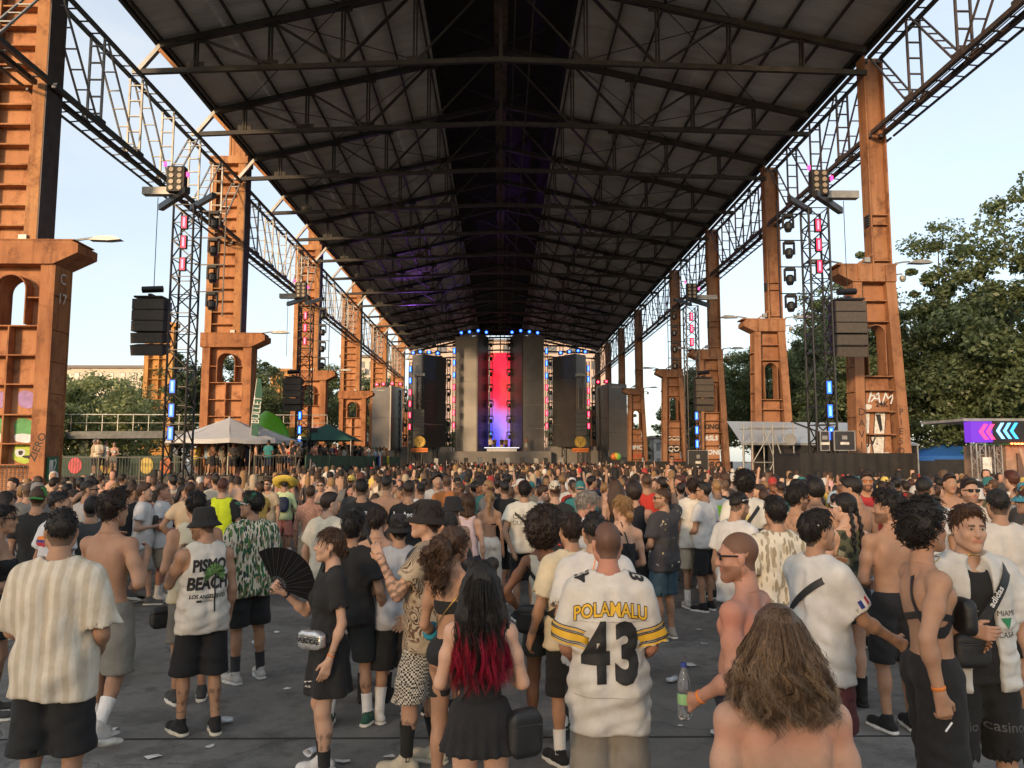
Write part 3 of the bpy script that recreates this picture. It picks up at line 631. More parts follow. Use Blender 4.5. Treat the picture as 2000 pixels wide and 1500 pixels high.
def delay_tower(label, X, Y, side, scale_far=False):
    t = thing('light_tower', label, 'light tower', (X, Y, 0), group='truss towers with strobes and lamps')
    zt_ = 14.1
    lattice(t, 0, 0, -.6, zt_, .95, leg=.055, br=.034, step=.82)
    for z in (13.2, 12.25, 11.2): strobe(t, (-.1*side, -.62, z), E_RED, E_CORE, .20, .56)
    for z in (5.45, 4.35, 3.3): strobe(t, (.12*side, -.62, z), E_BLUE, E_COREB, .21, .58)
    xi = -side*1.35                             # rack of moving heads on the hall side
    MB().beam((xi-side*.5, -.1, 8.8), (xi-side*.5, -.1, 14.6), .05).build('lamp_rail', M_BLACKG, t)
    for z in (13.4, 12.1, 10.8, 9.5):
        MB().beam((-side*.47, -.1, z+.5), (xi-side*.5, -.1, z+.5), .05).build('lamp_arm', M_BLACKG, t)
        moving_head(t, (xi, -.15, z), 1.05)
    # head beam with hoist motor and blinder
    MB().beam((-side*.6, -1.6, 14.4), (side*1.7, .9, 14.4), .25, .3).build('head_beam', M_BLACKG, t)
    MB().beam((-side*1.4, -.5, 14.55), (side*.4, 1.4, 14.55), .2, .25).build('head_beam', M_BLACKG, t)
    MB().box(*sorted((side*.5, side*2.0)), -.5, -.1, 14.6, 14.95).build('hoist_case', M_STEELL, t)
    bl = MB().box(-.55, .25, -1.2, -.8, 14.5, 15.7).build('blinder', M_BLACK, t)
    for i in range(2):
        for j in range(4): MB().lathe([(0, 0), (.11, 0), (.11, .04), (0, .04)], 10, (0, 0, 0)).build('blinder_lamp', plain('dim_lamp', (.30, .24, .17), .3, 0, .1), bl).matrix_local = Matrix.Translation((-.34+.38*i, -1.205, 14.66+.29*j)) @ Matrix.Rotation(R(90), 4, 'X')
    for p in ((.40, 15.3), (-.66, 15.8)): MB().box(p[0]-.05, p[0]+.05, -1.22, -1.1, p[1]-.10, p[1]+.10).build('blinder_glow', E_PINK, bl)
    MB().tube([(side*1.45, 0, 14.6), (side*1.45, 0, 10.1)], .018, 5).build('hoist_chain', M_BLACK, t)
    MB().box(-.8, .8, -.8, .8, -.6, -.55).build('base_plate', M_BLACKG, t)
    return t
def cam_scaled(t, x, y, z, k=.778):   # drawn farther off, then scaled about the camera by k; spots baked in
    t.scale = (k, k, k); t.location = (x, y, z); return t
cam_scaled(delay_tower('tall black truss tower on the left holding the nearest loudspeaker', 0, 0, -1), -11.63, 28, .47)
cam_scaled(delay_tower('tall black truss tower on the right holding the nearest loudspeaker', 0, 0, 1), 11.82, 28, .47)
cam_scaled(delay_tower('farther truss tower on the left with pink and blue strobes', 0, 0, -1), -11.82, 46.3, .47)
cam_scaled(delay_tower('farther truss tower on the right with pink and blue strobes', 0, 0, 1), 11.67, 46.3, .47)
cam_scaled(line_array('big brown-black line of loudspeakers hanging at the left before the trees', 0, 0, 9.6, 5, -1), -12.79, 28, .47)
cam_scaled(line_array('big black line of loudspeakers hanging beside the graffiti pillar on the right', 0, 0, 9.6, 5, 1), 12.91, 28, .47)
cam_scaled(line_array('smaller black loudspeaker line hanging farther back on the left', 0, 0, 8.3, 5, -1, 1.4, .49), -12.37, 45.9, .47)
cam_scaled(line_array('smaller black loudspeaker line hanging farther back on the right', 0, 0, 8.3, 5, 1, 1.4, .49), 12.25, 45.9, .47)
# ------------------------------------------------------------------ trees
def leaf_mat(name, a, b_):
    m, nt, b = _new(name); nt.nodes.remove(b)
    o = nt.nodes['Material Output']; gi = N(nt, 'ShaderNodeNewGeometry')
    c = ramp(nt, noise(nt, pos(nt), .8, 3), [(.3, a), (.7, b_)])
    c2 = ramp(nt, gi.outputs['Random Per Island'], [(0, tuple(x*.6 for x in a)), (.7, b_), (1, tuple(min(1, x*1.7) for x in b_))])
    c = mixc(nt, .5, c, c2)
    d = N(nt, 'ShaderNodeBsdfDiffuse'); tr = N(nt, 'ShaderNodeBsdfTranslucent'); mx = N(nt, 'ShaderNodeMixShader'); mx.inputs[0].default_value = .45
    gl = N(nt, 'ShaderNodeBsdfGlossy', Roughness=.45); gl.inputs[0].default_value = (.5, .5, .5, 1); m2 = N(nt, 'ShaderNodeMixShader'); m2.inputs[0].default_value = .06
    nt.links.new(c, d.inputs[0]); nt.links.new(c, tr.inputs[0]); nt.links.new(d.outputs[0], mx.inputs[1]); nt.links.new(tr.outputs[0], mx.inputs[2])
    nt.links.new(mx.outputs[0], m2.inputs[1]); nt.links.new(gl.outputs[0], m2.inputs[2]); nt.links.new(m2.outputs[0], o.inputs[0]); return m
M_LEAF = leaf_mat('plane_leaf', (.085, .125, .06), (.19, .24, .11)); M_LEAFL = leaf_mat('willow_leaf', (.22, .27, .11), (.36, .40, .18))  # leaf tones raised so that the colour stands in for haze
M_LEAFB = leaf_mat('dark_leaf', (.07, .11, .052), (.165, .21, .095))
M_BARK = plain('bark', (.10, .08, .06), .9, 0, .45, 5, .8, 12, dist=.05)
def crown_mesh(seed, shape, nclump, nleaf, size, H, RAD, base):
    g = np.random.default_rng(seed); cl = []
    while len(cl) < nclump:
        p = g.uniform(-1, 1, 3)
        t = (p[2]+1)/2
        if shape == 'cone': r = (1-t)**.62*(.35+.65*min(1, t*5+.35))
        elif shape == 'round': r = math.sqrt(max(0, 1-(2*t-1)**2))*(1.0 if t > .3 else .95)
        else: r = math.sqrt(max(0, 1-(1.6*t-.7)**2))
        a = math.atan2(p[1], p[0]); r *= 1+.22*math.sin(3*a+seed)+.13*math.sin(5*a+7*t+seed*2)
        q = math.hypot(p[0], p[1])
        if q > r or q < r*.30*g.random(): continue
        cl.append((p[0]*RAD, p[1]*RAD, base+t*(H-base)))
    cl = np.array(cl); k = g.integers(nleaf*.5, nleaf*1.5, len(cl)); idx = np.repeat(np.arange(len(cl)), k); n = len(idx)
    cr = g.uniform(.3, 1.0, len(cl))**1.3*RAD*.25
    d = g.normal(size=(n, 3)); d /= np.linalg.norm(d, axis=1)[:, None]; d *= (g.random(n)**.5)[:, None]
    P = cl[idx]+d*cr[idx][:, None]*np.array([1.15, 1.15, .75])
    nrm = d*.6+g.normal(size=(n, 3))*.6+np.array([0, 0, .5]); nrm /= np.linalg.norm(nrm, axis=1)[:, None]
    u = np.cross(nrm, g.normal(size=(n, 3))); u /= np.linalg.norm(u, axis=1)[:, None]; w = np.cross(nrm, u)
    s = (size*g.uniform(.6, 1.35, n))[:, None]
    V = np.stack([P-u*s*.55, P-w*s*.32+nrm*s*.08, P+u*s*.6, P+w*s*.32+nrm*s*.08], 1).reshape(-1, 3)
    F = np.arange(n*4).reshape(-1, 4); return mesh_np('crown', V, F), cl
def trunk_mesh(seed, cl, H, base, r):
    g = random.Random(seed); m = MB(); sway = [g.uniform(-.25, .25) for _ in range(4)]
    ax = lambda t: Vector((sway[0]*math.sin(t*3), sway[1]*math.sin(t*2.3+1), t*H))
    m.tube([ax(t) for t in (0, .04, .15, .3, .5, .7, .9)], [r*1.35, r, r*.88, r*.72, r*.5, r*.28, r*.08], 9)
    for i in range(26):
        c = cl[g.randrange(len(cl))]; zz = max(base*.6, c[2]-math.hypot(c[0], c[1])*.75)/H; a = ax(min(.85, zz)); b = Vector(c)
        mid = (a+b)/2+Vector((0, 0, -.25)); m.tube([a, mid, b], [r*.3, r*.18, r*.05], 5, False)
    return m.mesh('trunk', True)
TREES = {}
def tree_proto(key, seed, shape, H, RAD, base, ncl, nl, size, mat, r):
    me, cl = crown_mesh(seed, shape, ncl, nl, size, H, RAD, base); me.materials.append(mat)
    tm = trunk_mesh(seed, cl, H, base, r); tm.materials.append(M_BARK); TREES[key] = (me, tm)
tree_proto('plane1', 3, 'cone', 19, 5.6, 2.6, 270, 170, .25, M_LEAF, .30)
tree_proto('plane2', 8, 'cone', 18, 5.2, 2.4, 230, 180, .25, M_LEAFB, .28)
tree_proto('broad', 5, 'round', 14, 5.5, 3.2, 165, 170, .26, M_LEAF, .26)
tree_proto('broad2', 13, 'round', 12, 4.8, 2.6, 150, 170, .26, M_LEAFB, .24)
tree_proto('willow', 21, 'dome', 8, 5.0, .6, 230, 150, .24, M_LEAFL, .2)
def tree(kind, x, y, s, label, rz=None, name=None, group=None, sz=1.):
    t = thing(name or {'p': 'plane_tree', 'b': 'broad_tree', 'w': 'bushy_tree'}[kind[0]], label, 'tree', (x, y, 0), rnd.uniform(0, 6.3) if rz is None else rz, group)
    t.scale = (s, s, s*sz); link('crown', TREES[kind][0], t); link('trunk', TREES[kind][1], t); return t
gR = 'trees in the row right of the hall'
for kind, x, y, s, lb in (
    ('plane1', 36.5, 50, 1.28, 'tallest dark leafy tree at the right edge above the lit kiosk'),
    ('plane2', 33.0, 56, 1.12, 'big leafy tree with a pointed top right of the graffiti pillar'),
    ('plane1', 28.8, 60, .98, 'leafy tree directly right of the nearest right pillar'),
    ('broad', 38.5, 60, 1.05, 'tree filling the gap behind the two tallest right trees'),
    ('plane2', 29.8, 71, 1.02, 'leafy tree behind the white tent and black truss tower'),
    ('plane1', 33.5, 76, 1.1, 'leafy tree showing between the nearest right pillar and the truss tower'),
    ('broad2', 29.0, 82, 1.2, 'leafy tree seen beside the second right pillar'),
    ('broad', 31.0, 93, 1.1, 'tree between the second and third right pillars'),
    ('broad2', 28.2, 101, 1.2, 'low tree right behind the hanging black loudspeaker'),
    ('broad', 30.0, 113, 1.1, 'tree just left of the third right pillar'),
    ('broad2', 31.0, 128, 1.05, 'tree between the third and fourth right pillars'),
    ('broad2', 27.0, 150, .55, 'small far tree between the fourth and fifth right pillars'),
    ('broad', 23.0, 160, 1.0, 'far tree behind the lattice girder at the right of the stage'),
    ('broad2', 17.0, 165, .85, 'far tree behind the outer right stage tower'),
    ('broad', 13.0, 150, .8, 'far tree seen through the right stage gap'),
): tree(kind, x, y, s, lb, group=gR)
gL = 'trees left of the hall'
for kind, x, y, s, lb in (
    ('willow', -30.0, 58, 1.0, 'pale green bushy tree beside the nearest left pillar'),
    ('willow', -34.0, 52, .95, 'pale green low tree behind the railing at the left'),
    ('broad2', -47, 86, .95, 'dark tree under the cream apartment block'),
    ('broad', -40, 92, .9, 'round tree between the bushy tree and the leftmost truss tower'),
    ('broad', -50, 70, .9, 'tree seen through the arch of the nearest left pillar'),
    ('broad2', -30.5, 74, 1.0, 'dark tree behind the arch of the second left pillar'),
    ('broad', -25.0, 76, .88, 'tree right of the second left pillar'),
    ('broad2', -27.0, 88, .95, 'tree standing behind the green inflatable'),
    ('broad', -26, 118, 1.18, 'tall far tree between the third and fourth left pillars'),
    ('broad', -21.5, 128, 1.15, 'far tree right of the fourth left pillar'),
    ('broad2', -17.5, 135, 1.0, 'far tree behind the outer left stage tower'),
    ('broad2', -10.5, 150, .8, 'far tree seen through the left stage gap'),
): tree(kind, x, y, s, lb, group=gL)
# unseen trees added behind the camera to break the low sun over the nearest people
for kind, x, y, s, lb in (('broad', -31, -38, 1.0, 'unseen tree added for shade behind the photographer, leftmost'), ('broad2', -22.5, -40, 1.05, 'unseen tree added for shade behind the photographer, second from the left'), ('broad', -14, -37, .98, 'unseen tree added for shade behind the photographer, third from the left'), ('broad2', -40, -41, 1.05, 'unseen tree added for shade far out to the left behind the photographer'), ('broad', -5.5, -42, 1.0, 'unseen tree added for shade behind the photographer, nearest the hall axis')):
    tree(kind, x, y, s, lb, group='unseen shade trees added behind the photographer')
# ------------------------------------------------------------------ far buildings
M_CREAM, M_GLASS = plain('cream_render', (.62, .55, .45), .85, 0, .1, .3), plain('far_glass', (.16, .16, .165), .25, 0, .2, 1)
M_PINK = plain('pink_render', (.58, .44, .37), .85, 0, .1, .3); M_TAN = plain('tan_render', (.52, .36, .26), .85, 0, .12, .3); M_EAVE = plain('eave_dark', (.20, .17, .15), .8)
def block(label, x0, x1, y, d, h, mat, nx, nz, balc=True, z0=0):
    t = thing('apartment_block', label, 'building', ((x0+x1)/2, y, 0)); w = (x1-x0)/2
    MB().box(-w, w, 0, d, z0, h).build('wall', mat, t)
    MB().box(-w-.5, w+.5, -.5, d+.5, h+.002, h+.5).build('roof', M_EAVE, t)
    sx, sz = 2*w/nx, (h-z0)/nz
    for i in range(nx):
        for j in range(nz):
            x, z = -w+(i+.5)*sx, z0+(j+.5)*sz
            wi = MB().box(x-sx*.22, x+sx*.22, -.06, -.004, z-sz*.28, z+sz*.25).build('window', M_EAVE, t)
            MB().box(x-sx*.19, x+sx*.19, -.075, -.062, z-sz*.25, z+sz*.22).build('pane', M_GLASS, wi)
        if balc and i % 2 == 0:
            for j in range(nz): MB().box(-w+i*sx+.2, -w+(i+1)*sx-.2, -1.2, -.08, z0+j*sz-.1, z0+j*sz+.95).build('balcony', mat, t)
    return t
block('long cream apartment block above the trees at the left', -78, -63.5, 140, 14, 18.6, M_CREAM, 7, 6)
block('pale block just left of it behind the nearest pillar', -96, -79.5, 150, 14, 19.6, M_CREAM, 6, 6)
block('tan apartment block behind the second left loudspeaker', -37.5, -31, 130, 12, 16.5, M_TAN, 4, 5)
block('cream apartment block between the third and fourth left pillars', -31, -24.5, 150, 12, 22, M_CREAM, 4, 7)
block('big pinkish apartment block seen through the stage gaps', -24, 28, 200, 14, 33, M_PINK, 9, 8, False)
block('low grey building beyond the fifth right pillar', 30, 37, 150, 10, 6.2, M_CONC, 4, 2, False)
block('cream building between the left stage towers and the pillars', -36, -26, 190, 12, 26, M_CREAM, 5, 8)
# ------------------------------------------------------------------ left: deck, railing, parasols
DZ = 1.3
M_DECK = plain('deck_boards', (.10, .085, .07), .8, 0, .35, 3)
deck = thing('platform', 'raised black guest deck along the left under the parasols', 'platform')
MB().box(-30, -9.6, 38.05, 50, .9, DZ).build('deck_top', M_DECK, deck)
MB().prism([(-9.6, 38.05), (-9.0, 38.05), (-8.3, 64), (-12.5, 64), (-12.5, 50.02), (-9.6, 50.02)], .9, DZ, 'xy').build('deck_top', M_DECK, deck)
MB().box(-30, -17.2, 38.0, 38.04, 0, 1.28).build('deck_skirt', M_DRAPE, deck)
for i in range(5): MB().box(-15.2, -11.6, 38.0-.32*(5-i), 38.0-.32*(4-i)-.01, 0, DZ*(i+1)/6).build('stair_step', M_DECK, deck)
M_RAIL = plain('rail_black', (.018, .020, .019), .45, .3, .2)
def railing(label, a, b, z0, z1, step=.14):
    a, b = Vector((*a, 0)), Vector((*b, 0)); L = (b-a).length; t = thing('picket_railing', label, 'railing', a, group='black picket railings'); d = (b-a).normalized()
    for z in (z1, z0+.08): MB().beam(Vector((0, 0, z)), d*L+Vector((0, 0, z)), .05).build('rail', M_RAIL, t)
    for i in range(int(L/2)+1): MB().beam(d*min(L, i*2.)+Vector((0, 0, z0-.1)), d*min(L, i*2.)+Vector((0, 0, z1+.04)), .07).build('post', M_RAIL, t)
    m = MB()
    for i in range(int(L/step)): m.beam(d*(i+.5)*step+Vector((0, 0, z0+.08)), d*(i+.5)*step+Vector((0, 0, z1)), .018)
    m.build('pickets', M_RAIL, t)['kind'] = 'stuff'; return t
railing('black picket railing along the deck left of the truss tower', (-21.6, 38), (-16.2, 38), DZ-.3, 2.22)
railing('black picket railing between the truss tower and the deck stairs', (-15.9, 38), (-15.3, 38), DZ-.3, 2.24)
railing('black picket railing by the deck stairs under the parasols', (-15.25, 37.6), (-14.3, 37.6), .7, 2.2)
railing('black picket railing right of the deck stairs', (-12.0, 37.9), (-9.9, 37.9), DZ-.3, 2.3)
# printed hoarding behind the railing
hd = thing('printed_hoarding', 'dark green hoarding with painted fruit shapes behind the railing', 'hoarding', (-20, 39.6, 0)); M_DG = plain('dark_green', (.02, .05, .035), .7)
MB().box(-3.5, 3.6, 0, .06, DZ, DZ+1.0).build('panel', M_DG, hd)
for x, c in ((-1.6, (.5, .05, .07)), (.0, (.55, .38, .06)), (2.0, (.55, .40, .08)), (3.0, (.5, .12, .03))):
    n = 14; MB().prism([(x+.34*math.cos(i*6.283/n), DZ+.5+.42*math.sin(i*6.283/n)) for i in range(n)], -.03, -.004).build('painted_fruit', plain('fruit%d' % int(c[1]*100), c, .6), hd)
# green barrier with red panels
bar = thing('green_barrier', 'dark green barrier with red slatted panels in front of the raised crowd', 'barrier', (0, 0, 0)); M_GREEN = plain('barrier_green', (.028, .085, .045), .65, 0, .35, 2); M_REDP = plain('barrier_red', (.28, .06, .04), .7, 0, .4, 6)
A, B = Vector((-9.55, 37.9, 0)), Vector((-8.25, 63.5, 0)); nseg = 12
for i in range(nseg):
    a, b = A+(B-A)*(i/nseg), A+(B-A)*((i+1)/nseg-.004); m = MB()
    m.add([a, b, b+Vector((.06, 0, 0)), a+Vector((.06, 0, 0)), a+Vector((0, 0, 2.32)), b+Vector((0, 0, 2.32)), b+Vector((.06, 0, 2.32)), a+Vector((.06, 0, 2.32))], [(0, 1, 5, 4), (1, 2, 6, 5), (2, 3, 7, 6), (3, 0, 4, 7), (4, 5, 6, 7)])
    m.build('barrier_panel', M_GREEN, bar)
    if i % 2 == 0:
        c, e = A+(B-A)*((i+.2)/nseg), A+(B-A)*((i+.8)/nseg); m = MB(); k = 9
        for j in range(k):
            p = c+(e-c)*((j+.5)/k); m.box(p.x+.065, p.x+.1, p.y-.06, p.y+.06, .7+.05*(j % 3), 1.55+.06*((j*7) % 4))
        m.build('red_slats', M_REDP, bar)['kind'] = 'stuff'
MB().box(-11.6, -9.6, 38.0, 38.04, 0, 1.28).build('deck_skirt', M_DRAPE, deck)
fl = thing('hung_flag', 'red white and blue flag hung over the green barrier', 'flag', (-8.55, 55, 0))
for i, c in enumerate(((.03, .06, .30), (.7, .7, .7), (.5, .03, .04))): MB().box(.0, .03, -.9+i*.6, -.302+i*.6, 1.15, 2.35).build('flag_band', plain('flag%d' % i, c, .8), fl)
rg = MB(); n = 20
for i in range(n):
    a, b = i*6.283/n, (i+1)*6.283/n; rg.beam((.0, .38*math.cos(a), .62*math.sin(a)), (.0, .38*math.cos(b), .62*math.sin(b)), .06, .14, (1, 0, 0))
rg = rg.build('yellow_ring', plain('ring_yellow', (.65, .55, .05), .5)); rg.location = (-8.40, 58, 1.7); tag(rg, 'yellow oval ring hung on the green barrier', 'ring')
# parasols
M_CANV = plain('parasol_canvas', (.52, .52, .53), .8, 0, .06, 2)
def parasol(label, x, y, z, r, peak):
    t = thing('parasol', label, 'parasol', (x, y, 0), .35, 'white parasols over the deck bar'); n = 8
    for i in range(n):
        a, b = i*2*math.pi/n, (i+1)*2*math.pi/n; m = MB(); rows = 5; v = []; f = []
        for j in range(rows+1):
            q = j/rows; zz = z+peak*(1-q)**1.15
            for k in range(4):
                c = a+(b-a)*k/3; sag = -.06*math.sin(math.pi*k/3)*q; rr = r*q*(1-.045*math.sin(math.pi*k/3)); v.append((rr*math.cos(c), rr*math.sin(c), zz+sag))
        for j in range(rows):
            for k in range(3): f.append((j*4+k, (j+1)*4+k, (j+1)*4+k+1, j*4+k+1))
        m.add(v, f); n0 = len(m.v)
        for k in range(3):
            p, q = v[rows*4+k], v[rows*4+k+1]; m.add([p, q, (q[0], q[1], q[2]-.22), (p[0], p[1], p[2]-.22)], [(0, 1, 2, 3)])
        m.build('canopy_panel', M_CANV, t, True)
        MB().tube([(0, 0, z+peak-.06), (r*.97*math.cos(a), r*.97*math.sin(a), z-.03)], .02, 5).build('rib', M_STEELL, t)
    MB().tube([(0, 0, DZ), (0, 0, z+peak+.05)], .05, 8).build('pole', M_STEELL, t)
parasol('wide white parasol in front of the second left pillar', -14.2, 40.5, 3.15, 3.1, 1.15)
parasol('smaller white parasol overlapping to the right of the wide one', -13.4, 43.2, 3.1, 2.3, .85)
# feather flag, inflatable leaf, deck bar
ff = thing('feather_flag', 'dark green feather flag standing by the parasols', 'flag', (-12.6, 39, DZ)); MB().tube([(0, 0, 0), (.05, 0, 3.0), (.25, 0, 4.9)], .03, 6).build('pole', M_STEELL, ff)
MB().prism([(.06, 1.5), (.35, 1.7), (.55, 4.2), (.45, 4.9), (.26, 4.95), (.10, 3.2)], -.02, .02).build('flag_cloth', plain('flag_green', (.03, .10, .07), .8), ff)
lettering('flag_lettering', 'BULLET', .55, M_WHITEP, ff, (.30, -.03, 3.3), xdir=(.08, 0, 1), zdir=(-1, 0, .08), sx=.75)
lf = MB(); nn = 12; v = []; f = []
for i in range(13):
    q = i/12; zz = 3.3*q; rr = 1.25*math.sqrt(max(0, 1-(1.55*q-.55)**2))
    for k in range(nn): a = k*2*math.pi/nn; v.append((rr*math.cos(a)*1.0-.5*q*q, .55*rr*math.sin(a), zz))
for i in range(12):
    for k in range(nn): f.append((i*nn+k, i*nn+(k+1) % nn, (i+1)*nn+(k+1) % nn, (i+1)*nn+k))
lf = lf.add(v, f).build('inflatable_leaf', plain('inflatable_green', (.16, .50, .03), .35, 0, .1, 1), None, True); lf.location = (-13.4, 45.8, DZ); lf.scale = (.95, 1, 1.12); tag(lf, 'bright lime green inflatable pod behind the parasols', 'inflatable')
br = thing('deck_bar', 'dark drinks bar counter under the white parasols', 'bar', (-14.6, 46.5, DZ))
MB().box(-3, 3, 0, .5, 0, 1.1).build('counter', M_BLACK, br); MB().box(-3.1, 3.1, -.1, .6, 1.102, 1.16).build('counter_top', M_STEELL, br)
MB().box(-3, 3, .3, .4, 2.2, 2.75).build('fascia', plain('bar_fascia', (.55, .33, .07), .6, 0, .4, 1.5), br)
MB().box(-3, 3, 2.4, 2.5, 0, 2.8).build('back_panel', M_BLACK, br)
for i in range(6): MB().lathe([(0, .1), (.05, .08), (.1, -.05), (0, -.06)], 8, (-2.5+i, .1, 2.1)).build('bar_lamp', E_WHITE, br)
gt = thing('green_tent', 'dark teal pointed tent roof beside the green inflatable', 'tent', (-11.2, 50, DZ)); MB().add([(-2, -2, 2), (2, -2, 2), (2, 2, 2), (-2, 2, 2), (0, 0, 3.1)], [(0, 1, 4), (1, 2, 4), (2, 3, 4), (3, 0, 4)]).build('canopy', plain('teal_canvas', (.02, .10, .08), .8), gt)
for sx in (-1.9, 1.9): MB().tube([(sx, -1.9, 0), (sx, -1.9, 2.05)], .03, 6).build('pole', M_STEELL, gt)
# footbridge and outer pillars far left
fb = thing('footbridge', 'grey steel footbridge with railing behind the leftmost truss tower', 'footbridge', (-24.3, 53.5, -.25)); MB().beam((-6, 0, 4.0), (12, 2, 4.2), 1.6, .5).build('bridge_deck', M_STEEL, fb)
for i in range(19): MB().beam((-6+i, -.7+i*.111, 4.3), (-6+i, -.7+i*.111, 5.4), .04).build('baluster', M_STEELL, fb)
MB().beam((-6, -.7, 5.42), (12, 1.3, 5.5), .06).build('handrail', M_STEELL, fb); MB().beam((-6, -.7, 4.85), (12, 1.3, 4.93), .03).build('mid_rail', M_STEELL, fb)
for x in (-4.5, 4, 10): MB().box(x-.3, x+.3, .2, .8, 0, 3.8).build('pier', M_STEEL, fb)
def outer_pillar(label, x, y):
    t = thing('steel_pillar', label, 'pillar', (x, y, 0), group='rusty pillars outside the hall'); mt = M_RUSTY
    for a in (-1.3, .9): MB().box(a, a+.4, 0, .8, 0, 14.2).build('post', mt, t)
    arch_plate(-.93, .93, .1, 14, 0, .5, 4.6, 5.8, .4, .45).build('web_plate', mt, t)
    for i in range(14): 
        if not 3 < i < 6: MB().box(-.9, .9, .06, .4, 1.0+i*.93, 1.04+i*.93).build('stiffener', mt, t)
    MB().box(-.03, .03, .07, .4, 6.6, 14).build('centre_rib', mt, t); MB().box(-1.5, 1.5, -.1, .9, 14.2, 14.6).build('corbel', mt, t)
outer_pillar('ochre pillar far outside the hall behind the leftmost loudspeaker', -31.2, 70)
outer_pillar('ochre pillar far outside the hall beyond the tan apartment block', -30.5, 106)
# ------------------------------------------------------------------ right: tent, mixing tower, scaffold, kiosk
tn = thing('marquee', 'white sloping tent roof with black walls behind the right truss tower', 'tent', (20.2, 47.5, 0)); M_TENT = plain('tent_sheet', (.42, .46, .50), .45, 0, .06, 1, .3, 3, dist=.04)
MB().add([(-6.2, -3, 3.05), (0, -3, 3.05), (-1.2, 2.5, 4.55), (-5.4, 2.5, 4.6)], [(0, 1, 2, 3)]).build('roof_sheet', M_TENT, tn)
MB().add([(.02, -3, 3.05), (4.2, -3, 3.0), (3.2, 2.5, 4.5), (-1.1, 2.5, 4.55)], [(0, 1, 2, 3)]).build('roof_sheet', M_TENT, tn)
MB().beam((.0, -3.02, 3.06), (-1.15, 2.5, 4.59), .08).build('roof_seam', M_BLACK, tn)
MB().box(-4.6, 4.1, -2.9, -2.8, 0, 3.0).build('wall_drape', M_DRAPE, tn); MB().box(-3.6, 4.1, 2.6, 2.7, 0, 3.6).build('wall_drape', M_DRAPE, tn)
MB().beam((-6.2, -3, 3.0), (4.2, -3, 2.96), .1).build('eave_pole', M_STEELL, tn)
for x in (-6.1, 4.1): MB().tube([(x, -3, 0), (x, -3, 3.0)], .05, 6).build('pole', M_STEELL, tn)
cam_scaled(tn, 16.16, 38, .42, .8)
for o in KIDS[tn.name]:
    if o.name.startswith(('wall', 'pole')): o.location.z -= .5; o.scale.z = 1.17
dr = thing('draped_riser', 'black draped riser below the flight cases on the right', 'riser', (16.0, 34.2, 0))
m = MB(); k = 60; v = []
for i in range(k+1):
    x = -2.6+5.2*i/k; d_ = .05*math.sin(i*1.1)+.04*math.sin(i*2.7+1); v += [(x, d_, -1.25), (x, d_*.4, 1.72)]
m.add(v, [(2*i, 2*i+2, 2*i+3, 2*i+1) for i in range(k)]).build('drape', M_DRAPE, dr, True); MB().box(-2.6, 2.6, .1, 3.4, 1.6, 1.74).build('riser_top', M_BLACK, dr)
MB().box(-2.6, -2.55, .1, 3.4, -1.25, 1.6).build('side_drape', M_DRAPE, dr); cam_scaled(dr, 12.44, 26.6, .98)
def flight_case(label, x, y, z, w, h, d=.6):
    t = thing('flight_case', label, 'flight case', (x, y, z), group='black flight cases at the truss towers'); MB().box(-w/2, w/2, 0, d, .12, h).build('case_body', M_CASE, t)
    for a in (-w/2, w/2): MB().box(a-.025, a+.025, -.012, .03, .1, h+.015).build('edge_profile', M_STEELL, t)
    for z_ in (.12, h): MB().box(-w/2, w/2, -.014, .02, z_-.02, z_+.02).build('edge_profile', M_STEELL, t)
    MB().box(-.12, .12, -.02, -.002, h*.62, h*.8).build('catch', M_STEELL, t); MB().box(-.2, .2, -.02, -.002, h*.38, h*.5).build('name_plate', M_WHITEP, t)
    for a in (-w/2+.1, w/2-.1): MB().lathe([(0, 0), (.06, 0), (.06, .1), (0, .1)], 8, (a, .2, 0)).build('caster', M_BLACK, t)
    return cam_scaled(t, x, y, z)
flight_case('black flight case with metal edges on the draped riser', 12.25, 27.2, 2.34, .95, 1.0)
flight_case('narrow open flight case beside the bigger one on the riser', 11.63, 27.4, 2.34, .4, 1.0)
flight_case('far flight case at the foot of the second right truss tower', 11.59, 45.0, 1.39, 1.5, 1.6)
MB().box(10.1, 13.6, 44.6, 47, 0, 1.38).build('far_riser', M_DRAPE); tag(bpy.data.objects['far_riser'], 'low black draped riser under the far right truss tower', 'riser')
sc = thing('scaffold', 'steel tube scaffold left of the white tent', 'scaffold', (13.3, 40.5, 0)); xs, zs = (0, 1.1, 2.2), (.3, 1.3, 2.3, 3.3, 4.1)
for x in xs:
    for y in (0, 1.4): MB().tube([(x, y, 0), (x, y, 4.4)], .035, 6).build('upright', M_STEELL, sc)
for z in zs:
    for y in (0, 1.4): MB().tube([(-.2, y, z), (2.4, y, z)], .03, 6).build('ledger', M_STEELL, sc)
for a, b in (((0, .3), (1.1, 2.3)), ((1.1, 4.1), (2.2, .3)), ((0, 2.3), (1.1, 4.1)), ((.6, 4.1), (1.9, .2))): MB().tube([(a[0], -.04, a[1]), (b[0], -.04, b[1])], .028, 6).build('brace', M_STEELL, sc)
MB().lathe([(0, -.1), (.3, 0), (.32, .05), (0, .05)], 14).build('round_lamp', M_STEELL, sc).matrix_local = Matrix.Translation((2.0, -.1, 3.5)) @ Matrix.Rotation(R(80), 4, 'X')
cam_scaled(sc, 11.44, 34.8, 0, .86)
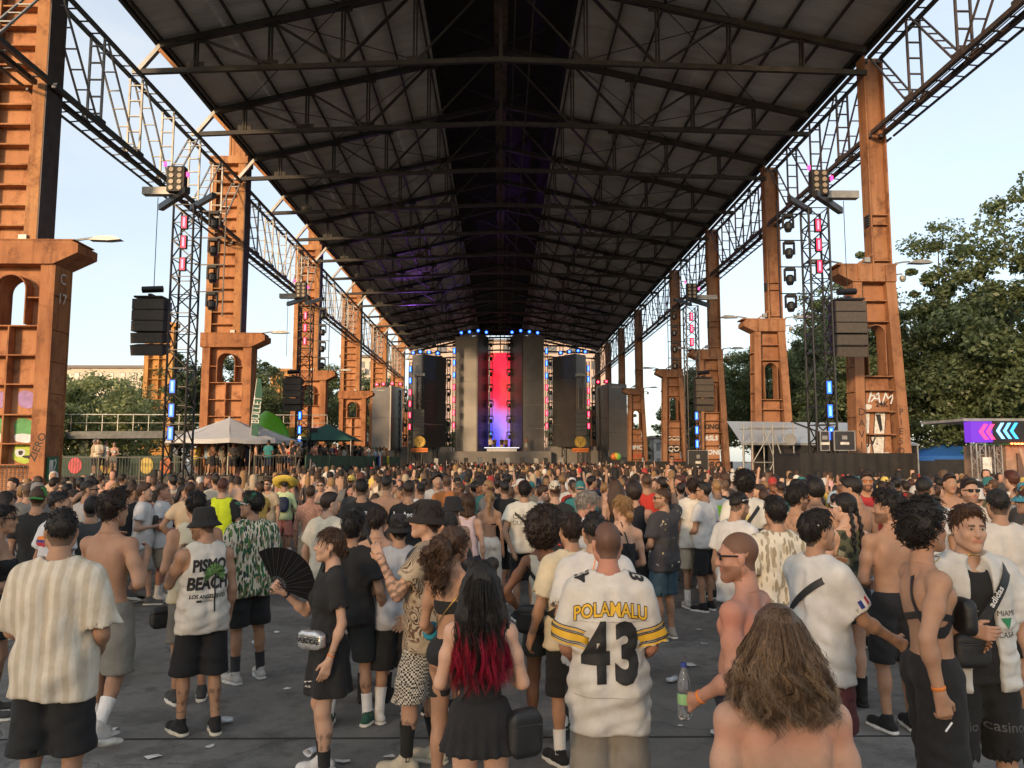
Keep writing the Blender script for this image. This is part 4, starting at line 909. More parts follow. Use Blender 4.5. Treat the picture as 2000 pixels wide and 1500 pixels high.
# black fence behind the right crowd
fn = thing('drape_fence', 'long black covered fence behind the crowd on the right', 'fence', (17, 44, 0))
for i in range(16): MB().box(i*2.2, i*2.2+2.17, i*.35, i*.35+.05, 0, 2.05+.06*math.sin(i*2)).build('fence_panel', M_DRAPE, fn)
fn2 = thing('drape_fence', 'black covered fence across the far right of the crowd', 'fence', (11, 62, 0))
for i in range(4): MB().box(i*2.2-1, i*2.2+1.17, 0, .05, 0, 1.95).build('fence_panel', M_DRAPE, fn2)
cb = thing('crowd_barrier', 'low steel crowd barrier beside the graffiti pillar', 'barrier', (16.8, 30.5, 0))
MB().beam((0, 0, 1.1), (9, 0, 1.1), .06).beam((0, 0, .2), (9, 0, .2), .05).build('rail', M_BLACKG, cb)
for i in range(10): MB().beam((i, 0, 0), (i, 0, 1.1), .04).build('post', M_BLACKG, cb)
# far tents and vehicles beyond the fence
for lb, x, y, c, w, zt_ in (('blue and green pop-up tent under the big tree on the right', 31.5, 54, (.02, .12, .42), 3.2, 2.7), ('green pop-up tent top beside the blue one', 34.2, 53, (.05, .30, .08), 2.6, 2.95), ('second blue pop-up tent near the lit kiosk', 38.0, 54, (.02, .14, .45), 2.2, 2.7)):
    t = thing('popup_tent', lb, 'tent', (x, y, 0), group='pop-up tents beyond the fence'); mt = plain('tent%.2f' % (c[0]+c[1]*3+x), c, .7, 0, .1)
    MB().add([(-w, -2, zt_-.35), (w, -2, zt_-.35), (w, 2, zt_-.35), (-w, 2, zt_-.35), (0, 0, zt_+.55)], [(0, 1, 4), (1, 2, 4), (2, 3, 4), (3, 0, 4)]).build('canopy', mt, t)
    MB().box(-w, w, -2.02, -2.0, zt_-.75, zt_-.35).build('valance', mt, t); lettering('valance_lettering', 'TURBO', .3, M_WHITEP, t, (w*.3, -2.03, zt_-.56))
    for sx in (-w, w): MB().tube([(sx, -2, 0), (sx, -2, zt_-.4)], .04, 6).build('pole', M_STEELL, t)
vn = thing('parked_van', 'white van roof showing over the black fence on the right', 'van', (29.5, 60, 0)); m = MB().prism([(-2.6, .4), (2.6, .4), (2.6, 1.5), (2.2, 2.5), (1.8, 2.75), (-2.6, 2.75)], -1, 1); m.build('body', plain('van_white', (.75, .75, .74), .35, 0, .03), vn)
MB().box(1.2, 2.2, -1.02, -1.002, 1.6, 2.4).build('window', M_GLASS, vn); MB().box(-.2, 1.0, -1.02, -1.002, 1.6, 2.4).build('window', M_GLASS, vn)
for x in (-1.7, 1.7): MB().lathe([(0, -.1), (.35, -.1), (.35, .1), (0, .1)], 16).build('wheel', M_BLACK, vn).matrix_local = Matrix.Translation((x, -1, .36)) @ Matrix.Rotation(R(90), 4, 'X')
# lit kiosk at the right edge
KY = 22.0
k_ = thing('kiosk', 'black fronted kiosk with glowing arrow sign at the right edge', 'kiosk', (X_(1900, KY), KY, 0)); kx = X_(1900, KY)
def kz(py): return W(1950, py, KY).z
MB().box(.62, 5, 0, .3, kz(866), kz(822)).build('sign_board', M_BLACK, k_); pb = MB().box(-.02, .6, -.03, .3, kz(864), kz(823)).build('sign_block', emat('sign_violet', (.16, .03, .55), .55), k_)
def chev(parent, x, z, w, h, th, mt, y=-.05):
    MB().prism([(x+w, z+h/2), (x+w-th, z+h/2), (x, z), (x+w-th, z-h/2), (x+w, z-h/2), (x+th, z)], y, y+.02).build('arrow', mt, parent)
zc = (kz(823)+kz(864))/2
for x in (.2, .4): chev(k_, x, zc, .26, .44, .11, emat('arrow_pink', (1, .04, .16), 1.3), -.06)
for i, x in enumerate((.72, .92, 1.12)): chev(k_, x, zc+.03, .24, .46, .09, emat('arrow_blue%d' % i, (.25-.1*i, .6-.1*i, 1), 1.1), -.03)
lettering('sign_lettering', 'NO', .6, emat('letter_white', (1, 1, 1), 1.2), k_, (2.15, -.02, zc), fat=.02)
for i in range(14): MB().lathe([(0, -.03), (.035, -.01), (.035, .01), (0, .03)], 8, (1.15+i*.1, -.02, kz(866.5)-.0)).build('red_lamp', emat('lamp_red', (1, .10, .02), 9), k_)
MB().box(1.2, 5, .35, 2.4, 0, kz(868)).build('cabin', plain('cabin_tan', (.30, .20, .14), .7), k_); MB().box(-.02, 5, .32, 2.6, kz(822)+.01, kz(816)).build('canopy', M_STEELL, k_)
MB().box(1.5, 5, .29, .345, .9, kz(885)).build('serving_hatch', plain('hatch_dark', (.12, .08, .06), .6), k_)
lattice(k_, .3, .2, 0, kz(866), .26, M_STEELL, .022, .012, 'sign_mast', .3); lattice(k_, .9, .35, 0, kz(866), .22, M_STEELL, .02, .012, 'sign_mast', .3)
MB().box(.1, .35, -.3, -.28, .5, kz(893)).build('notice', M_WHITEP, k_)
# ------------------------------------------------------------------ graffiti, numbers and plates on the pillars
p0 = LP[0]
def rect(nm, parent, x0, x1, y, z0, z1, mt): return MB().box(x0, x1, y, y+.003, z0, z1).build(nm, mt, parent)
lettering('pillar_number', 'C', .5, M_WHITEP, p0, (-13.62, .42, 7.85), (0, 1, 0)); lettering('pillar_number', '17', .5, M_WHITEP, p0, (-13.62, .42, 7.2), (0, 1, 0))
M_EXIT = plain('exit_green', (.01, .13, .06), .4); rect('x', p0, 0, .001, 0, 0, .001, M_EXIT); bpy.data.objects.remove(bpy.data.objects['x'])
ex = MB().box(-13.648, -13.63, .15, .75, 1.45, 2.2).build('exit_sign', M_EXIT, p0); MB().box(-13.628, -13.622, .25, .45, 1.7, 2.1).beam((-13.625, .5, 1.75), (-13.625, .62, 2.05), .05, .006, (1, 0, 0)).box(-13.628, -13.622, .52, .6, 2.05, 2.13).build('exit_symbol', M_WHITEP, ex)
cols = [('spray_green', (.10, .32, .12)), ('spray_lime', (.42, .55, .08)), ('spray_yellow', (.62, .50, .05)), ('spray_pale', (.60, .66, .72)), ('spray_dark', (.03, .03, .03)), ('spray_violet', (.35, .22, .45)), ('spray_red', (.45, .07, .03)), ('spray_olive', (.12, .16, .02))]
C = {n: plain(n, c, .7, 0, .2, 6) for n, c in cols}
def blob(parent, cx, cz, rx, rz, mt, y=.415, n=18, ph=0, wob=.12):
    MB().prism([(cx+rx*math.cos(i*6.283/n)*(1+wob*math.sin(3*i*6.283/n+ph)), cz+rz*math.sin(i*6.283/n)*(1+wob*math.cos(2*i*6.283/n+ph))) for i in range(n)], y, y+.004).build('graffiti', mt, parent)
for xs_ in (-15.45, -14.55):
    s = 1 if xs_ > -15 else -1
    blob(p0, xs_, 3.05, .36, .38, C['spray_green'], .412, ph=s); blob(p0, xs_, 2.78, .34, .15, C['spray_pale'], .408, ph=s); blob(p0, xs_, 2.3, .37, .30, C['spray_lime'], .411, ph=2*s); blob(p0, xs_-.1*s, 2.32, .16, .14, C['spray_pale'], .404); blob(p0, xs_-.08*s, 2.32, .07, .08, C['spray_dark'], .398); blob(p0, xs_+.12*s, 2.2, .14, .05, C['spray_dark'], .402); blob(p0, xs_, 4.0, .3, .3, C['spray_violet'], .412, ph=1)
for (tx, x, z, sz, rt) in (('ZIERO', -13.87, 2.5, .32, 1.2), ('NR', -13.9, 1.4, .25, .1), ('GEAST', -13.88, 1.2, .16, .0)): lettering('graffiti', tx, sz, M_BLACKP, p0, (x, -.004, z), rot=rt, fat=.004)
for i in range(4): rect('sticker', p0, -14.08+.02*i, -13.7-.03*i, -.003-.002*i, .2+.35*i, .5+.35*i, (M_WHITEP, C['spray_pale'], M_WHITEP, C['spray_red'])[i])
p1 = LP[1]
for tx, x in (('SO', -15.3), ('OK', -14.5)): lettering('graffiti', tx, .75, M_WHITEP, p1, (x, .40, 3.85), fat=.03, sx=.8)
lettering('graffiti', 'WEAR', .55, C['spray_violet'], LP[2], (-14.95, .40, 4.5), fat=.015, shear=.2); lettering('graffiti', 'ENZA', .5, C['spray_violet'], LP[2], (-14.95, .40, 3.1), fat=.015)
q0 = RP[0]
def gq(tx, px, py, sz, mt, parent=q0, fat=.01, rot=0., shear=0., sx=1., Y=30, y=.345, post=False):
    p = W(px, py, Y+(0 if post else .35)); lettering('graffiti', tx, sz, mt, parent, (p.x, -.006 if post else y, p.z), fat=fat, rot=rot, shear=shear, sx=sx)
gq('F', 1700, 775, .75, C['spray_pale'], fat=.0, shear=.3); gq('AM', 1722, 778, .62, C['spray_pale'], fat=.0, shear=.25, rot=-.1); gq('24K', 1722, 790, .3, M_BLACKP)
for (x, z, w, h, sh) in ((14.55, 3.55, .34, .8, 0), (15.1, 3.5, .5, .95, .1), (14.55, 2.45, .3, .55, 0), (15.05, 2.6, .42, .8, -.1)):
    pts = [(x-w/2, z-h/2), (x+w/2*.6, z-h/2), (x+w/2, z+h/2), (x-w/2+sh, z+h/2)]
    MB().prism([(a*1.0+(a-x)*.16, b+(b-z)*.08) for a, b in pts], .350, .353).build('graffiti', M_BLACKP, q0); MB().prism(pts, .342, .346).build('graffiti', M_WHITEP, q0)
blob(q0, 14.62, 4.2, .2, .12, M_WHITEP, .344); MB().prism([(14.95, 3.9), (15.15, 3.9), (15.2, 3.3), (15.1, 3.2)], .336, .340).build('graffiti', M_BLACKP, q0); gq('JV.', 1704, 862, .4, M_BLACKP, y=.335); blob(q0, 15.0, 2.35, .1, .14, M_WHITEP, .334); blob(q0, 15.32, 2.3, .12, .12, M_WHITEP, .334)
gq('BIPOCS', 1723, 906, .36, M_WHITEP, fat=.012, y=.02)
for i, ch in enumerate('DAVID'): gq(ch, 1683, 805+i*22, .4, M_BLACKP, post=True, fat=0.)
for i, ch in enumerate('PIESO'): gq(ch, 1760, 805+i*19, .36, M_BLACKP, post=True, fat=0.)
for i, (c, z) in enumerate((('spray_dark', .5), ('spray_pale', .9), ('spray_dark', 1.3), ('spray_yellow', 1.7))): MB().prism([(15.5+.3*math.cos(k*.9+i), z+.2*math.sin(k*.9+i)*(1+.5*(k % 2))) for k in range(7)], -.004-.002*i, -.002-.002*i).build('graffiti', C[c], q0)
for pl, words_ in ((RP[1], (('CREST', 3.6, M_BLACKP), ('LINK', 2.9, M_BLACKP))), (RP[2], (('KING', 4.4, M_BLACKP), ('RSLS', 3.6, C['spray_pale']), ('XONE', 2.6, C['spray_pale']), ('ORO', 1.7, M_BLACKP))), (RP[3], (('OCIB', 3.9, M_WHITEP), ('QO', 3.0, M_WHITEP), ('MOKER', 2.0, C['spray_red']))), (RP[4], (('BMC', 3.4, C['spray_pale']), ('SAN', 2.5, C['spray_red'])))):
    for tx, z, mt in words_: lettering('graffiti', tx, .62 if len(tx) < 4 else .46, mt, pl, (14.97, .34, z), fat=.02, shear=.1)
MB().box(14.48, 15.5, .347, .351, 2.65, 3.35).build('graffiti', M_BLACKP, RP[3])
for i, c in enumerate(((.7, .2, .05), (.75, .55, .05), (.2, .5, .12))):
    b_ = MB().lathe([(.38*math.sin(k*math.pi/8), -.4*math.cos(k*math.pi/8)) for k in range(9)], 12).build('balloon', plain('balloon%d' % i, c, .35, 0, 0), None, True); b_.location = W(1199+i*4.2, 892-(i % 2), 85); tag(b_, ('orange balloon above the far crowd', 'yellow balloon above the far crowd', 'green balloon above the far crowd')[i], 'balloon', 'balloons over the far crowd')
# ------------------------------------------------------------------ figures: smooth signed fields meshed with surface nets
class Field:
    def __init__(s, lo, hi, h):
        s.h = h; s.lo = np.array(lo, np.float32)-2*h; n = np.ceil((np.array(hi)+2*h-s.lo)/h).astype(int)+1
        s.ax = [s.lo[i]+h*np.arange(n[i], dtype=np.float32) for i in range(3)]; s.F = np.full(n, 1., np.float32)
    def sub(s, lo, hi):
        sl = []
        for i in range(3):
            a = int(np.searchsorted(s.ax[i], lo[i])); b = int(np.searchsorted(s.ax[i], hi[i]))
            if b <= a: return None
            sl.append(slice(a, b))
        return tuple(sl), [s.ax[i][sl[i]].reshape([-1 if j == i else 1 for j in range(3)]) for i in range(3)]
    def put(s, sl, d, k, mode):
        f = s.F[sl]
        if mode == 'sub':
            if k: hh = np.maximum(k-np.abs(f+d), 0)/k; s.F[sl] = np.maximum(f, -d)+hh*hh*k*.25
            else: s.F[sl] = np.maximum(f, -d)
        else:
            hh = np.maximum(k-np.abs(f-d), 0)/k; s.F[sl] = np.minimum(f, d)-hh*hh*k*.25
    def cap(s, a, b, ra, rb=None, k=.02, mode='add', clip=None, sc=(1, 1, 1)):
        rb = ra if rb is None else rb; a, b = np.array(a, np.float32), np.array(b, np.float32); S_ = np.array(sc, np.float32); m = max(ra, rb)/S_.min()+k+3*s.h
        g = s.sub(np.minimum(a, b)-m, np.maximum(a, b)+m)
        if g is None: return s
        sl, (x, y, z) = g; ba = (b-a)*S_; L = float(ba@ba)+1e-9
        px, py, pz = (x-a[0])*S_[0], (y-a[1])*S_[1], (z-a[2])*S_[2]
        t = np.clip((px*ba[0]+py*ba[1]+pz*ba[2])/L, 0, 1)
        d = np.sqrt((px-t*ba[0])**2+(py-t*ba[1])**2+(pz-t*ba[2])**2)-(ra+(rb-ra)*t)
        if clip is not None:
            (c, n) = clip; d = np.maximum(d, (x-c[0])*n[0]+(y-c[1])*n[1]+(z-c[2])*n[2])
        s.put(sl, d/S_.max(), k, mode); return s
    def ell(s, c, r, k=.02, mode='add', M=None):
        r = np.array(r if hasattr(r, '__len__') else (r, r, r), np.float32); m = r.max()+k+3*s.h; c = np.array(c, np.float32)
        g = s.sub(c-m, c+m)
        if g is None: return s
        sl, (x, y, z) = g; x, y, z = x-c[0], y-c[1], z-c[2]
        if M is not None: x, y, z = (x*M[0][j]+y*M[1][j]+z*M[2][j] for j in range(3))
        k0 = np.sqrt((x/r[0])**2+(y/r[1])**2+(z/r[2])**2); k1 = np.sqrt((x/r[0]**2)**2+(y/r[1]**2)**2+(z/r[2]**2)**2)+1e-6
        s.put(sl, k0*(k0-1)/k1, k, mode); return s
    def box(s, c, hf, r=.02, k=.01):
        x, y, z = s.grid(); q = [np.abs(v-c[i])-(hf[i]-r) for i, v in enumerate((x, y, z))]
        d = np.sqrt(np.maximum(q[0], 0)**2+np.maximum(q[1], 0)**2+np.maximum(q[2], 0)**2)+np.minimum(np.maximum(np.maximum(q[0], q[1]), q[2]), 0)-r
        s.put(tuple(slice(None) for _ in range(3)), d, k, 'add'); return s
    def grid(s): return [s.ax[i].reshape([-1 if j == i else 1 for j in range(3)]) for i in range(3)]
    def clip(s, n, c):                   # keep where n.p < c
        x, y, z = s.grid(); s.F = np.maximum(s.F, x*n[0]+y*n[1]+z*n[2]-c); return s
    def mesh(s, smooth=1):
        F = s.F; sg = F < 0; n = np.array(F.shape)-1; c = np.zeros(n, np.uint8); off = [(i, j, k) for i in (0, 1) for j in (0, 1) for k in (0, 1)]
        for (i, j, k) in off: c += sg[i:n[0]+i, j:n[1]+j, k:n[2]+k]
        act = (c > 0) & (c < 8); I = np.argwhere(act)
        if len(I) == 0: return np.zeros((0, 3)), np.zeros((0, 4), int)
        idx = np.full(n, -1, np.int64); idx[act] = np.arange(len(I))
        val = np.stack([F[I[:, 0]+i, I[:, 1]+j, I[:, 2]+k] for (i, j, k) in off], 1); acc = np.zeros((len(I), 3)); cnt = np.zeros(len(I))
        for a in range(8):
            for b in range(a+1, 8):
                d = np.array(off[b])-np.array(off[a])
                if np.abs(d).sum() != 1: continue
                va, vb = val[:, a], val[:, b]; m = (va < 0) != (vb < 0); t = va[m]/(va[m]-vb[m])
                acc[m] += np.array(off[a])+t[:, None]*d; cnt[m] += 1
        V = s.lo+s.h*(I+acc/cnt[:, None]); Q = []
        for ax in range(3):
            u, w = (ax+1) % 3, (ax+2) % 3
            A = np.moveaxis(sg, (ax, u, w), (0, 1, 2)); ID = np.moveaxis(idx, (ax, u, w), (0, 1, 2))
            e = A[:-1] != A[1:]; e[:, 0, :] = False; e[:, :, 0] = False; e = e[:, :ID.shape[1], :ID.shape[2]]
            P = np.argwhere(e)
            if len(P) == 0: continue
            i, j, k = P.T; q = np.stack([ID[i, j-1, k-1], ID[i, j, k-1], ID[i, j, k], ID[i, j-1, k]], 1)
            fl = A[i, j, k]; q[~fl] = q[~fl][:, ::-1]; Q.append(q)
        Q = np.concatenate(Q); Q = Q[(Q >= 0).all(1)]
        for _ in range(smooth):          # light relaxation
            acc = np.zeros_like(V); cnt = np.zeros(len(V))
            for a, b in ((0, 1), (1, 2), (2, 3), (3, 0)):
                np.add.at(acc, Q[:, a], V[Q[:, b]]); np.add.at(cnt, Q[:, a], 1); np.add.at(acc, Q[:, b], V[Q[:, a]]); np.add.at(cnt, Q[:, b], 1)
            V = V*.5+.5*acc/np.maximum(cnt, 1)[:, None]
        return V, Q
def wob(g, seed, scale, n=5):            # cheap smooth noise made of sines
    r = np.random.default_rng(seed); x, y, z = g; o = 0
    for i in range(n):
        d = r.normal(size=3)*np.array(scale); o = o+np.sin(x*d[0]+y*d[1]+z*d[2]+r.uniform(0, 6.3))
    return o/n
# ---- materials driven by each object's own colour
def _objcol(nt): return N(nt, 'ShaderNodeObjectInfo').outputs['Color']
def skin_mat():
    m, nt, b = _new('skin'); b.inputs['Roughness'].default_value = .55; b.inputs['Specular IOR Level'].default_value = .25
    at = N(nt, 'ShaderNodeAttribute', attribute_name='tint'); p = pos(nt)
    c = mixc(nt, 1., _objcol(nt), ramp(nt, noise(nt, p, 9, 4), [(.3, (.86, .80, .78)), (.7, (1.1, 1.02, .98))]), 'MULTIPLY')
    c = mixc(nt, ramp(nt, noise(nt, p, 3, 2), [(.45, (0, 0, 0)), (.75, (.20, .20, .20))]), c, (.46, .19, .12))
    c = mixc(nt, ramp(nt, noise(nt, p, 55, 3, .7), [(.58, (0, 0, 0)), (.75, (.30, .30, .30))]), c, (.24, .115, .07)); c = mixc(nt, at.outputs['Alpha'], c, at.outputs['Color']); nt.links.new(c, b.inputs['Base Color']); nt.links.new(ramp(nt, noise(nt, p, 14, 4), [(.3, (.40, .40, .40)), (.7, (.68, .68, .68))]), b.inputs['Roughness'])
    b.inputs['Subsurface Weight'].default_value = .06; b.inputs['Subsurface Radius'].default_value = (.02, .008, .004)
    bump(nt, b, noise(nt, p, 90, 3), .12, .004); return m
def cloth_mat(name='cloth', pattern=None, rough=.9, bscale=9, bstr=.45):
    m, nt, b = _new(name); b.inputs['Roughness'].default_value = rough; b.inputs['Sheen Weight'].default_value = .03
    p = pos(nt, (1, 1, 1), False); base = _objcol(nt)
    if pattern: base = pattern(nt, p, base)
    c = mixc(nt, 1., base, ramp(nt, noise(nt, p, 7, 4), [(.3, (.84, .84, .84)), (.7, (1.12, 1.12, 1.12))]), 'MULTIPLY')
    nt.links.new(c, b.inputs['Base Color'])
    h = mixc(nt, .12, noise(nt, pos(nt, (1.5, 1.5, .8), False), bscale, 2, .5), noise(nt, p, 420, 2)); bump(nt, b, h, bstr, .03); return m
def hair_mat():
    m, nt, b = _new('hair'); b.inputs['Roughness'].default_value = .42; b.inputs['Specular IOR Level'].default_value = .35
    ps = pos(nt, (1, 1, .16), False); st = noise(nt, ps, 130, 3, .7)
    at = N(nt, 'ShaderNodeAttribute', attribute_name='tint'); base = mixc(nt, at.outputs['Alpha'], _objcol(nt), at.outputs['Color'])
    nt.links.new(mixc(nt, 1., base, ramp(nt, st, [(.3, (.45, .45, .45)), (.7, (1.6, 1.55, 1.5))]), 'MULTIPLY'), b.inputs['Base Color']); bump(nt, b, st, .8, .012); return m
def vor(nt, p, sc, feat='F1'):
    v = N(nt, 'ShaderNodeTexVoronoi', Scale=sc, feature=feat); nt.links.new(p, v.inputs['Vector']); return v
def pat_leaves(bgc, c1, c2, sc=7., width=.5):
    def f(nt, p, base):                  # leaf blades: stretched cells turned each its own way
        d = N(nt, 'ShaderNodeTexNoise', Scale=3.5, Detail=1.0); nt.links.new(p, d.inputs['Vector']); q = mixc(nt, .25, p, d.outputs[1], 'ADD')
        v = vor(nt, q, sc); w = N(nt, 'ShaderNodeTexWave', Scale=sc*2.2, Distortion=7.0, Detail=1.0); nt.links.new(q, w.inputs['Vector'])
        a = mixc(nt, 1., ramp(nt, w.outputs[1], [(.42, (0, 0, 0)), (.52, (1, 1, 1))]), ramp(nt, v.outputs[0], [(width*.75, (1, 1, 1)), (width, (0, 0, 0))]), 'MULTIPLY')
        lc = ramp(nt, v.outputs[1], [(.2, c1), (.6, c2)]); return mixc(nt, a, bgc, lc)
    return f
def pat_blades(bgc, cols, sc=9., thr=.30):
    def f(nt, p, base):                  # crossing layers of slender leaves
        c = bgc
        for i, cc in enumerate(cols):
            m = N(nt, 'ShaderNodeMapping'); m.inputs[1].default_value = (i*.37, i*.21, i*.53); m.inputs[2].default_value = (0, .5+i*1.13, .4*i); m.inputs[3].default_value = (1., .6, .27); nt.links.new(p, m.inputs[0])
            v = vor(nt, m.outputs[0], sc*(1+.12*i)); c = mixc(nt, ramp(nt, v.outputs[0], [(thr, (1, 1, 1)), (thr+.03, (0, 0, 0))]), c, cc)
        return c
    return f
def pat_spots(bgc, c1, sc=9., size=.30, c2=None):
    def f(nt, p, base):
        v = vor(nt, p, sc); n = noise(nt, p, sc*6, 2); e = mixc(nt, .35, v.outputs[0], n)
        a = ramp(nt, e, [(size*.9, (1, 1, 1)), (size, (0, 0, 0))]); return mixc(nt, a, bgc, ramp(nt, v.outputs[1], [(.3, c1), (.6, c2 or c1)]))
    return f
def pat_stripes(c1, c2, sc=14.):
    def f(nt, p, base):
        w = N(nt, 'ShaderNodeTexWave', Scale=sc, Distortion=1.2, Detail=2.0); nt.links.new(p, w.inputs['Vector']); return mixc(nt, ramp(nt, w.outputs[1], [(.25, (0, 0, 0)), (.75, (1, 1, 1))]), c1, c2)
    return f
def pat_check(c1, c2, sc=60.):
    def f(nt, p, base):
        d = N(nt, 'ShaderNodeTexNoise', Scale=6.0, Detail=1.0); nt.links.new(p, d.inputs['Vector']); q = mixc(nt, .06, p, d.outputs[1], 'ADD')
        k = N(nt, 'ShaderNodeTexChecker', Scale=sc); k.inputs[1].default_value = (*c1, 1); k.inputs[2].default_value = (*c2, 1); nt.links.new(q, k.inputs[0]); return k.outputs[0]
    return f
M_SKIN, M_CLOTH, M_HAIR = skin_mat(), cloth_mat(), hair_mat()
M_KNIT = cloth_mat('knit', pat_stripes((.50, .425, .32), (.62, .555, .45), 5.), .95, 26, .28)
M_TROP = cloth_mat('tropical', pat_blades((.66, .58, .44), [(.025, .09, .04), (.13, .20, .06), (.03, .13, .06), (.02, .04, .05), (.40, .28, .16), (.05, .14, .04), (.02, .07, .03)], 22., .30))
M_PALM = cloth_mat('palm_print', pat_blades((.66, .60, .48), [(.34, .28, .19), (.28, .23, .15), (.40, .34, .24), (.30, .25, .17)], 21., .30))
M_GREYP = cloth_mat('grey_print', pat_spots((.045, .042, .045), (.62, .58, .50), 9., .27, (.5, .4, .2)))
M_FLOR = cloth_mat('floral', pat_spots((.02, .022, .022), (.65, .04, .03), 11., .36, (.05, .2, .06)))
M_SNAKE = cloth_mat('snake_print', pat_leaves((.42, .34, .24), (.05, .03, .02), (.12, .07, .04), 11., .7))
M_CAMO = cloth_mat('camouflage', pat_spots((.10, .105, .06), (.34, .32, .22), 13., .45, (.03, .035, .025)))
M_CHECK = cloth_mat('wavy_check', pat_check((.02, .02, .02), (.62, .58, .5), 75.))
M_RAINB = cloth_mat('bright_print', pat_spots((.05, .25, .35), (.7, .3, .05), 20., .42, (.6, .55, .1)))
M_LACE = cloth_mat('lace', pat_spots((.012, .011, .012), (.09, .06, .045), 45., .22))
M_DENIM = cloth_mat('denim', None, .9, 16, .4)
M_GLOSSB = plain('gloss_black', (.01, .01, .011), .12, 0, 0, spec=.7); M_LENS = plain('mirror_lens', (.10, .04, .35), .06, .85, 0)
M_SILV, M_GOLDJ = plain('silver_foil', (.62, .62, .62), .22, .75, .25, 25, .5, 40), plain('gold_chain', (.60, .40, .14), .25, .9, 0)
M_NYL = plain('black_nylon', (.014, .014, .015), .5, 0, .2, 20, .3, 160)
# ---- skeleton and body
def rotz(a): c, s = math.cos(a), math.sin(a); return np.array([[c, -s, 0], [s, c, 0], [0, 0, 1]])
def rotx(a): c, s = math.cos(a), math.sin(a); return np.array([[1, 0, 0], [0, c, -s], [0, s, c]])
ARMS = {  # elbow from shoulder, wrist from elbow; x is outward, y forward
    'down': ((.055, -.03, -.285), (.01, .06, -.245)), 'loose': ((.10, -.03, -.27), (.03, .10, -.23)), 'bent': ((.07, -.06, -.275), (-.10, .21, .02)),
    'front': ((.06, .02, -.285), (-.15, .19, -.06)), 'hip': ((.17, -.06, -.235), (-.13, .10, -.20)), 'mouth': ((.06, .10, -.26), (-.07, .12, .22)),
    'up': ((.13, .04, .26), (-.02, .06, .25)), 'fist': ((.20, .14, .10), (-.03, .03, .25)), 'phone': ((.05, .16, -.22), (-.08, .17, .16)), 'out': ((.20, .12, -.16), (.10, .20, -.10)),
    'back': ((.09, -.10, -.265), (-.10, -.08, -.22)), 'head': ((.20, .02, .12), (-.16, .02, .17)), 'cup': ((.07, .03, -.28), (-.03, .23, .07)), 'reach': ((.08, .20, -.18), (.02, .22, -.10))}
def skel(sp):
    f = sp.get('fem', 0); sx, hx = (.155, .088) if f else (.182, .092); J = {}
    J['neck'] = np.array((0, -.025, 1.475)); wd = sp.get('wide', 1.)
    for s, n in ((-1, 'L'), (1, 'R')):
        sh = np.array((s*sx*wd, -.02, 1.405)); a = sp.get('arms', ('down', 'down'))[0 if s < 0 else 1]; e, w = ARMS[a] if isinstance(a, str) else a
        if isinstance(a, str) and a in ('up', 'fist', 'head'): sh = sh+np.array((-s*.012, 0, .025))
        J['sh'+n] = sh; J['el'+n] = sh+np.array((s*e[0], e[1], e[2])); J['wr'+n] = J['el'+n]+np.array((s*w[0], w[1], w[2]))
    st = sp.get('legs', 'stand'); ft = {'stand': ((-.11, .0), (.11, .02)), 'wide': ((-.17, -.02), (.17, .03)), 'walk': ((-.09, .16), (.10, -.20)), 'step': ((-.10, -.16), (.11, .16)), 'close': ((-.08, 0), (.085, .04)), 'cross': ((-.05, .08), (.07, -.06))}[st] if isinstance(st, str) else st
    for s, n, (x, y) in ((-1, 'L', ft[0]), (1, 'R', ft[1])):
        J['hip'+n] = np.array((s*hx, 0, .92)); an = np.array((x, y-.02, .085+(.10 if y < -.15 else 0))); J['an'+n] = an
        kn = (J['hip'+n]+an)/2+np.array((s*.005, .035+(.10 if y < -.15 else 0), .0)); J['kn'+n] = kn; J['toe'+n] = an+np.array((s*.03, .15, -.05 if y >= -.15 else -.11))
    hy, hp = (R(v) for v in sp.get('head', (0, 0))); J['HM'] = rotz(hy) @ rotx(hp); J['hp'] = np.array((0, -.012, 1.57)); return J
def hd(J, p): return J['hp']+J['HM'] @ (np.array(p)+np.array((0, .022, .085)))      # head-local to person-local
def add_torso(F, J, f, o=0., k=.05, wd=1., belly=0.):
    if f:
        F.ell((0, -.005, 1.29), (.132+o, .092+o, .16+o), k).ell((0, 0, 1.10), (.112+o, .082+o, .14+o), k).ell((0, -.005, .955), (.158+o, .112+o, .115+o), k)
        for s in (-1, 1): F.ell((s*.068, .075, 1.27), (.062+o, .058+o, .062+o), .03).ell((s*.078, -.062, .925), (.08+o, .075+o, .085+o), .03)
        F.cap((-.11, -.02, 1.395), (.11, -.02, 1.395), .046+o, k=.04)
    else:
        F.ell((0, -.005, 1.285), ((.158+o)*wd, .108+o, .17+o), k).ell((0, 0, 1.11), ((.138+o)*wd, .097+o+belly, .15+o), k).ell((0, 0, .965), (.155*wd+o, .108+o, .115+o), k)
        F.cap((-.13*wd, -.02, 1.395), (.13*wd, -.02, 1.395), .056+o, k=.045)
        for s in (-1, 1):
            F.ell((s*.098*wd, -.03, 1.27), (.062+o, .07+o, .14+o), .03).ell((s*.072, .068, 1.325), (.072+o, .036+o, .05+o), .03)
            F.ell((s*.072, -.055, .93), (.078+o, .072+o, .085+o), .03).ell((s*.088*wd, -.082, 1.335), (.052+o, .03+o, .07+o), .025)
        F.cap((0, -.142-o, .99), (0, -.140-o, 1.40), .022, k=.035, mode='sub')
    for s in (-1, 1): F.cap((s*.025, -.03, 1.50), (s*.125*wd, -.025, 1.42), .034+o, .04+o, .04)
    return F
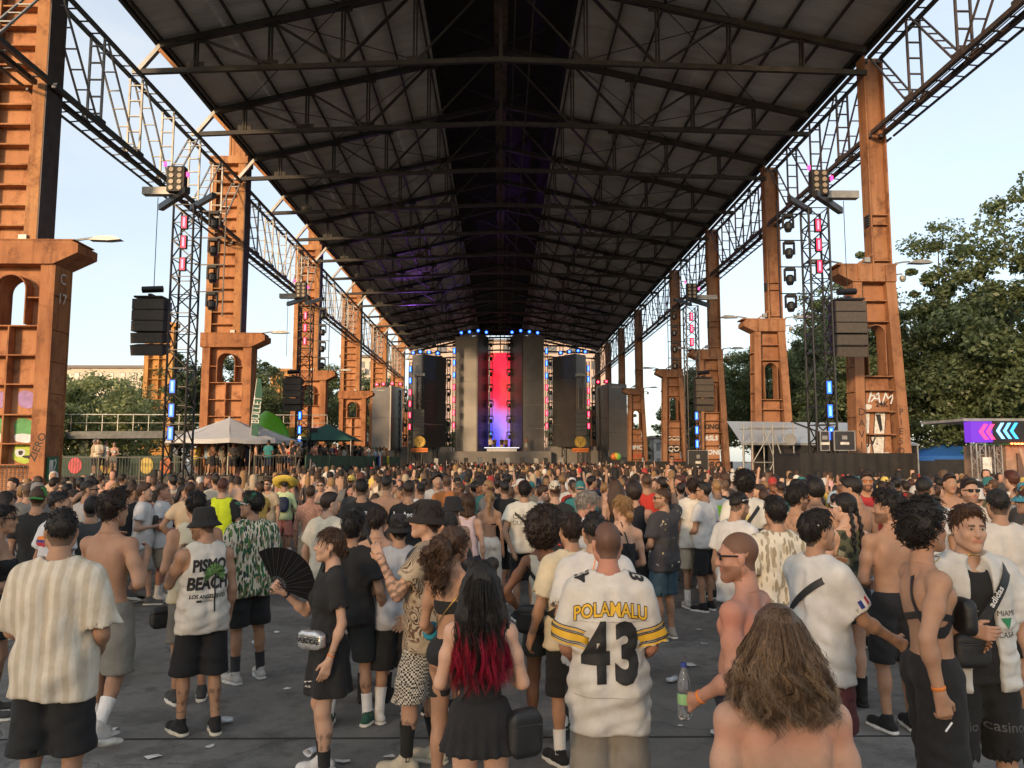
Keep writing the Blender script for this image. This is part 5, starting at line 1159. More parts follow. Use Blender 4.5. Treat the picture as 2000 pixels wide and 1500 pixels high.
def add_arm(F, J, n, f, o=0., m=1.):
    a = (.043 if f else .051)*m; sh, el, wr = J['sh'+n], J['el'+n], J['wr'+n]
    F.ell(sh, a*1.16+o, .03).cap(sh, el, a+o, a*.80+o, .025).ell(sh*.55+el*.45, a*1.04+o, .03).cap(el, wr, a*.80+o, a*.56+o, .02).ell(el*.72+wr*.28, a*.88+o, .03); return F
def add_leg(F, J, n, f, o=0.):
    h, k, a = J['hip'+n], J['kn'+n], J['an'+n]; q = .088 if f else .084
    F.cap(h, k, q+o, .055+o, .03).cap(k, a, .052+o, .036+o, .025).ell(k*.68+a*.32+np.array((0, -.018, 0)), (.050+o, .052+o, .10+o), .03).ell(k+np.array((0, .012, 0)), .054+o, .02); return F
def add_neck(F, J, o=0.): return F.cap(hd(J, (0, -.03, -.05)), J['neck']+np.array((0, -.005, -.03)), .052+o, .060+o, .03)
def add_head(F, J, f, fat=0.):
    H = lambda x, y, z: hd(J, (x, y, z)); M = J['HM']
    F.ell(H(0, -.014, .030), (.075, .096, .088), .02, M=M).ell(H(0, .028, -.030), (.060+fat, .066, .088), .03, M=M)
    for s in (-1, 1):
        F.cap(H(s*(.046 if f else .050), .000, -.055), H(s*.012, .066, -.098), (.022 if f else .027)+fat, .019 if f else .022, .03).ell(H(s*.040, .060, -.030), (.026, .026, .028), .02, M=M)
        F.ell(H(s*.031, .097, .004), (.016, .014, .011), .014, 'sub', M=M).ell(H(s*.031, .079, .003), .0125, .006, M=M)
        F.ell(H(s*.078, -.008, -.008), (.010, .020, .031), .01, M=M)
    F.cap(H(-.036, .082, .021), H(.036, .082, .021), .011 if f else .013, k=.02).cap(H(0, .090, .008), H(0, .108, -.030), .008, .013, .014)
    F.ell(H(0, .100, -.034), (.019, .012, .010), .01, M=M).cap(H(-.018, .087, -.058), H(.018, .087, -.058), .0085, k=.012).cap(H(-.014, .086, -.069), H(.014, .086, -.069), .009, k=.012)
    F.ell(H(0, .072, -.104), (.024, .022, .018), .02, M=M); return F
def hand_prims(F, J, n, s, curl=.6, point=None):
    wr = J['wr'+n]; d = wr-J['el'+n]; d = d/np.linalg.norm(d); up = np.array((0, 1., 0)) if abs(d[2]) > .7 else np.array((0, 0, 1.))
    side = np.cross(d, up); side /= np.linalg.norm(side); pal = np.cross(side, d)*(1 if abs(d[2]) > .7 else 1)       # across the knuckles, and the thumb side
    inw = -s*np.array((1., 0, 0)); nrm = inw-d*(inw@d)
    if np.linalg.norm(nrm) < .25: nrm = np.array((0, 0, -1.))-d*(-d[2])
    nrm /= np.linalg.norm(nrm); acr = np.cross(d, nrm)
    if acr[1] < 0 and abs(acr[1]) > .3: acr = -acr
    elif abs(acr[1]) <= .3 and acr[2] < 0: acr = -acr                                    # acr points to the thumb side
    F.cap(wr, wr+d*.03, .024, .026, .02)
    for i, (o, L, r) in enumerate(((.030, .070, .0092), (.010, .080, .0096), (-.011, .073, .0092), (-.030, .057, .0082))):
        b = wr+d*.095+acr*o; F.cap(wr+d*.02+acr*o*.55, b, .0155, .0125, .014)
        c = curl*(1+.12*i); m = b+(d*math.cos(c*.9)+nrm*math.sin(c*.9))*L*.52; e = m+(d*math.cos(c*1.9)+nrm*math.sin(c*1.9))*L*.48
        F.cap(b, m, r, r*.95, .005).cap(m, e, r*.95, r*.8, .004)
    t0 = wr+d*.025+acr*.022; t1 = t0+d*.035+acr*.030+nrm*.012; t2 = t1+d*.033+acr*.006+nrm*.016
    F.cap(t0, t1, .014, .011, .012).cap(t1, t2, .011, .009, .005); return F
def bounds(pts, m): P = np.array(pts); return P.min(0)-m, P.max(0)+m
def concat(parts):
    V, Q, n = [], [], 0
    for v, q in parts:
        if len(v): V.append(v); Q.append(q+n); n += len(v)
    return np.concatenate(V), np.concatenate(Q)
def tint_layer(me, cols):
    a = me.attributes.new('tint', 'FLOAT_COLOR', 'POINT'); a.data.foreach_set('color', np.asarray(cols, np.float32).ravel())
def part(p, name, V, Q, mat, color=None, smooth=True, tint=None, parent=None):
    if len(V) == 0: return None
    me = mesh_np(name, V, Q, smooth); me.materials.append(mat)
    if tint is not None: tint_layer(me, tint)
    o = link(name, me, parent or p['root'])
    o.color = (*(color or (1, 1, 1)), 1); p['geo'][name] = (V, Q); return o
HAIRC = {'black': (.010, .008, .007), 'dark brown': (.022, .013, .009), 'brown': (.055, .028, .015), 'auburn': (.075, .025, .015), 'fair': (.26, .15, .065), 'light brown': (.105, .064, .038), 'grey': (.22, .20, .18), 'none': (.12, .07, .05)}
SKINS = {'pale': (.58, .385, .285), 'fair': (.485, .318, .228), 'tan': (.385, .238, .155), 'olive': (.36, .215, .135), 'brown': (.19, .100, .060), 'burnt': (.44, .242, .172)}
def body_mesh(p):
    sp, J, h, hh = p['sp'], p['J'], p['h'], p['hh']; f = sp.get('fem', 0); pts = [J[k] for k in J if k[:2] in ('sh', 'el', 'wr', 'hi', 'kn', 'an')]+[np.array((0, 0, 1.5))]
    lo, hi = bounds(pts, .11); lo[1] = min(lo[1], -.2); hi[1] = max(hi[1], .2); lo[2] = .05; cut = 1.515; fine = h < .022
    hi[2] = max(hi[2], 1.53); B = Field(lo, hi, h)
    add_torso(B, J, f, wd=sp.get('wide', 1.), belly=sp.get('belly', 0.)); add_neck(B, J)
    for n in 'LR': add_arm(B, J, n, f, m=sp.get('arm', 1.)); add_leg(B, J, n, f)
    C = hd(J, (0, 0, 0)); r = .17; Hd = Field(C-np.array((.12, .15, .20)), C+np.array((.12, .15, .16)), hh); add_neck(Hd, J); add_head(Hd, J, f, sp.get('fat', 0.))
    for s in (-1, 1): Hd.cap((s*.025, -.03, 1.50), (s*.125, -.025, 1.42), .034, .04, .04)
    x, y, z = B.grid()
    raised = [n for n in 'LR' if J['el'+n][2] > 1.38]
    if fine:
        for n in 'LR':
            d = J['wr'+n]-J['el'+n]; d /= np.linalg.norm(d); c = J['wr'+n]+d*.004; near = (x-c[0])**2+(y-c[1])**2+(z-c[2])**2 < .09**2
            B.F = np.where(near, np.maximum(B.F, (x-c[0])*d[0]+(y-c[1])*d[1]+(z-c[2])*d[2]), B.F)
    else:
        for n in 'LR':
            d = J['wr'+n]-J['el'+n]; d /= np.linalg.norm(d); B.cap(J['wr'+n], J['wr'+n]+d*.10, .028, .034, .02).cap(J['wr'+n]+d*.09, J['wr'+n]+d*.155, .026, .018, .02)
    top = (np.abs(x) < .1+0*z) & (z > 1.5) & (np.abs(y) < .14) ; B.F = np.where(top, np.maximum(B.F, z-cut), B.F)
    Hd.clip((0, 0, -1), -(cut-.03)); V0, Q0 = B.mesh(); V1, Q1 = Hd.mesh(1 if hh > .008 else 0); geo = [(V0, Q0), (V1, Q1)]
    if fine:
        for n, s in (('L', -1), ('R', 1)):
            c = J['wr'+n]; Fh = Field(c-.22, c+.22, max(.006, h*.45)); d = c-J['el'+n]; d /= np.linalg.norm(d); a = .043 if f else .051; a *= sp.get('arm', 1.)
            Fh.cap(c-d*.05, c, a*.62, a*.56, .01); hand_prims(Fh, J, n, s, sp.get('curl', {}).get(n, .55)); Fh.clip(-d, -float(d@c)+.03); geo.append(Fh.mesh(1))
    V, Q = concat(geo); T = np.zeros((len(V), 4), np.float32); T[:, :3] = SKINS[sp.get('skin', 'tan')]
    # paint: lips, brows, eyes, shaved hair, stubble
    L = (V-J['hp']) @ J['HM']-np.array((0, .022, .085)); X, Y, Z = np.abs(L[:, 0]), L[:, 1], L[:, 2]; sk = np.array(SKINS[sp.get('skin', 'tan')]); hc = np.array(HAIRC[sp.get('hair', ('short', 'dark brown'))[1]])
    def paint(m, c, a): T[m, :3] = c; T[m, 3] = a
    reg = (X < .1) & (Z > -.13) & (Z < .14) & (np.abs(Y) < .13)
    paint(reg & (Y > .078) & (np.abs(Z+.063) < .013) & (X < .025), sk*np.array((.85, .48, .45)), .75)
    paint(reg & (Y > .066) & (Z > .014) & (Z < .027) & (X > .010) & (X < .047), hc, .85)
    e = (X-.031)**2+((Z-.003)*1.25)**2; paint(reg & (Y > .076) & (e < .0125**2), np.array((.40, .34, .30)), .9); paint(reg & (Y > .080) & (e < .0072**2), np.array((.02, .014, .01)), 1)
    if sp.get('stubble'): paint(reg & (Y > -.005) & (Z < -.038) & (Z > -.118) & (T[:, 3] == 0), hc*1.4+sk*.12, sp['stubble'])
    hs = sp.get('hair', ('short', ''))[0]
    if hs in ('short', 'messy', 'curly', 'slick', 'tied', 'pony', 'puff'): paint(reg & (Z > .066+(Y-.07)*1.06) & (Z > -.085) & ~((X > .071) & (Z < .02)), hc*1.2+sk*.03, .92)
    if hs in ('buzz', 'fade', 'bald', 'crop'): paint(reg & (Z > .062+(Y-.07)*1.05) & (Z > -.075) & ~((X > .07) & (Z < .02)), hc+sk*(.10 if hs != 'bald' else .25), {'buzz': .86, 'fade': .78, 'bald': .6, 'crop': .85}[hs])
    for fn in sp.get('paint', ()): fn(V, L, T, sk)
    part(p, 'body', V, Q, M_SKIN, SKINS[sp.get('skin', 'tan')], tint=T)
# ---- garments
def wear_field(p, lo=(-.42, -.3, .3), hi=(.42, .3, 1.56)):
    J = p['J']; pts = [J[k] for k in ('shL', 'shR', 'elL', 'elR', 'hipL', 'hipR', 'knL', 'knR')]; a, b = bounds(pts, .16); a[1] = min(a[1], -.26); b[1] = max(b[1], .26)
    return Field((a[0], a[1], lo[2]), (b[0], b[1], max(hi[2], b[2])), p['h'])
def folds(F, seed, amp, sc=(9, 9, 14), mask=None):
    g = F.grid(); w = wob(g, seed, sc, 6)+.6*wob(g, seed+1, (26, 26, 15), 5); q = wob(g, seed+2, (13, 13, 30), 4); w = w+1.0*(1-2.2*np.abs(q))+.35*(1-2.4*np.abs(wob(g, seed+4, (30, 30, 22), 3))); w = np.clip(w, -1.3, 1.8); F.F = F.F+amp*w*(mask if mask is not None else 1)
def top_wear(p, kind, color, mat=None, hem=.86, sl=.62, loose=.0, name='shirt', **kw):
    loose *= .68
    J, sp, f = p['J'], p['sp'], p['sp'].get('fem', 0); F = wear_field(p, (0, 0, hem-.08), (0, 0, 1.6)); wd = sp.get('wide', 1.); b = sp.get('belly', 0.)
    rx, ry = (.135, .100) if f else (.162*wd, .112); seed = p['seed']; p['loose'] = max(p.get('loose', 0), loose if kind in ('tee', 'long', 'tank', 'open', 'vest') else 0); x, y, z = F.grid()
    if kind in ('tee', 'long', 'tank', 'open', 'vest'):
        o = .012+loose; sy = rx/ry
        F.cap((0, -.004, 1.33), (0, .0, hem-.2), rx+o, rx+o*1.25+(.018 if not f else .03), .03, sc=(1, (rx+o)/(ry+o+b), 1)); add_torso(F, J, f, .012+loose*.3, wd=wd, belly=b)
        if hem < .95:
            for n in 'LR': F.cap(J['hip'+n]+np.array((0, -.004, .06)), J['hip'+n]+np.array((0, -.004, -.3)), (.112 if f else .110)+loose*.6, k=.05)
            for s in (-1, 1): F.ell((s*.07, -.05, .93), (.105+loose*.4, .112+loose*.4, .12), .04)
        for s in (-1, 1): F.cap((s*.05, -.025, 1.475), (s*.15*wd, -.022, 1.415), .040+o*.5, .052+o*.6, .03)
        if kind in ('tee', 'long', 'open'):
            F0 = F; F = wear_field(p, (0, 0, hem-.08), (0, 0, 1.6))
            for n in 'LR':
                sh, el, wr = J['sh'+n], J['el'+n], J['wr'+n]; d = (el-sh)/np.linalg.norm(el-sh); L = np.linalg.norm(el-sh)*sl; a = (.043 if f else .051)+.014+loose*.5
                if kind == 'long':
                    F.cap(sh, el, a, a*.92, .03).cap(el, wr, a*.92, a*.7, .02, clip=(wr-(wr-el)*.05, (wr-el)/np.linalg.norm(wr-el)))
                else:
                    e = sh+d*L; w_ = 1.1*p['h']; F.cap(sh, e+d*.05, a+.004, a+.012+loose*.5, .03, clip=(e, d)); F.cap(sh+d*(L-.02+w_), sh+d*(L+.15), a+.004-w_, a+.008-w_+loose*.5, .003, 'sub')
            Fs, F = F, F0; F.put(tuple(slice(None) for _ in range(3)), Fs.F, .035, 'add')
        if kind == 'tank' or kind == 'vest':
            for n, s in (('L', -1), ('R', 1)): c = J['sh'+n]+np.array((s*(.012 if kind == 'vest' else -.012), 0, -.02)); F.ell(c, (.060, .13, .105), .01, 'sub').cap(J['sh'+n], J['el'+n], .075, .07, .01, 'sub')
        m = np.clip((1.40-z)/.25, .15, 1)*np.ones_like(x+y); folds(F, seed, .0085+.012*min(loose, .06)/.06*.6, mask=m)
        neck = kw.get('neck', .0); F.cap((0, -.008+neck*.5, 1.492-neck), (0, -.012+neck*.6, 1.66), .070+neck*.25, .15, .008, 'sub')
        if kw.get('vneck'): F.cap((0, .12, 1.30), (0, .06, 1.52), .03, .07, .01, 'sub')
        if kind == 'open': F.cap((0, .17, hem-.2), (0, .11, 1.47), .085, .06, .01, 'sub')
    elif kind == 'crop':
        add_torso(F, J, f, .010); F.clip((0, 0, 1), kw.get('ztop', 1.47))
        for n, s in (('L', -1), ('R', 1)): F.ell(J['sh'+n]+np.array((s*.0, 0, -.03)), (.050, .12, .095), .01, 'sub').cap(J['sh'+n], J['el'+n], .06, .055, .01, 'sub')
        F.cap((0, .0, 1.475), (0, .01, 1.66), .075, .10, .008, 'sub'); folds(F, seed, .003)
    elif kind == 'band': add_torso(F, J, f, .009); F.clip((0, 0, 1), kw.get('ztop', 1.31)); folds(F, seed, .0015)
    slope = kw.get('slope', 0.)
    F.F = np.maximum(F.F, (hem+slope*x+.006*np.sin(x*23+seed)+.005*np.sin(y*31)-z))
    # hollow hem and sleeves so the openings have an edge
    if kind in ('tee', 'tank', 'open', 'long', 'vest'):
        o = .012+loose; ri = rx+o*1.25+(.018 if not f else .03)-.026-2.2*p['h']-(.006+.012*min(loose, .06)/.06*.6); F.cap((0, 0, hem+.012), (0, 0, hem-.25), ri, ri, .004, 'sub', sc=(1, (rx+o)/(ry+o+b), 1))
    V, Q = F.mesh(); return part(p, name, V, Q, mat or M_CLOTH, color)
def low_wear(p, kind, color, mat=None, hem=.50, loose=.02, waist=1.03, name=None, **kw):
    J, sp, f = p['J'], p['sp'], p['sp'].get('fem', 0); lo = {'pants': .06, 'skirt': hem-.05}.get(kind, hem-.1); F = wear_field(p, (0, 0, lo), (0, 0, waist+.05)); x, y, z = F.grid(); seed = p['seed']+50
    b = sp.get('belly', 0.); o = .012
    F.ell((0, 0, .965), ((.165 if f else .160)+o, .116+o+b*.6, .13), .04)
    for s in (-1, 1): F.ell((s*.075, -.058 if f else -.048, .93), (.084 if f else .080)+o*.6, .03)
    if kind in ('shorts', 'pants'):
        for n in 'LR':
            h, k, a = J['hip'+n], J['kn'+n], J['an'+n]; q = (.088 if f else .084)+.010+loose*.6
            if kind == 'shorts':
                t = (h[2]-hem)/(h[2]-k[2]); e = h+(k-h)*t if t <= 1 else k+(a-k)*(hem-k[2])/(a[2]-k[2])
                F.cap(h, e, q, q*.90+loose*.6 if t > .5 else q*.98, .03)
            else:
                F.cap(h, k, q, .066+loose, .03).cap(k, a+np.array((0, 0, -.02)), .066+loose, .056+loose*1.3, .03)
        folds(F, seed, .0075)
        if kind == 'shorts':
            F.clip((0, 0, -1), -hem)
            for n in 'LR':
                h, k = J['hip'+n], J['kn'+n]; e = h+(k-h)*((h[2]-hem)/(h[2]-k[2])); d = (k-h)/np.linalg.norm(k-h); q = (.088 if f else .084)+.010+loose*.6; r = q*.90+loose*.6 if hem < .7 else q*.98; w_ = .006+1.3*p['h']; F.cap(e-d*.03, e+d*.1, r-w_, r-w_, .003, 'sub')
    elif kind == 'skirt':
        fl = kw.get('flare', .09); r0 = .15; F.cap((0, -.005, .96), (0, -.005, hem-.12), r0+.02, r0+.03+fl*1.25, .04, sc=(1, 1.28, 1)); g = F.grid(); an = np.arctan2(y, x); F.F = F.F+.012*np.sin(an*kw.get('pleats', 11)+seed)*np.clip((1.0-z)/.2, 0, 1)+0*z; folds(F, seed, .003)
        F.clip((0, 0, -1), -hem); w_ = .016+1.5*p['h']; F.cap((0, -.005, hem+.06), (0, -.005, hem-.2), r0+fl*.6-w_, r0+.03+fl*1.3-w_, .004, 'sub', sc=(1, 1.28, 1))
    F.clip((0, 0, 1), waist); V, Q = F.mesh(); return part(p, name or ('trousers' if kind == 'pants' else 'skirt' if kind == 'skirt' else 'shorts'), V, Q, mat or M_CLOTH, color)
def shoes(p, color, sole=(.75, .72, .66), sock=None, sock_h=.20, boot=False):
    J = p['J']; h = max(.009, p['h']*.7)
    for n, s in (('L', -1), ('R', 1)):
        a, t = J['an'+n], J['toe'+n]; z0 = min(a[2], t[2]+.05)-.085; d = t-a; d[2] = 0; d /= np.linalg.norm(d); F = Field(np.minimum(a, t)-.14, np.maximum(a, t)+.13, h)
        A = a+np.array((0, 0, -.03)); heel = a-d*.045; heel[2] = a[2]-.045; toe = a+d*.175; toe[2] = t[2]+.005
        F.cap(heel, toe, .044, .034, .03).cap(A+d*.06+np.array((0, 0, -.005)), a+np.array((0, 0, .02)), .040, .046, .03).ell(toe-d*.03, (.043, .05, .036), .03)
        if boot: F.cap(a, a+(J['kn'+n]-a)*.45, .052, .062, .02)
        F.clip((0, 0, -1), -(min(a[2], toe[2]+.08)-.085+.026)); V, Q = F.mesh(); o = part(p, 'shoe', V, Q, M_CLOTH, color)
        F2 = Field(np.minimum(a, t)-.14, np.maximum(a, t)+.10, h); hz = min(a[2], toe[2]+.08)-.085; e, g = heel.copy(), toe.copy(); e[2] = a[2]-.085+.012; g[2] = toe[2]-.045+.012 if toe[2] > .06 else .012; e[2] = max(.012, e[2])
        F2.cap(e, g, .052, .044, .01, sc=(1, 1, 2.2)).ell(e*.4+g*.6, (.052, .07, .022), .02); F2.clip((0, 0, -1), 0.); V, Q = F2.mesh()
        if o is not None and sole is not None: part(p, 'sole', V, Q, M_CLOTH, sole, parent=o)
        if sock: k = J['kn'+n]; d2 = (k-a)/np.linalg.norm(k-a); m = MB().tube([a+d2*.0, a+d2*sock_h*.5, a+d2*sock_h], [.045, .046, .058 if sock_h > .18 else .049], 12, False); o2 = m.build('sock', M_CLOTH, p['root'], True); o2.color = (*sock, 1)
# ---- hair
def hair(p, style, color, **kw):
    J, M = p['J'], p['J']['HM']; h = p['hh']*1.05; H = lambda x, y, z: hd(J, (x, y, z)); C = H(0, 0, 0); seed = p['seed']+7
    if style in ('bald', 'buzz'): return None
    big = {'afro': .13, 'curly': .06, 'messy': .035}.get(style, .02); long_ = style in ('long', 'bob', 'longcurly', 'redlong', 'pony', 'braids', 'puff', 'half')
    lo, hi = C-np.array((.13+big, .16+big, .14+big)), C+np.array((.13+big, .16+big, .15+big))
    if long_: lo = lo-np.array((.05, .10, .44))
    F = Field(lo, hi, h); g = F.grid(); x, y, z = (g[i]-J['hp'][i] for i in range(3))
    lx, ly, lz = (x*M[0][j]+y*M[1][j]+z*M[2][j] for j in range(3)); ly = ly-.022; lz = lz-.085
    t = {'fade': .010, 'crop': .007, 'short': .014, 'messy': .022, 'curly': .034, 'afro': .085, 'slick': .008, 'tied': .010, 'buns': .012, 'pony': .012, 'puff': .015, 'braids': .010}.get(style, .018)
    ts = {'fade': .0015, 'crop': .002, 'short': .006, 'messy': .010}.get(style, t*.9); F.ell(H(0, -.016, .032), (.0765+ts, .097+(t if style not in ('fade', 'crop') else .003), .089+t*1.15), .02, M=M)
    if style in ('short', 'messy', 'curly'): F.ell(H(0, .035, .082+t), (.054+t*.4, .056, .022+t*.8), .03, M=M)
    if style == 'curly': F.ell(H(0, -.05, .01), (.085, .07, .085), .03, M=M)
    line = lz-(.072+(ly-.07)*1.08)
    if style in ('fade', 'crop'): line = lz-(.070+(ly-.07)*.62)
    if style == 'afro': line = np.maximum(lz-(.07+(ly-.10)*1.6), -(ly+.02))-.0*lx
    line = line+.007*wob(g, seed+3, (80, 80, 80), 4)
    side = np.where(ly > -.03, np.abs(lx)*0, 0)
    if long_: line = np.where(ly < -.02, .05+0*lx, np.maximum(line, -(ly-.0)*1.0))
    F.F = np.maximum(F.F, -(line+side))
    if style not in ('afro',): F.ell(H(-.082, .0, -.02), (.014, .03, .04), .006, 'sub', M=M).ell(H(.082, .0, -.02), (.014, .03, .04), .006, 'sub', M=M) if not long_ else None
    B = lambda x_, y_, z_: np.array((x_, y_, z_))
    if style in ('long', 'redlong', 'longcurly', 'half'):
        L = kw.get('length', .30); hb = H(0, -.07, -.02); sw = kw.get('wide', .085)
        for i in range(9):
            q = (i-4)/4; a = H(q*.075, -.055-.03*(1-q*q), .02); e = B(a[0]*1.0+q*(sw-.06), min(a[1]-.02, -.13)+.02*abs(q), a[2]-.10-L*(1-.12*abs(q)+.06*math.sin(i*2.1+seed))); m = (a+e)/2+B(q*.02, -.015, 0); F.cap(a, m, .036, .040, .02).cap(m, e, .040, .016, .02)
    if style == 'bob':
        for i in range(9): q = (i-4)/4; a = H(q*.08, -.03-.06*(1-q*q), .02); F.cap(a, a+B(q*.01, -.01, -.17), .034, .022, .02)
    if style in ('tied', 'pony', 'puff', 'half', 'slick'): F.ell(H(0, -.118, kw.get('bunz', .0)), kw.get('bun', .030), .015)
    if style == 'pony':
        a = H(0, -.13, .02); F.cap(a, a+B(0, -.05, -.12), .032, .034, .02).cap(a+B(0, -.05, -.12), a+B(.01, -.045, -.30), .034, .012, .02)
    if style == 'puff':
        a = H(0, -.13, .05)
        for i in range(10): q = wobr(seed+i); F.ell(a+B(.06*math.sin(i*2.4), -.035+.02*math.cos(i*1.7), -.02-.028*i), .055-.0015*i, .03)
    if style == 'buns':
        for s in (-1, 1): F.ell(H(s*.062, -.01, .115), (.040, .036, .036), .012)
    if style == 'redlong':
        for s in (-1, 1): F.ell(H(s*.062, -.01, .118), (.040, .036, .034), .012)
    if style == 'braids':
        for s in (-1, 1):
            a = H(s*.045, -.09, -.02)
            for i in range(12): F.ell(a+B(s*.012*math.sin(i*.3)+.006*(-1)**i, -.012*min(i, 4), -.032*i), .021 if i < 10 else .014, .008)
    if style in ('fade', 'crop', 'short', 'messy', 'slick', 'tied'): F.F = F.F+.004*np.clip(.02-line, 0, .02)/.02
    amp, fr = {'afro': (.020, 95), 'curly': (.012, 70), 'messy': (.009, 60), 'longcurly': (.016, 52), 'puff': (.013, 75), 'redlong': (.009, 45), 'long': (.005, 60), 'half': (.007, 60)}.get(style, (.0045, 75))
    fz = fr*(.35 if style in ('long', 'redlong', 'bob', 'half') else .8); F.F = F.F+amp*wob(g, seed, (fr, fr, fz), 6); V, Q = F.mesh(1); T = np.zeros((len(V), 4), np.float32); T[:, :3] = HAIRC[color]
    if kw.get('tips'): q = np.clip((kw['tipz']-V[:, 2]+.10*np.abs(V[:, 0])/.1)/.10, 0, 1)*(np.sin(V[:, 0]*95+np.sin(V[:, 2]*14)*2) > -.25); T[:, :3] = kw['tips']; T[:, 3] = q
    if 'locks' not in kw and len(V) and p['hh'] < .0135 and style in ('fade', 'short', 'messy', 'crop', 'curly', 'tied', 'slick', 'bob', 'long', 'pony'):
        kw = dict(kw, locks={'messy': 420, 'short': 420, 'curly': 500}.get(style, 300), lockl={'messy': .28, 'short': .22, 'curly': .20, 'fade': .06, 'crop': .05}.get(style, .5), curl={'curly': .012, 'messy': .005}.get(style, .0015), lockw=.55, lay=1., streak=.25, streakc=tuple(min(1, c*2.2) for c in HAIRC[color]))
    if kw.get('locks') and len(V):               # loose curling locks over the mass
        r = random.Random(seed); m = MB(); LT = []
        idx = [i for i in range(len(V)) if kw.get('lay') or kw.get('all') or (V[i][2] < H(0, 0, .09)[2] and (V[i][1] < C[1]+.03))]; crown = Vector(H(0, -.05, .13))
        for i in range(kw['locks']):
            v = Vector(V[r.choice(idx)]); out = Vector((v.x-C[0], v.y-C[1], 0)).normalized(); n = 7; L = r.uniform(.07, .19)*kw.get('lockl', 1.); ph = r.uniform(0, 6); am = kw.get('curl', .010); pts = []
            if kw.get('lay'):
                nv = (v-Vector(H(0, -.016, .03))).normalized(); tg = (v-crown); tg = tg-nv*tg.dot(nv); tg = tg.normalized() if tg.length > .01 else Vector((0, 1, 0)); tg = (tg+Vector((r.uniform(-.5, .5), r.uniform(-.5, .5), r.uniform(-.3, .3)))*(1.2 if style in ('messy', 'curly') else .5)).normalized()
                for k in range(n): q = k/(n-1); pts.append(v+nv*(.001+.006*math.sin(q*2.8)*(2 if style in ('messy', 'curly') else 1))+tg*L*q+Vector((am*math.sin(ph+q*7), am*math.cos(ph+q*7), -.15*L*q*q)))
            else:
              for k in range(n): q = k/(n-1); pts.append(v+out*(.004+.010*math.sin(q*3.1)+kw.get('spread', .0)*q)+Vector((am*math.sin(ph+q*9), am*math.cos(ph+q*9), -L*q)))
            w = r.uniform(.003, .0062)*kw.get('lockw', 1.); k0 = len(m.v); m.tube(pts, [w, w, w*.95, w*.9, w*.75, w*.5, w*.15], 4, False)
            if kw.get('tips'): LT += [(*kw['tips'], float(max(0, min(1, (kw['tipz']-a[2]+.1*abs(a[0])/.1)/.1))) if r.random() < 2 else 0) for a in m.v[k0:]]
            else: c = r.uniform(0, 1)**2*kw.get('streak', 0.); LT += [(*kw.get('streakc', (.2, .12, .06)), c)]*(len(m.v)-k0)
        n0 = len(V); V = np.concatenate([V, np.array([tuple(a) for a in m.v])]); Q = np.concatenate([Q, np.array(m.f)+n0]); T = np.concatenate([T, np.array(LT, np.float32)])
    return part(p, 'hair', V, Q, M_HAIR, HAIRC[color], tint=T)
def fall_hair(p, color, clumps, strands, zend, amp, spread, w=.0013, tips=None, tipz=0., streak=None, freq=26., th=(172, 368), jit=.012):
    J = p['J']; r = np.random.default_rng(p['seed']+5); n = 12; cs = np.array([(math.cos(k*2.0944), math.sin(k*2.0944)) for k in range(3)]); V, Q, T, nb = [], [], [], 0; tt = np.linspace(0, 1, n); base = np.array(HAIRC[color])
    for i in range(clumps):
        a = R(r.uniform(*th)); u = np.array((math.cos(a), math.sin(a), 0)); s0 = hd(J, (r.normal()*.012, r.uniform(-.075, .045), .121)); m1 = hd(J, (.062*u[0], -.016+.078*u[1], .098)); rl = r.uniform(.95, 1.22); r1 = hd(J, (.090*rl*u[0], -.018+.110*rl*u[1], .015)); ze = zend+r.normal()*.028; ph = r.uniform(0, 6.3); cl = r.random(); aw = amp*r.uniform(.6, 1.4); sp_ = spread*r.uniform(.3, 1.4)
        for j in range(strands):
            off = r.normal(size=3)*jit; off[2] *= .3; P = np.zeros((n, 3)); e = r1+u*sp_; e[2] = ze+r.normal()*.02; ph2 = ph+r.normal()*.45
            for k, t in enumerate(tt):
                if t < .14: q = s0+(m1-s0)*(t/.14)
                elif t < .32: q = m1+(r1-m1)*((t-.14)/.18)
                else: f = (t-.32)/.68; q = r1+(e-r1)*np.array((f**.7, f**.7, f)); g_ = min(1, f*1.6); q = q+aw*g_*np.array((math.sin(ph2+q[2]*freq), math.cos(ph2*1.3+q[2]*freq)*.7, 0))
                P[k] = q+off*min(1, t*2.2)
            ww = w*r.uniform(.7, 1.35)*np.clip(1.15-tt**4*.9, .2, 1)
            ring_ = np.zeros((n, 3, 3)); ring_[:, :, 0] = cs[None, :, 0]*ww[:, None]; ring_[:, :, 1] = cs[None, :, 1]*ww[:, None]; V.append((P[:, None, :]+ring_).reshape(-1, 3)); k0 = np.arange(n-1)[:, None]*3; k1 = np.arange(3)[None, :]; Q.append((np.stack([k0+k1, k0+(k1+1) % 3, k0+3+(k1+1) % 3, k0+3+k1], -1)+nb).reshape(-1, 4)); nb += n*3
            c = np.zeros((n, 4)); c[:, :3] = base
            if tips is not None: c[:, :3] = tips; c[:, 3] = np.clip((tipz+(cl-.5)*.16-P[:, 2])/.07, 0, 1)*(cl > .22)
            elif streak is not None: c[:, :3] = streak; c[:, 3] = np.clip(cl*1.5-.35, 0, .95)*np.clip(tt*2.2-.25, 0, 1)
            T.append(np.repeat(c, 3, 0))
    part(p, 'hair_strands', np.concatenate(V), np.concatenate(Q), M_HAIR, HAIRC[color], tint=np.concatenate(T))
def wobr(s): return math.sin(s*12.9898)*43758.5453 % 1
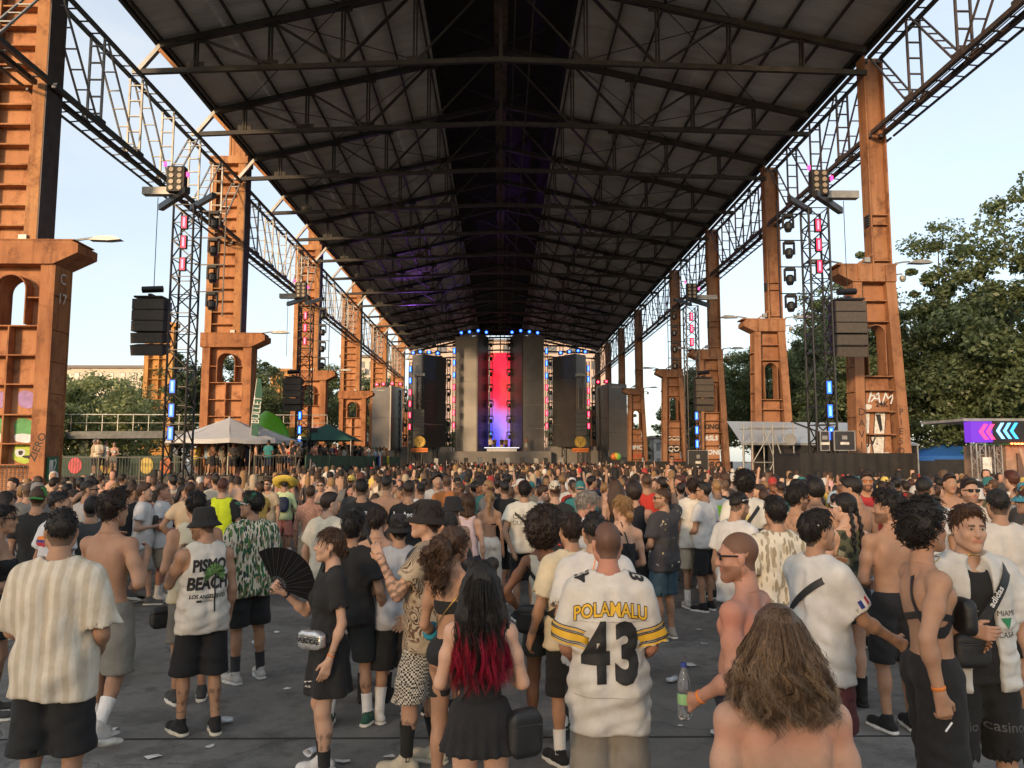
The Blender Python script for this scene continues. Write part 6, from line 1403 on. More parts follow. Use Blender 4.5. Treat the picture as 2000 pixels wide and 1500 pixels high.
# ---- hats and small wear, placed in the head's frame
def headmesh(p, name, m, mat, color=None, smooth=True):
    J = p['J']; V = np.array([tuple(v) for v in m.v]); V = J['hp']+(V+np.array((0, .022, .085))) @ J['HM'].T; me = bpy.data.meshes.new(name); me.from_pydata(V.tolist(), [], m.f); me.update()
    if smooth: me.polygons.foreach_set('use_smooth', np.ones(len(me.polygons), bool))
    o = link(name, me, p['root'], mat); o.color = (*(color or (1, 1, 1)), 1); return o
def ellathe(prof, n=22, ex=.92, ey=1.12, dy=-.012, dip=0.):
    m = MB().lathe(prof, n); m.v = [(a*ex, b*ey+dy, c+dip*b) for a, b, c in m.v]; return m
def bucket(p, color, mat=None, brim=.15, wide=1.): return headmesh(p, 'bucket_hat', ellathe([(0, .142), (.06, .140), (.080, .128), (.092*wide, .045), (.095*wide, .030), (brim, -.012), (brim-.004, -.018), (.093*wide, .022), (.085, .03)], 24), mat or M_CLOTH, color)
def cap_hat(p, color, mat=None, back=False):
    m = ellathe([(0, .132), (.03, .130), (.06, .115), (.083, .080), (.091, .035), (.090, .022), (.086, .022)], 22); s = -1 if back else 1; n = 9; k = len(m.v); v, f = [], []
    for r_, zz in ((.084, .030), (.135, .022), (.165, .010)):
        for i in range(n): a = math.pi*(.17+.66*i/(n-1)); v.append((r_*math.cos(a)*(.95 if r_ < .1 else .62), s*r_*math.sin(a)*1.05-.005, zz-.018*abs(math.cos(a))))
    for j in range(2):
        for i in range(n-1): f.append((j*n+i, j*n+i+1, (j+1)*n+i+1, (j+1)*n+i))
    m.add(v, f); m.add([(a, b, c-.005) for a, b, c in v], [q[::-1] for q in f]); return headmesh(p, 'cap', m, mat or M_CLOTH, color)
def shades(p, mat=None, frame=None, z=.004, y=.0, up=False, wrap=False):
    m = MB(); fr = MB(); zz = .072 if up else z; yy = .045 if up else .096+y; tl = .35 if up else 0
    for s in (-1, 1):
        m.prism([(s*.008, zz-.016), (s*.052, zz-.014), (s*.060, zz+.006), (s*.052, zz+.017), (s*.010, zz+.016)][::s], yy-.004 if not wrap else yy-.002, yy+.004)
        fr.beam((s*.058, yy-.004, zz+.008), (s*.080, yy-.09, zz+.004+(.0 if not up else -.03)), .005, .009)
    fr.beam((-.058, yy+.001, zz+.016), (.058, yy+.001, zz+.016), .007, .005)
    o = headmesh(p, 'sunglasses', fr, frame or M_GLOSSB, smooth=False); l = headmesh(p, 'lens', m, mat or M_GLOSSB, smooth=False); l.parent = o; return o
def ring(p, name, c, r, th, mat, n=(0, 0, 1), ex=1., ey=1., color=None):
    nn = Vector(n).normalized(); u = nn.orthogonal().normalized() if abs(nn.z) < .9 else Vector((1, 0, 0)); w = nn.cross(u); c = Vector(c); k = 22
    pts = [c+u*math.cos(i*2*math.pi/k)*r*ex+w*math.sin(i*2*math.pi/k)*r*ey for i in range(k+1)]; o = MB().tube(pts, th, 6, False).build(name, mat, p['root'], True); o.color = (*(color or (1, 1, 1)), 1); return o
def necklace(p, mat=None, th=.0035): ring(p, 'necklace', p['J']['neck']+np.array((0, .012, .010)), .074, th, mat or M_GOLDJ, (0, -.42, 1), 1., 1.05)
def bracelet(p, n, mat, t=.02, w=.004, back=.0):
    J = p['J']; d = J['wr'+n]-J['el'+n]; d /= np.linalg.norm(d); c = J['wr'+n]-d*t; dv = Vector(d); o = MB().tube([Vector(c)-dv*w, Vector(c)+dv*w], .034 if not p['sp'].get('fem') else .029, 14, True).build('wristband', mat, p['root'], True)
def bvh(p, names):
    V, Q, n = [], [], 0
    if 'body' in names:
        if 'trunk' not in p['geo']: 
            F = Field((-.34, -.3, .70), (.34, .3, 1.58), .018); f_ = p['sp'].get('fem', 0); wd = p['sp'].get('wide', 1.); bl = p['sp'].get('belly', 0.); add_torso(F, p['J'], f_, .012 if 'loose' in p else 0., wd=wd, belly=bl)
            if p.get('loose', 0) > 0: o = .014+p['loose']; rx, ry = (.135, .100) if f_ else (.162*wd, .112); F.cap((0, -.004, 1.33), (0, 0, .6), rx+o, rx+o*1.2, .03, sc=(1, (rx+o)/(ry+o+bl), 1))
            p['geo']['trunk'] = F.mesh()
        names = ['trunk']+[k for k in names if k in ('corset', 'skirt')]
    for k in names:
        if k in p['geo']: v, q = p['geo'][k]; V += v.tolist(); Q += (q+n).tolist(); n += len(v)
    return BVHTree.FromPolygons(V, Q)
def strap(p, c, nrm, width, mat, names=('body', 'shirt'), off=.007, r=.5, name='strap', arc=(0, 2*math.pi)):
    """a flat band round the trunk in a tilted plane"""
    T = bvh(p, names); nn = Vector(nrm).normalized(); c = Vector(c); u = nn.orthogonal().normalized(); w = nn.cross(u); k = 56; A, B = [], []
    for i in range(k+1):
        a = arc[0]+(arc[1]-arc[0])*i/k; d = u*math.cos(a)+w*math.sin(a); best = None
        for sft in (-width/2, width/2):
            o = c+nn*sft; hit = T.ray_cast(o+d*r, -d, r); q = hit[0] if hit[0] is not None else o+d*.12; (A if sft < 0 else B).append(q+d*off)
    n = len(A); v = A+B; f = [(i, i+1, n+i+1, n+i) for i in range(n-1)]; A2 = [(a-c)*.985+c for a in v]; m = MB().add(v, f).add(A2, [q[::-1] for q in f]); return m.build(name, mat, p['root'], True)
def sack(p, c, size, mat, rz=0., name='shoulder_bag', tilt=0.):
    a, b, d = (q/2 for q in size); F = Field((-a-.03, -b-.03, -d-.03), (a+.03, b+.03, d+.03), .011); F.box((0, 0, 0), (a*.94, b*.92, d*.94), min(b*.85, d*.45)); x_, y_, z_ = F.grid(); F.F = np.maximum(F.F, (np.sqrt((x_/(a*1.04))**2+(z_/(d*1.03))**2)-1)*min(a, d)+0*y_); g = F.grid(); F.F = F.F+.005*wob(g, 5, (28, 28, 28), 5)+.006*np.maximum(0, .5-np.abs(g[2]-d*.35)/.012); V, Q = F.mesh()
    Mx = Matrix.Translation(c) @ Matrix.Rotation(rz, 4, 'Z') @ Matrix.Rotation(tilt, 4, 'Y'); o = part(p, name, V, Q, mat); o.matrix_local = Mx; MB().tube([(-a*.75, -b*.99, d*.38), (a*.75, -b*.99, d*.38)], .0025, 5).build('zip', M_STEELL if size[0] < .2 else M_GLOSSB, o); return o
def cut_long(V, F, mx):                      # split triangles until no edge is longer than mx
    V = [Vector(v) for v in V]; T = []
    for f in F:
        for i in range(1, len(f)-1): T.append((f[0], f[i], f[i+1]))
    for _ in range(7):
        mid, out, ch = {}, [], False
        def mp(a, b):
            k = (min(a, b), max(a, b))
            if k not in mid: mid[k] = len(V); V.append((V[a]+V[b])/2)
            return mid[k]
        for (a, b, c) in T:
            L = [(V[a]-V[b]).length, (V[b]-V[c]).length, (V[c]-V[a]).length]; m = max(L)
            if m < mx: out.append((a, b, c)); continue
            ch = True; i = L.index(m); a, b, c = ((a, b, c), (b, c, a), (c, a, b))[i]; q = mp(a, b); out += [(a, q, c), (q, b, c)]
        T = out
        if not ch: break
    return V, T
def decal(p, geo, c, mat, side='back', rot=0., sx=1., off=.004, names=('shirt',), name='shirt_print', parent=None, mx=.03, curve=0., yaw=0.):
    """flat print laid on the cloth: geo is (verts, faces) in its own plane, c = (x, z) on the garment"""
    T = bvh(p, names); V, F = cut_long([(a, b, 0) for a, b, *_ in geo[0]], geo[1], mx); cs, sn = math.cos(rot), math.sin(rot); out = []; s = -1 if side == 'back' else 1; ax = rotz(yaw)
    for v in V:
        a, b = v.x*sx, v.y+curve*v.x*v.x; u, w = a*cs-b*sn, a*sn+b*cs; X = c[0]+(u if side == 'back' else -u); Z = c[1]+w
        o = Vector(ax @ np.array((X, s*.6, Z))); d = Vector(ax @ np.array((0, -s*1., 0))); hit = T.ray_cast(o, d, 1.2); q = hit[0] if hit[0] is not None else Vector(ax @ np.array((X, s*.1, Z))); out.append(q-d*off)
    F = [f if side == 'back' else f for f in F]; m = MB().add(out, F); return m.build(name, mat, parent or p['root'], True)
def poly(pts): return ([(a, b, 0) for a, b in pts], [tuple(range(len(pts)))])
def person(sp):
    """one standing figure; sp is its description"""
    p = {'sp': sp, 'geo': {}, 'seed': sp.get('seed', 1)}; Y = sp.get('Y', 13.); p['h'] = sp.get('h', min(.026, max(.0125, .0031*Y))); p['hh'] = sp.get('hh', min(.017, max(.0055, .0017*Y))); p['J'] = skel(sp)
    root = thing('person', sp['label'], 'person', (0, 0, 0), 0, sp.get('group')); p['root'] = root; body_mesh(p)
    for g in sp.get('wear', ()): g[0](p, *g[1:-1], **g[-1]) if isinstance(g[-1], dict) else g[0](p, *g[1:])
    hs = sp.get('hair', ('short', 'dark brown'))
    if len(hs) == 3: hair(p, hs[0], hs[1], **hs[2])
    else: hair(p, *hs)
    for e in sp.get('extra', ()): e(p)
    return p
# ------------------------------------------------------------------ the people one can tell apart, front to back
TOPS = {'fade': .008, 'crop': .006, 'short': .025, 'messy': .035, 'curly': .045, 'afro': .085, 'longcurly': .02, 'redlong': .06}
HERO = []
WHITE, BLACK, CREAM, GREY, NAVY, BEIGE, DENIM = (.60, .58, .555), (.012, .012, .013), (.66, .58, .45), (.16, .155, .145), (.015, .02, .045), (.36, .29, .20), (.05, .09, .15)
def H(px, top, Y, phi, label, hat=0., **sp):
    q = W(px, top, Y); sp['label'] = label; sp['Y'] = sp.get('lod', Y); sp['seed'] = len(HERO)*17+3; t = 1.775+max(hat, TOPS.get(sp.get('hair', ('short',))[0], .018)); k = min(1.10, max(.88, q.z/t))
    p = person(sp); r = p['root']; fwd = np.array((-math.sin(R(phi)), math.cos(R(phi)))); r.location = (q.x-fwd[0]*.02, Y-fwd[1]*.02, .012 if Y < 8.5 else 0.); r.rotation_euler = (0, 0, R(phi)); r.scale = (k*.95, k*.95, k)
    p['k'] = k; HERO.append((q.x, Y)); p['M'] = Matrix.Translation(r.location) @ Matrix.Rotation(R(phi), 4, 'Z') @ Matrix.Diagonal((k*.95, k*.95, k, 1)); return p
def txt(s, size, c, mat, fat=0., **kw): return lambda p: decal(p, text_geo(s, size, fat, kw.pop('shear', 0.) if 'shear' in kw else 0.), c, mat, **kw)
def pol(pts, c, mat, **kw): return lambda p: decal(p, poly(pts), c, mat, **kw)
def rectp(w, h): return [(-w/2, -h/2), (w/2, -h/2), (w/2, h/2), (-w/2, h/2)]
P_BLACK, P_YEL, P_ORG, P_RED, P_BLUE, P_WHITE = plain('print_black', (.012, .012, .012), .7, 0, .1), plain('print_yellow', (.72, .42, .03), .7, 0, .08), plain('print_orange', (.80, .22, .03), .7), plain('print_red', (.45, .02, .03), .7), plain('print_blue', (.02, .04, .22), .7), plain('print_white', (.75, .73, .70), .7)
P_GREEN = plain('print_green', (.10, .20, .05), .7, 0, .4, 30)
def sock_shoes(c, s=(.75, .73, .7), sole=(.72, .69, .62), h=.17, **kw): return (shoes, c, sole, s, h, kw) if kw else (shoes, c, sole, s, h)
def arm_tattoo(n, amt=.6):
    def f(V, L, T, sk):
        x = V[:, 0]; m = (x < -.2 if n == 'L' else x > .2) & (V[:, 2] > .7) & (V[:, 2] < 1.45); w = np.sin(V[:, 0]*90+np.sin(V[:, 2]*70)*2)+np.sin(V[:, 2]*110+V[:, 1]*80); m = m & (w > -.1); T[m, :3] = sk*.25; T[m, 3] = amt
    return f
def back_tattoo(V, L, T, sk): w = np.sin(V[:, 0]*110+np.sin(V[:, 2]*60)*2)+np.sin(V[:, 2]*95+V[:, 0]*70); m = (V[:, 2] > 1.12) & (V[:, 2] < 1.44) & (w > .1) & (V[:, 1] < .02); T[m, :3] = sk*.35; T[m, 3] = .55
def leg_tattoo(V, L, T, sk): w = np.sin(V[:, 0]*120+V[:, 1]*90)+np.sin(V[:, 2]*80); m = (V[:, 2] > .18) & (V[:, 2] < .38) & (w > .4); T[m, :3] = sk*.3; T[m, 3] = .7
def sunburn(z0, z1, c=(.50, .16, .10), a=.5):
    def f(V, L, T, sk): q = np.clip(1-np.abs(V[:, 2]-(z0+z1)/2)/((z1-z0)/2), 0, 1)*a; m = (q > 0) & (T[:, 3] == 0); T[m, :3] = c; T[m, 3] = q[m]
    return f
# --- knit shirt man at the left
p = H(128, 995, 4.4, 4, 'man in a loose cream ribbed knit shirt and black shorts, seen from behind', hair=('fade', 'black'), skin='tan', head=(28, 0), arms=((( .08, .06, -.275), (-.10, .20, -.08)), ((.07, .0, -.28), (-.08, .18, -.12))), wide=.99,
      wear=((top_wear, 'tee', CREAM, M_KNIT, dict(hem=.80, sl=.92, loose=.048, slope=-.10)), (low_wear, 'shorts', BLACK, dict(hem=.50, loose=.035)), sock_shoes((.7, .7, .68))), extra=(lambda p: shades(p), lambda p: necklace(p)))
ring(p, 'collar', (0, -.012, 1.497), .083, .014, M_KNIT, (0, -.25, 1), 1.02, .95)
# --- bare-backed man in cargo shorts
H(226, 957, 6.0, -12, 'bare-backed man in grey cargo shorts walking away behind the knit shirt', hair=('messy', 'dark brown'), skin='tan', legs=((-.06, .02), (.13, -.19)), arms=('mouth', ((.13, -.06, -.26), (-.06, .15, .16))), head=(-12, 0), lod=5,
  wear=((low_wear, 'shorts', (.20, .19, .165), dict(hem=.50, loose=.03, waist=1.0)), sock_shoes((.55, .53, .5), (.75, .73, .7), (.7, .68, .62), .20)))
# --- bucket hat and sleeveless print
PALMT = [(-.01, -.22), (.004, -.22), (.012, .02)]
def pismo(p):
    decal(p, text_geo('PISMO', .125, .006, .12), (.0, 1.335), P_BLACK, sx=.78, rot=.03); decal(p, text_geo('BEACH', .135, .006, .12), (-.005, 1.195), P_BLACK, sx=.76, rot=.03)
    decal(p, text_geo('LOS ANGELES CO.', .042, .0012, .2), (.0, 1.095), P_BLACK, sx=.86); decal(p, poly(rectp(.04, .018)), (-.075, 1.06), P_BLACK); decal(p, text_geo('surf school', .018), (-.01, 1.06), P_BLACK)
    for a in range(11):
        an = -.5+a*.42; decal(p, poly([(0, 0), (.075*math.cos(an)-.012*math.sin(an), .075*math.sin(an)+.012*math.cos(an)), (.105*math.cos(an), .105*math.sin(an)-.03), (.07*math.cos(an)+.012*math.sin(an), .07*math.sin(an)-.012*math.cos(an))]), (.045, 1.275), P_GREEN, off=.0065+.0004*a)
    decal(p, poly([(-.006, -.30), (.006, -.30), (.009, 0), (-.004, 0)]), (.045, 1.275), P_BLACK, off=.006)
H(402, 985, 6.2, 38, 'man in black bucket hat and sleeveless beach print shirt, smoking', hat=.05, hair=('crop', 'dark brown'), skin='tan', stubble=.6, head=(48, -4), legs=((-.12, .10), (.12, -.05)), arms=(((.06, .16, -.23), (-.10, .14, .20)), ((.05, -.02, -.285), (.0, .08, -.24))), lod=4.5, paint=(leg_tattoo,),
  wear=((top_wear, 'vest', (.56, .525, .465), dict(hem=.80, loose=.03)), (low_wear, 'shorts', (.010, .010, .012), dict(hem=.46, loose=.035)), (shoes, BLACK, (.62, .58, .48))), extra=(lambda p: bucket(p, (.012, .012, .013), brim=.135), pismo))
H(383, 958, 7.0, 30, 'dark-haired man in a sand coloured vest hidden behind the smoking man', hair=('short', 'black'), skin='tan', wear=((top_wear, 'vest', (.55, .50, .36), dict(hem=.84, loose=.02)), (low_wear, 'shorts', GREY, dict(hem=.5)), (shoes, (.05, .05, .05))), arms=('bent', 'bent'), extra=(lambda p: sack(p, (-.24, .05, .72), (.22, .10, .2), M_NYL),))
# --- tropical shirt and green cap
H(492, 958, 7.6, 42, 'man in green cap and tropical leaf shirt with black shorts', hat=.03, hair=('short', 'black'), skin='tan', head=(45, 5), legs=((-.12, .02), (.16, .06)), arms=('front', 'front'), wide=1.08, lod=5.5,
  wear=((top_wear, 'tee', (1, 1, 1), M_TROP, dict(hem=.80, sl=.75, loose=.045)), (low_wear, 'shorts', (.016, .017, .018), dict(hem=.52, loose=.035)), sock_shoes((.45, .45, .44), (.03, .03, .035), (.6, .6, .58))), extra=(lambda p: cap_hat(p, (.01, .085, .045)), lambda p: shades(p, None, P_WHITE), lambda p: necklace(p, th=.006)))
BLACKCLOTH = plain('fan_cloth', (.008, .008, .009), .95, 0, .1, spec=.1)
# --- woman with the fan
def skirt_logo(p): decal(p, poly([(-.03, .0), (-.02, -.008), (.032, .018)]), (-.12, .70), P_WHITE, 'front', names=('skirt',), yaw=-.5); decal(p, text_geo('AIR', .02), (-.12, .67), P_WHITE, 'front', names=('skirt',), yaw=-.5)
def hip_pack(p):
    o = sack(p, (-.085, .15, 1.0), (.27, .085, .15), M_SILV, math.pi+.55, 'hip_pack'); lettering('pack_lettering', 'VERDOG', .052, P_BLACK, o, (0, -.045, .0), fat=.002)
    strap(p, (0, 0, 1.02), (0, .12, 1), .03, M_SILV, ('body', 'shirt', 'skirt'), .008, name='hip_strap')
fanw = H(640, 1032, 5.35, 118, 'woman in black t-shirt and skirt cooling herself with a black fan', fem=1, hair=('tied', 'brown', dict(bunz=-.03, bun=.036)), skin='fair', head=(-14, 4), legs=((-.12, .06), (.13, .0)), arms=(((.07, -.02, -.285), (.0, .09, -.24)), ((.06, .14, -.26), (-.03, .19, .17))), curl={'L': .35, 'R': 1.3}, lod=3.8, hh=.0058,
  wear=((top_wear, 'tee', BLACK, dict(hem=.97, sl=.68, loose=.012)), (low_wear, 'skirt', BLACK, dict(hem=.60, flare=.06, pleats=7)), sock_shoes((.72, .71, .69), (.015, .015, .015), (.75, .74, .72), .15)), extra=(hip_pack, skirt_logo, lambda p: bracelet(p, 'L', P_ORG, .03), lambda p: bracelet(p, 'L', M_GOLDJ, .06, .002), lambda p: bracelet(p, 'R', M_GLOSSB, .035, .008)), paint=(leg_tattoo,))
piv = fanw['M'] @ Vector(fanw['J']['wrR']+np.array((0, .06, .04))); ft = thing('folding_fan', 'open black folding fan held up by the woman in black', 'fan', piv)
for i in range(13):
    a0, a1 = R(118-i*10.8), R(118-(i+1)*10.8); r0, r1 = .07, .265; y = .003*(-1)**i
    MB().add([(r0*math.cos(a0), y, r0*math.sin(a0)), (r1*math.cos(a0), y, r1*math.sin(a0)), (r1*math.cos(a1), -y, r1*math.sin(a1)), (r0*math.cos(a1), -y, r0*math.sin(a1))], [(0, 1, 2, 3)]).build('fan_fold', BLACKCLOTH, ft)
    MB().beam((0, y-.003, 0), (r1*.98*math.cos(a0), y-.003, r1*.98*math.sin(a0)), .006, .003, (0, 1, 0)).build('fan_rib', M_GLOSSB, ft)
# --- behind her
H(690, 1000, 6.4, -6, 'man in black t-shirt and shorts with green shoes behind the fan woman', hair=('messy', 'black'), skin='tan', arms=('down', 'loose'), legs='wide', paint=(leg_tattoo, arm_tattoo('R', .3)), wear=((top_wear, 'tee', BLACK, dict(hem=.84, loose=.03, sl=.72)), (low_wear, 'shorts', (.011, .014, .016), dict(hem=.52, loose=.03)), sock_shoes((.02, .075, .05), (.72, .7, .68), (.66, .62, .54), .18)))
H(645, 958, 8.6, -22, 'man in cream t-shirt with a dark red back print, left of the black-haired woman', hair=('short', 'dark brown'), skin='fair', arms=('loose', 'bent'), head=(-30, 0), wear=((top_wear, 'tee', CREAM, dict(hem=.82, loose=.04, sl=.75)), (low_wear, 'shorts', BLACK, dict(hem=.5)), (shoes, WHITE)), extra=(pol(rectp(.10, .11), (.06, 1.33), plain('print_maroon', (.14, .02, .025), .8)), txt('TILL LATE', .03, (.02, 1.24), P_BLACK)))
H(698, 993, 7.4, 10, 'woman with long straight black hair in a dark dress', fem=1, hair=('long', 'black', dict(length=.24)), skin='tan', wear=((top_wear, 'crop', BLACK, dict(hem=.95)), (low_wear, 'skirt', BLACK, dict(hem=.55, flare=.03)), (shoes, BLACK)), arms=('bent', 'bent'))
def halter(p): strap(p, (0, 0, 1.35), (.85, .1, .5), .025, M_NYL, ('body',), .006, name='halter_strap', arc=(.2, 3.4)); strap(p, (0, 0, 1.20), (0, .12, 1), .022, M_NYL, ('body',), .006, name='back_strap')
H(738, 990, 7.0, 2, 'woman in black halter top and faded denim skirt with sleek dark hair', fem=1, hair=('slick', 'dark brown', dict(bun=.03)), skin='fair', arms=('front', 'bent'), head=(-20, 0), wear=((top_wear, 'band', BLACK, dict(hem=1.20, ztop=1.235)), (low_wear, 'skirt', (.16, .21, .27), M_DENIM, dict(hem=.62, flare=.02, pleats=3)), (shoes, BLACK, (.02, .02, .02), dict(boot=True))), extra=(halter,))
# --- tattooed man in the big bucket hat
p = H(828, 968, 5.5, 80, 'tattooed man in wide black bucket hat, mirrored sunglasses and open snake print shirt', hat=.06, hair=('short', 'dark brown'), skin='fair', head=(6, 4), legs=((-.10, .12), (.12, -.04)), arms=(((.05, .16, -.23), (-.04, .13, .22)), ((.06, .02, -.28), (-.02, .18, -.17))), paint=(arm_tattoo('L', .75), leg_tattoo), lod=4.4, hh=.0062,
      wear=((top_wear, 'open', (1, 1, 1), M_SNAKE, dict(hem=.80, sl=.6, loose=.03)), (low_wear, 'shorts', (1, 1, 1), M_CHECK, dict(hem=.46, loose=.032)), sock_shoes((.50, .44, .33), (.012, .012, .012), (.55, .5, .42), .24)), extra=(lambda p: bucket(p, (.014, .010, .009), brim=.155, wide=1.06), lambda p: shades(p, M_LENS, P_WHITE, wrap=True), lambda p: bracelet(p, 'R', M_GLOSSB, .03, .016), lambda p: strap(p, (0, 0, 1.30), (.75, .1, .55), .035, M_NYL, ('body', 'shirt'), .01), lambda p: sack(p, (-.08, -.16, 1.28), (.18, .10, .26), M_NYL, 0.)))
H(778, 1000, 6.5, 20, 'man in grey t-shirt and long black shorts with white trainers', hat=.05, hair=('short', 'black'), skin='tan', legs=((-.16, .0), (.10, .04)), arms=('front', 'bent'), wear=((top_wear, 'tee', (.42, .42, .44), dict(hem=.80, loose=.035)), (low_wear, 'shorts', BLACK, dict(hem=.45, loose=.03)), sock_shoes((.60, .57, .52), (.72, .7, .68), (.68, .65, .6), .22)), extra=(lambda p: bucket(p, BLACK, brim=.14),))
# --- bikini woman with the puff of hair
H(888, 1028, 5.0, -16, 'sunlit woman in black bandeau and cycling shorts with a big brown ponytail', fem=1, hair=('puff', 'brown', dict(locks=450, curl=.012, lockl=.5, lockw=.5)), skin='tan', head=(-32, 4), arms=((( .06, .02, -.28), (-.02, .20, -.12)), 'bent'), lod=3.9, wear=((top_wear, 'band', BLACK, dict(hem=1.215, ztop=1.30)), (low_wear, 'shorts', BLACK, dict(hem=.66, loose=-.012, waist=1.06)), sock_shoes((.62, .56, .45), None, (.6, .56, .48))), extra=(lambda p: strap(p, (0, 0, 1.24), (-.72, .1, .62), .008, M_GOLDJ, ('body', 'shirt'), .006, name='chain_strap'), lambda p: ring(p, 'scrunchie', p['J']['elL']*.45+p['J']['wrL']*.55, .045, .022, plain('teal_cloth', (.01, .17, .25), .8), tuple(p['J']['wrL']-p['J']['elL']))))
# --- red and black hair
H(940, 1082, 3.9, 0, 'girl with space buns and long black hair dyed crimson at the ends, in black lace', fem=1, hair=('redlong', 'black', dict(tips=(.30, .006, .03), tipz=1.36, locks=0, length=.28, wide=.08)), skin='pale', arms=((( .075, .05, -.275), (-.06, .20, -.03)), ((.085, .03, -.27), (-.08, .20, -.01))), legs='close', lod=3.4, arm=1.12,
  wear=((top_wear, 'band', (.010, .009, .010), dict(hem=.99, ztop=1.27, name='corset')), (low_wear, 'skirt', (1, 1, 1), M_LACE, dict(hem=.79, flare=.085, pleats=17, waist=1.06)), (shoes, BLACK)), extra=(lambda p: strap(p, (.0, .0, 1.22), (-.80, .08, .60), .024, M_NYL, ('body', 'corset'), .012), lambda p: fall_hair(p, 'black', 120, 22, 1.18, .016, .055, .0013, jit=.0065, tips=(.36, .006, .035), tipz=1.38, freq=32., th=(175, 365)), lambda p: sack(p, (.25, -.08, .90), (.23, .11, .27), M_NYL, .35)))
# --- afro woman
H(1065, 990, 6.0, -14, 'woman with a dark afro in cream crop top carrying a black shoulder bag', fem=1, hair=('afro', 'dark brown', dict(locks=700, lockl=.22, curl=.012, lockw=.5, lay=1.)), skin='brown', arms=('hip', ((.10, .08, -.26), (-.02, .22, -.05))), head=(-35, 0), legs=((-.12, .02), (.13, .10)), lod=4.4,
  wear=((top_wear, 'crop', (.66, .60, .48), dict(hem=1.02)), (low_wear, 'shorts', (.045, .045, .043), M_DENIM, dict(hem=.66, loose=.012, waist=1.06)), sock_shoes((.016, .016, .016), (.68, .66, .62), (.03, .03, .03), .15, boot=False)), extra=(lambda p: strap(p, (0, 0, 1.20), (.70, .1, .68), .03, M_NYL, ('body', 'shirt'), .008), lambda p: sack(p, (-.10, -.17, .98), (.25, .11, .24), M_NYL, -.2)))
# --- the football jersey
def jersey(p):
    decal(p, text_geo('POLAMALU', .098, .0062), (0, 1.335), P_BLACK, sx=.80, curve=-.5, off=.004); decal(p, text_geo('POLAMALU', .098, .002), (0, 1.335), P_YEL, sx=.80, curve=-.5, off=.0065)
    decal(p, text_geo('4', .40, .018), (-.082, 1.105), P_BLACK, sx=.70, off=.005); decal(p, text_geo('3', .40, .018), (.086, 1.105), P_BLACK, sx=.72, off=.005)
    decal(p, poly(rectp(.42, .004)), (0, 1.272), plain('seam_cream', (.42, .39, .34), .9), off=.0035); decal(p, poly(rectp(.40, .004)), (0, .90), plain('seam_cream', (.42, .39, .34), .9), off=.0035)
    for n, s in (('L', -1), ('R', 1)):
        sh, el = p['J']['sh'+n], p['J']['el'+n]; d = el-sh
        for t, w, mt in ((.60, .008, P_YEL), (.635, .004, P_BLACK), (.665, .004, P_BLACK), (.735, .034, P_YEL), (.81, .004, P_BLACK), (.84, .004, P_BLACK), (.875, .008, P_YEL), (.565, .004, P_BLACK)):
            strap(p, sh+d*t, tuple(d), w, mt, ('shirt',), .006+(.002 if mt is P_BLACK else 0), .16, 'sleeve_stripe')
        v, f = text_geo('43', .12, .004); T = bvh(p, ('shirt',)); V, F = cut_long([(a, b, 0) for a, b, *_ in v], f, .02); c = sh*.84+p['J']['neck']*.16; out = []
        for q in V:
            o = Vector((c[0]+s*(.0+q.y*.9)*1., c[1]-.025+s*q.x*.8*-1, 1.75)); hit = T.ray_cast(o, Vector((0, 0, -1)), .6); out.append((hit[0] if hit[0] is not None else Vector((o.x, o.y, 1.44)))+Vector((0, 0, .004)))
        MB().add(out, F).build('shoulder_number', P_BLACK, p['root'])
H(1185, 1015, 4.2, -2, 'shaven man in white football jersey number 43 lettered POLAMALU', hair=('buzz', 'dark brown'), skin='burnt', head=(2, 0), wide=.96, arms=(((.06, .02, -.28), (-.04, .20, -.10)), ((.06, .02, -.28), (-.04, .20, -.10))), lod=3.4, paint=(sunburn(1.38, 1.62, (.42, .16, .11), .5),),
  wear=((top_wear, 'tee', (.60, .565, .505), dict(hem=.70, sl=.94, loose=.042, neck=.005)), (low_wear, 'shorts', (.27, .24, .20), dict(hem=.48, loose=.03)), (shoes, WHITE)), extra=(jersey, lambda p: shades(p, M_LENS, M_GLOSSB, up=True), lambda p: necklace(p, M_SILV, .004)))
H(1158, 1002, 5.1, 10, 'man in white shirt with orange seams standing just before the jersey', hair=('fade', 'black'), skin='tan', head=(-18, 0), arms=('bent', 'bent'), wide=1.05, wear=((top_wear, 'tee', (.60, .57, .53), dict(hem=.82, loose=.05, sl=.85)), (low_wear, 'shorts', BLACK, dict(hem=.48)), (shoes, BLACK)), extra=(lambda p: strap(p, (.03, 0, 1.36), (.92, .25, .25), .006, P_ORG, ('shirt',), .004, name='piping'), lambda p: strap(p, (-.03, 0, 1.36), (-.92, .25, .25), .006, P_ORG, ('shirt',), .004, name='piping')))
H(1112, 1000, 5.6, 20, 'man in pale yellow shirt with a black shoulder strap beside the afro woman', hair=('short', 'dark brown'), skin='tan', arms=('loose', 'front'), wear=((top_wear, 'tee', (.62, .53, .36), dict(hem=.82, loose=.04, sl=.8)), (low_wear, 'shorts', BLACK, dict(hem=.48)), sock_shoes(BLACK)), extra=(lambda p: strap(p, (0, 0, 1.25), (-.7, .1, .7), .05, M_NYL),))
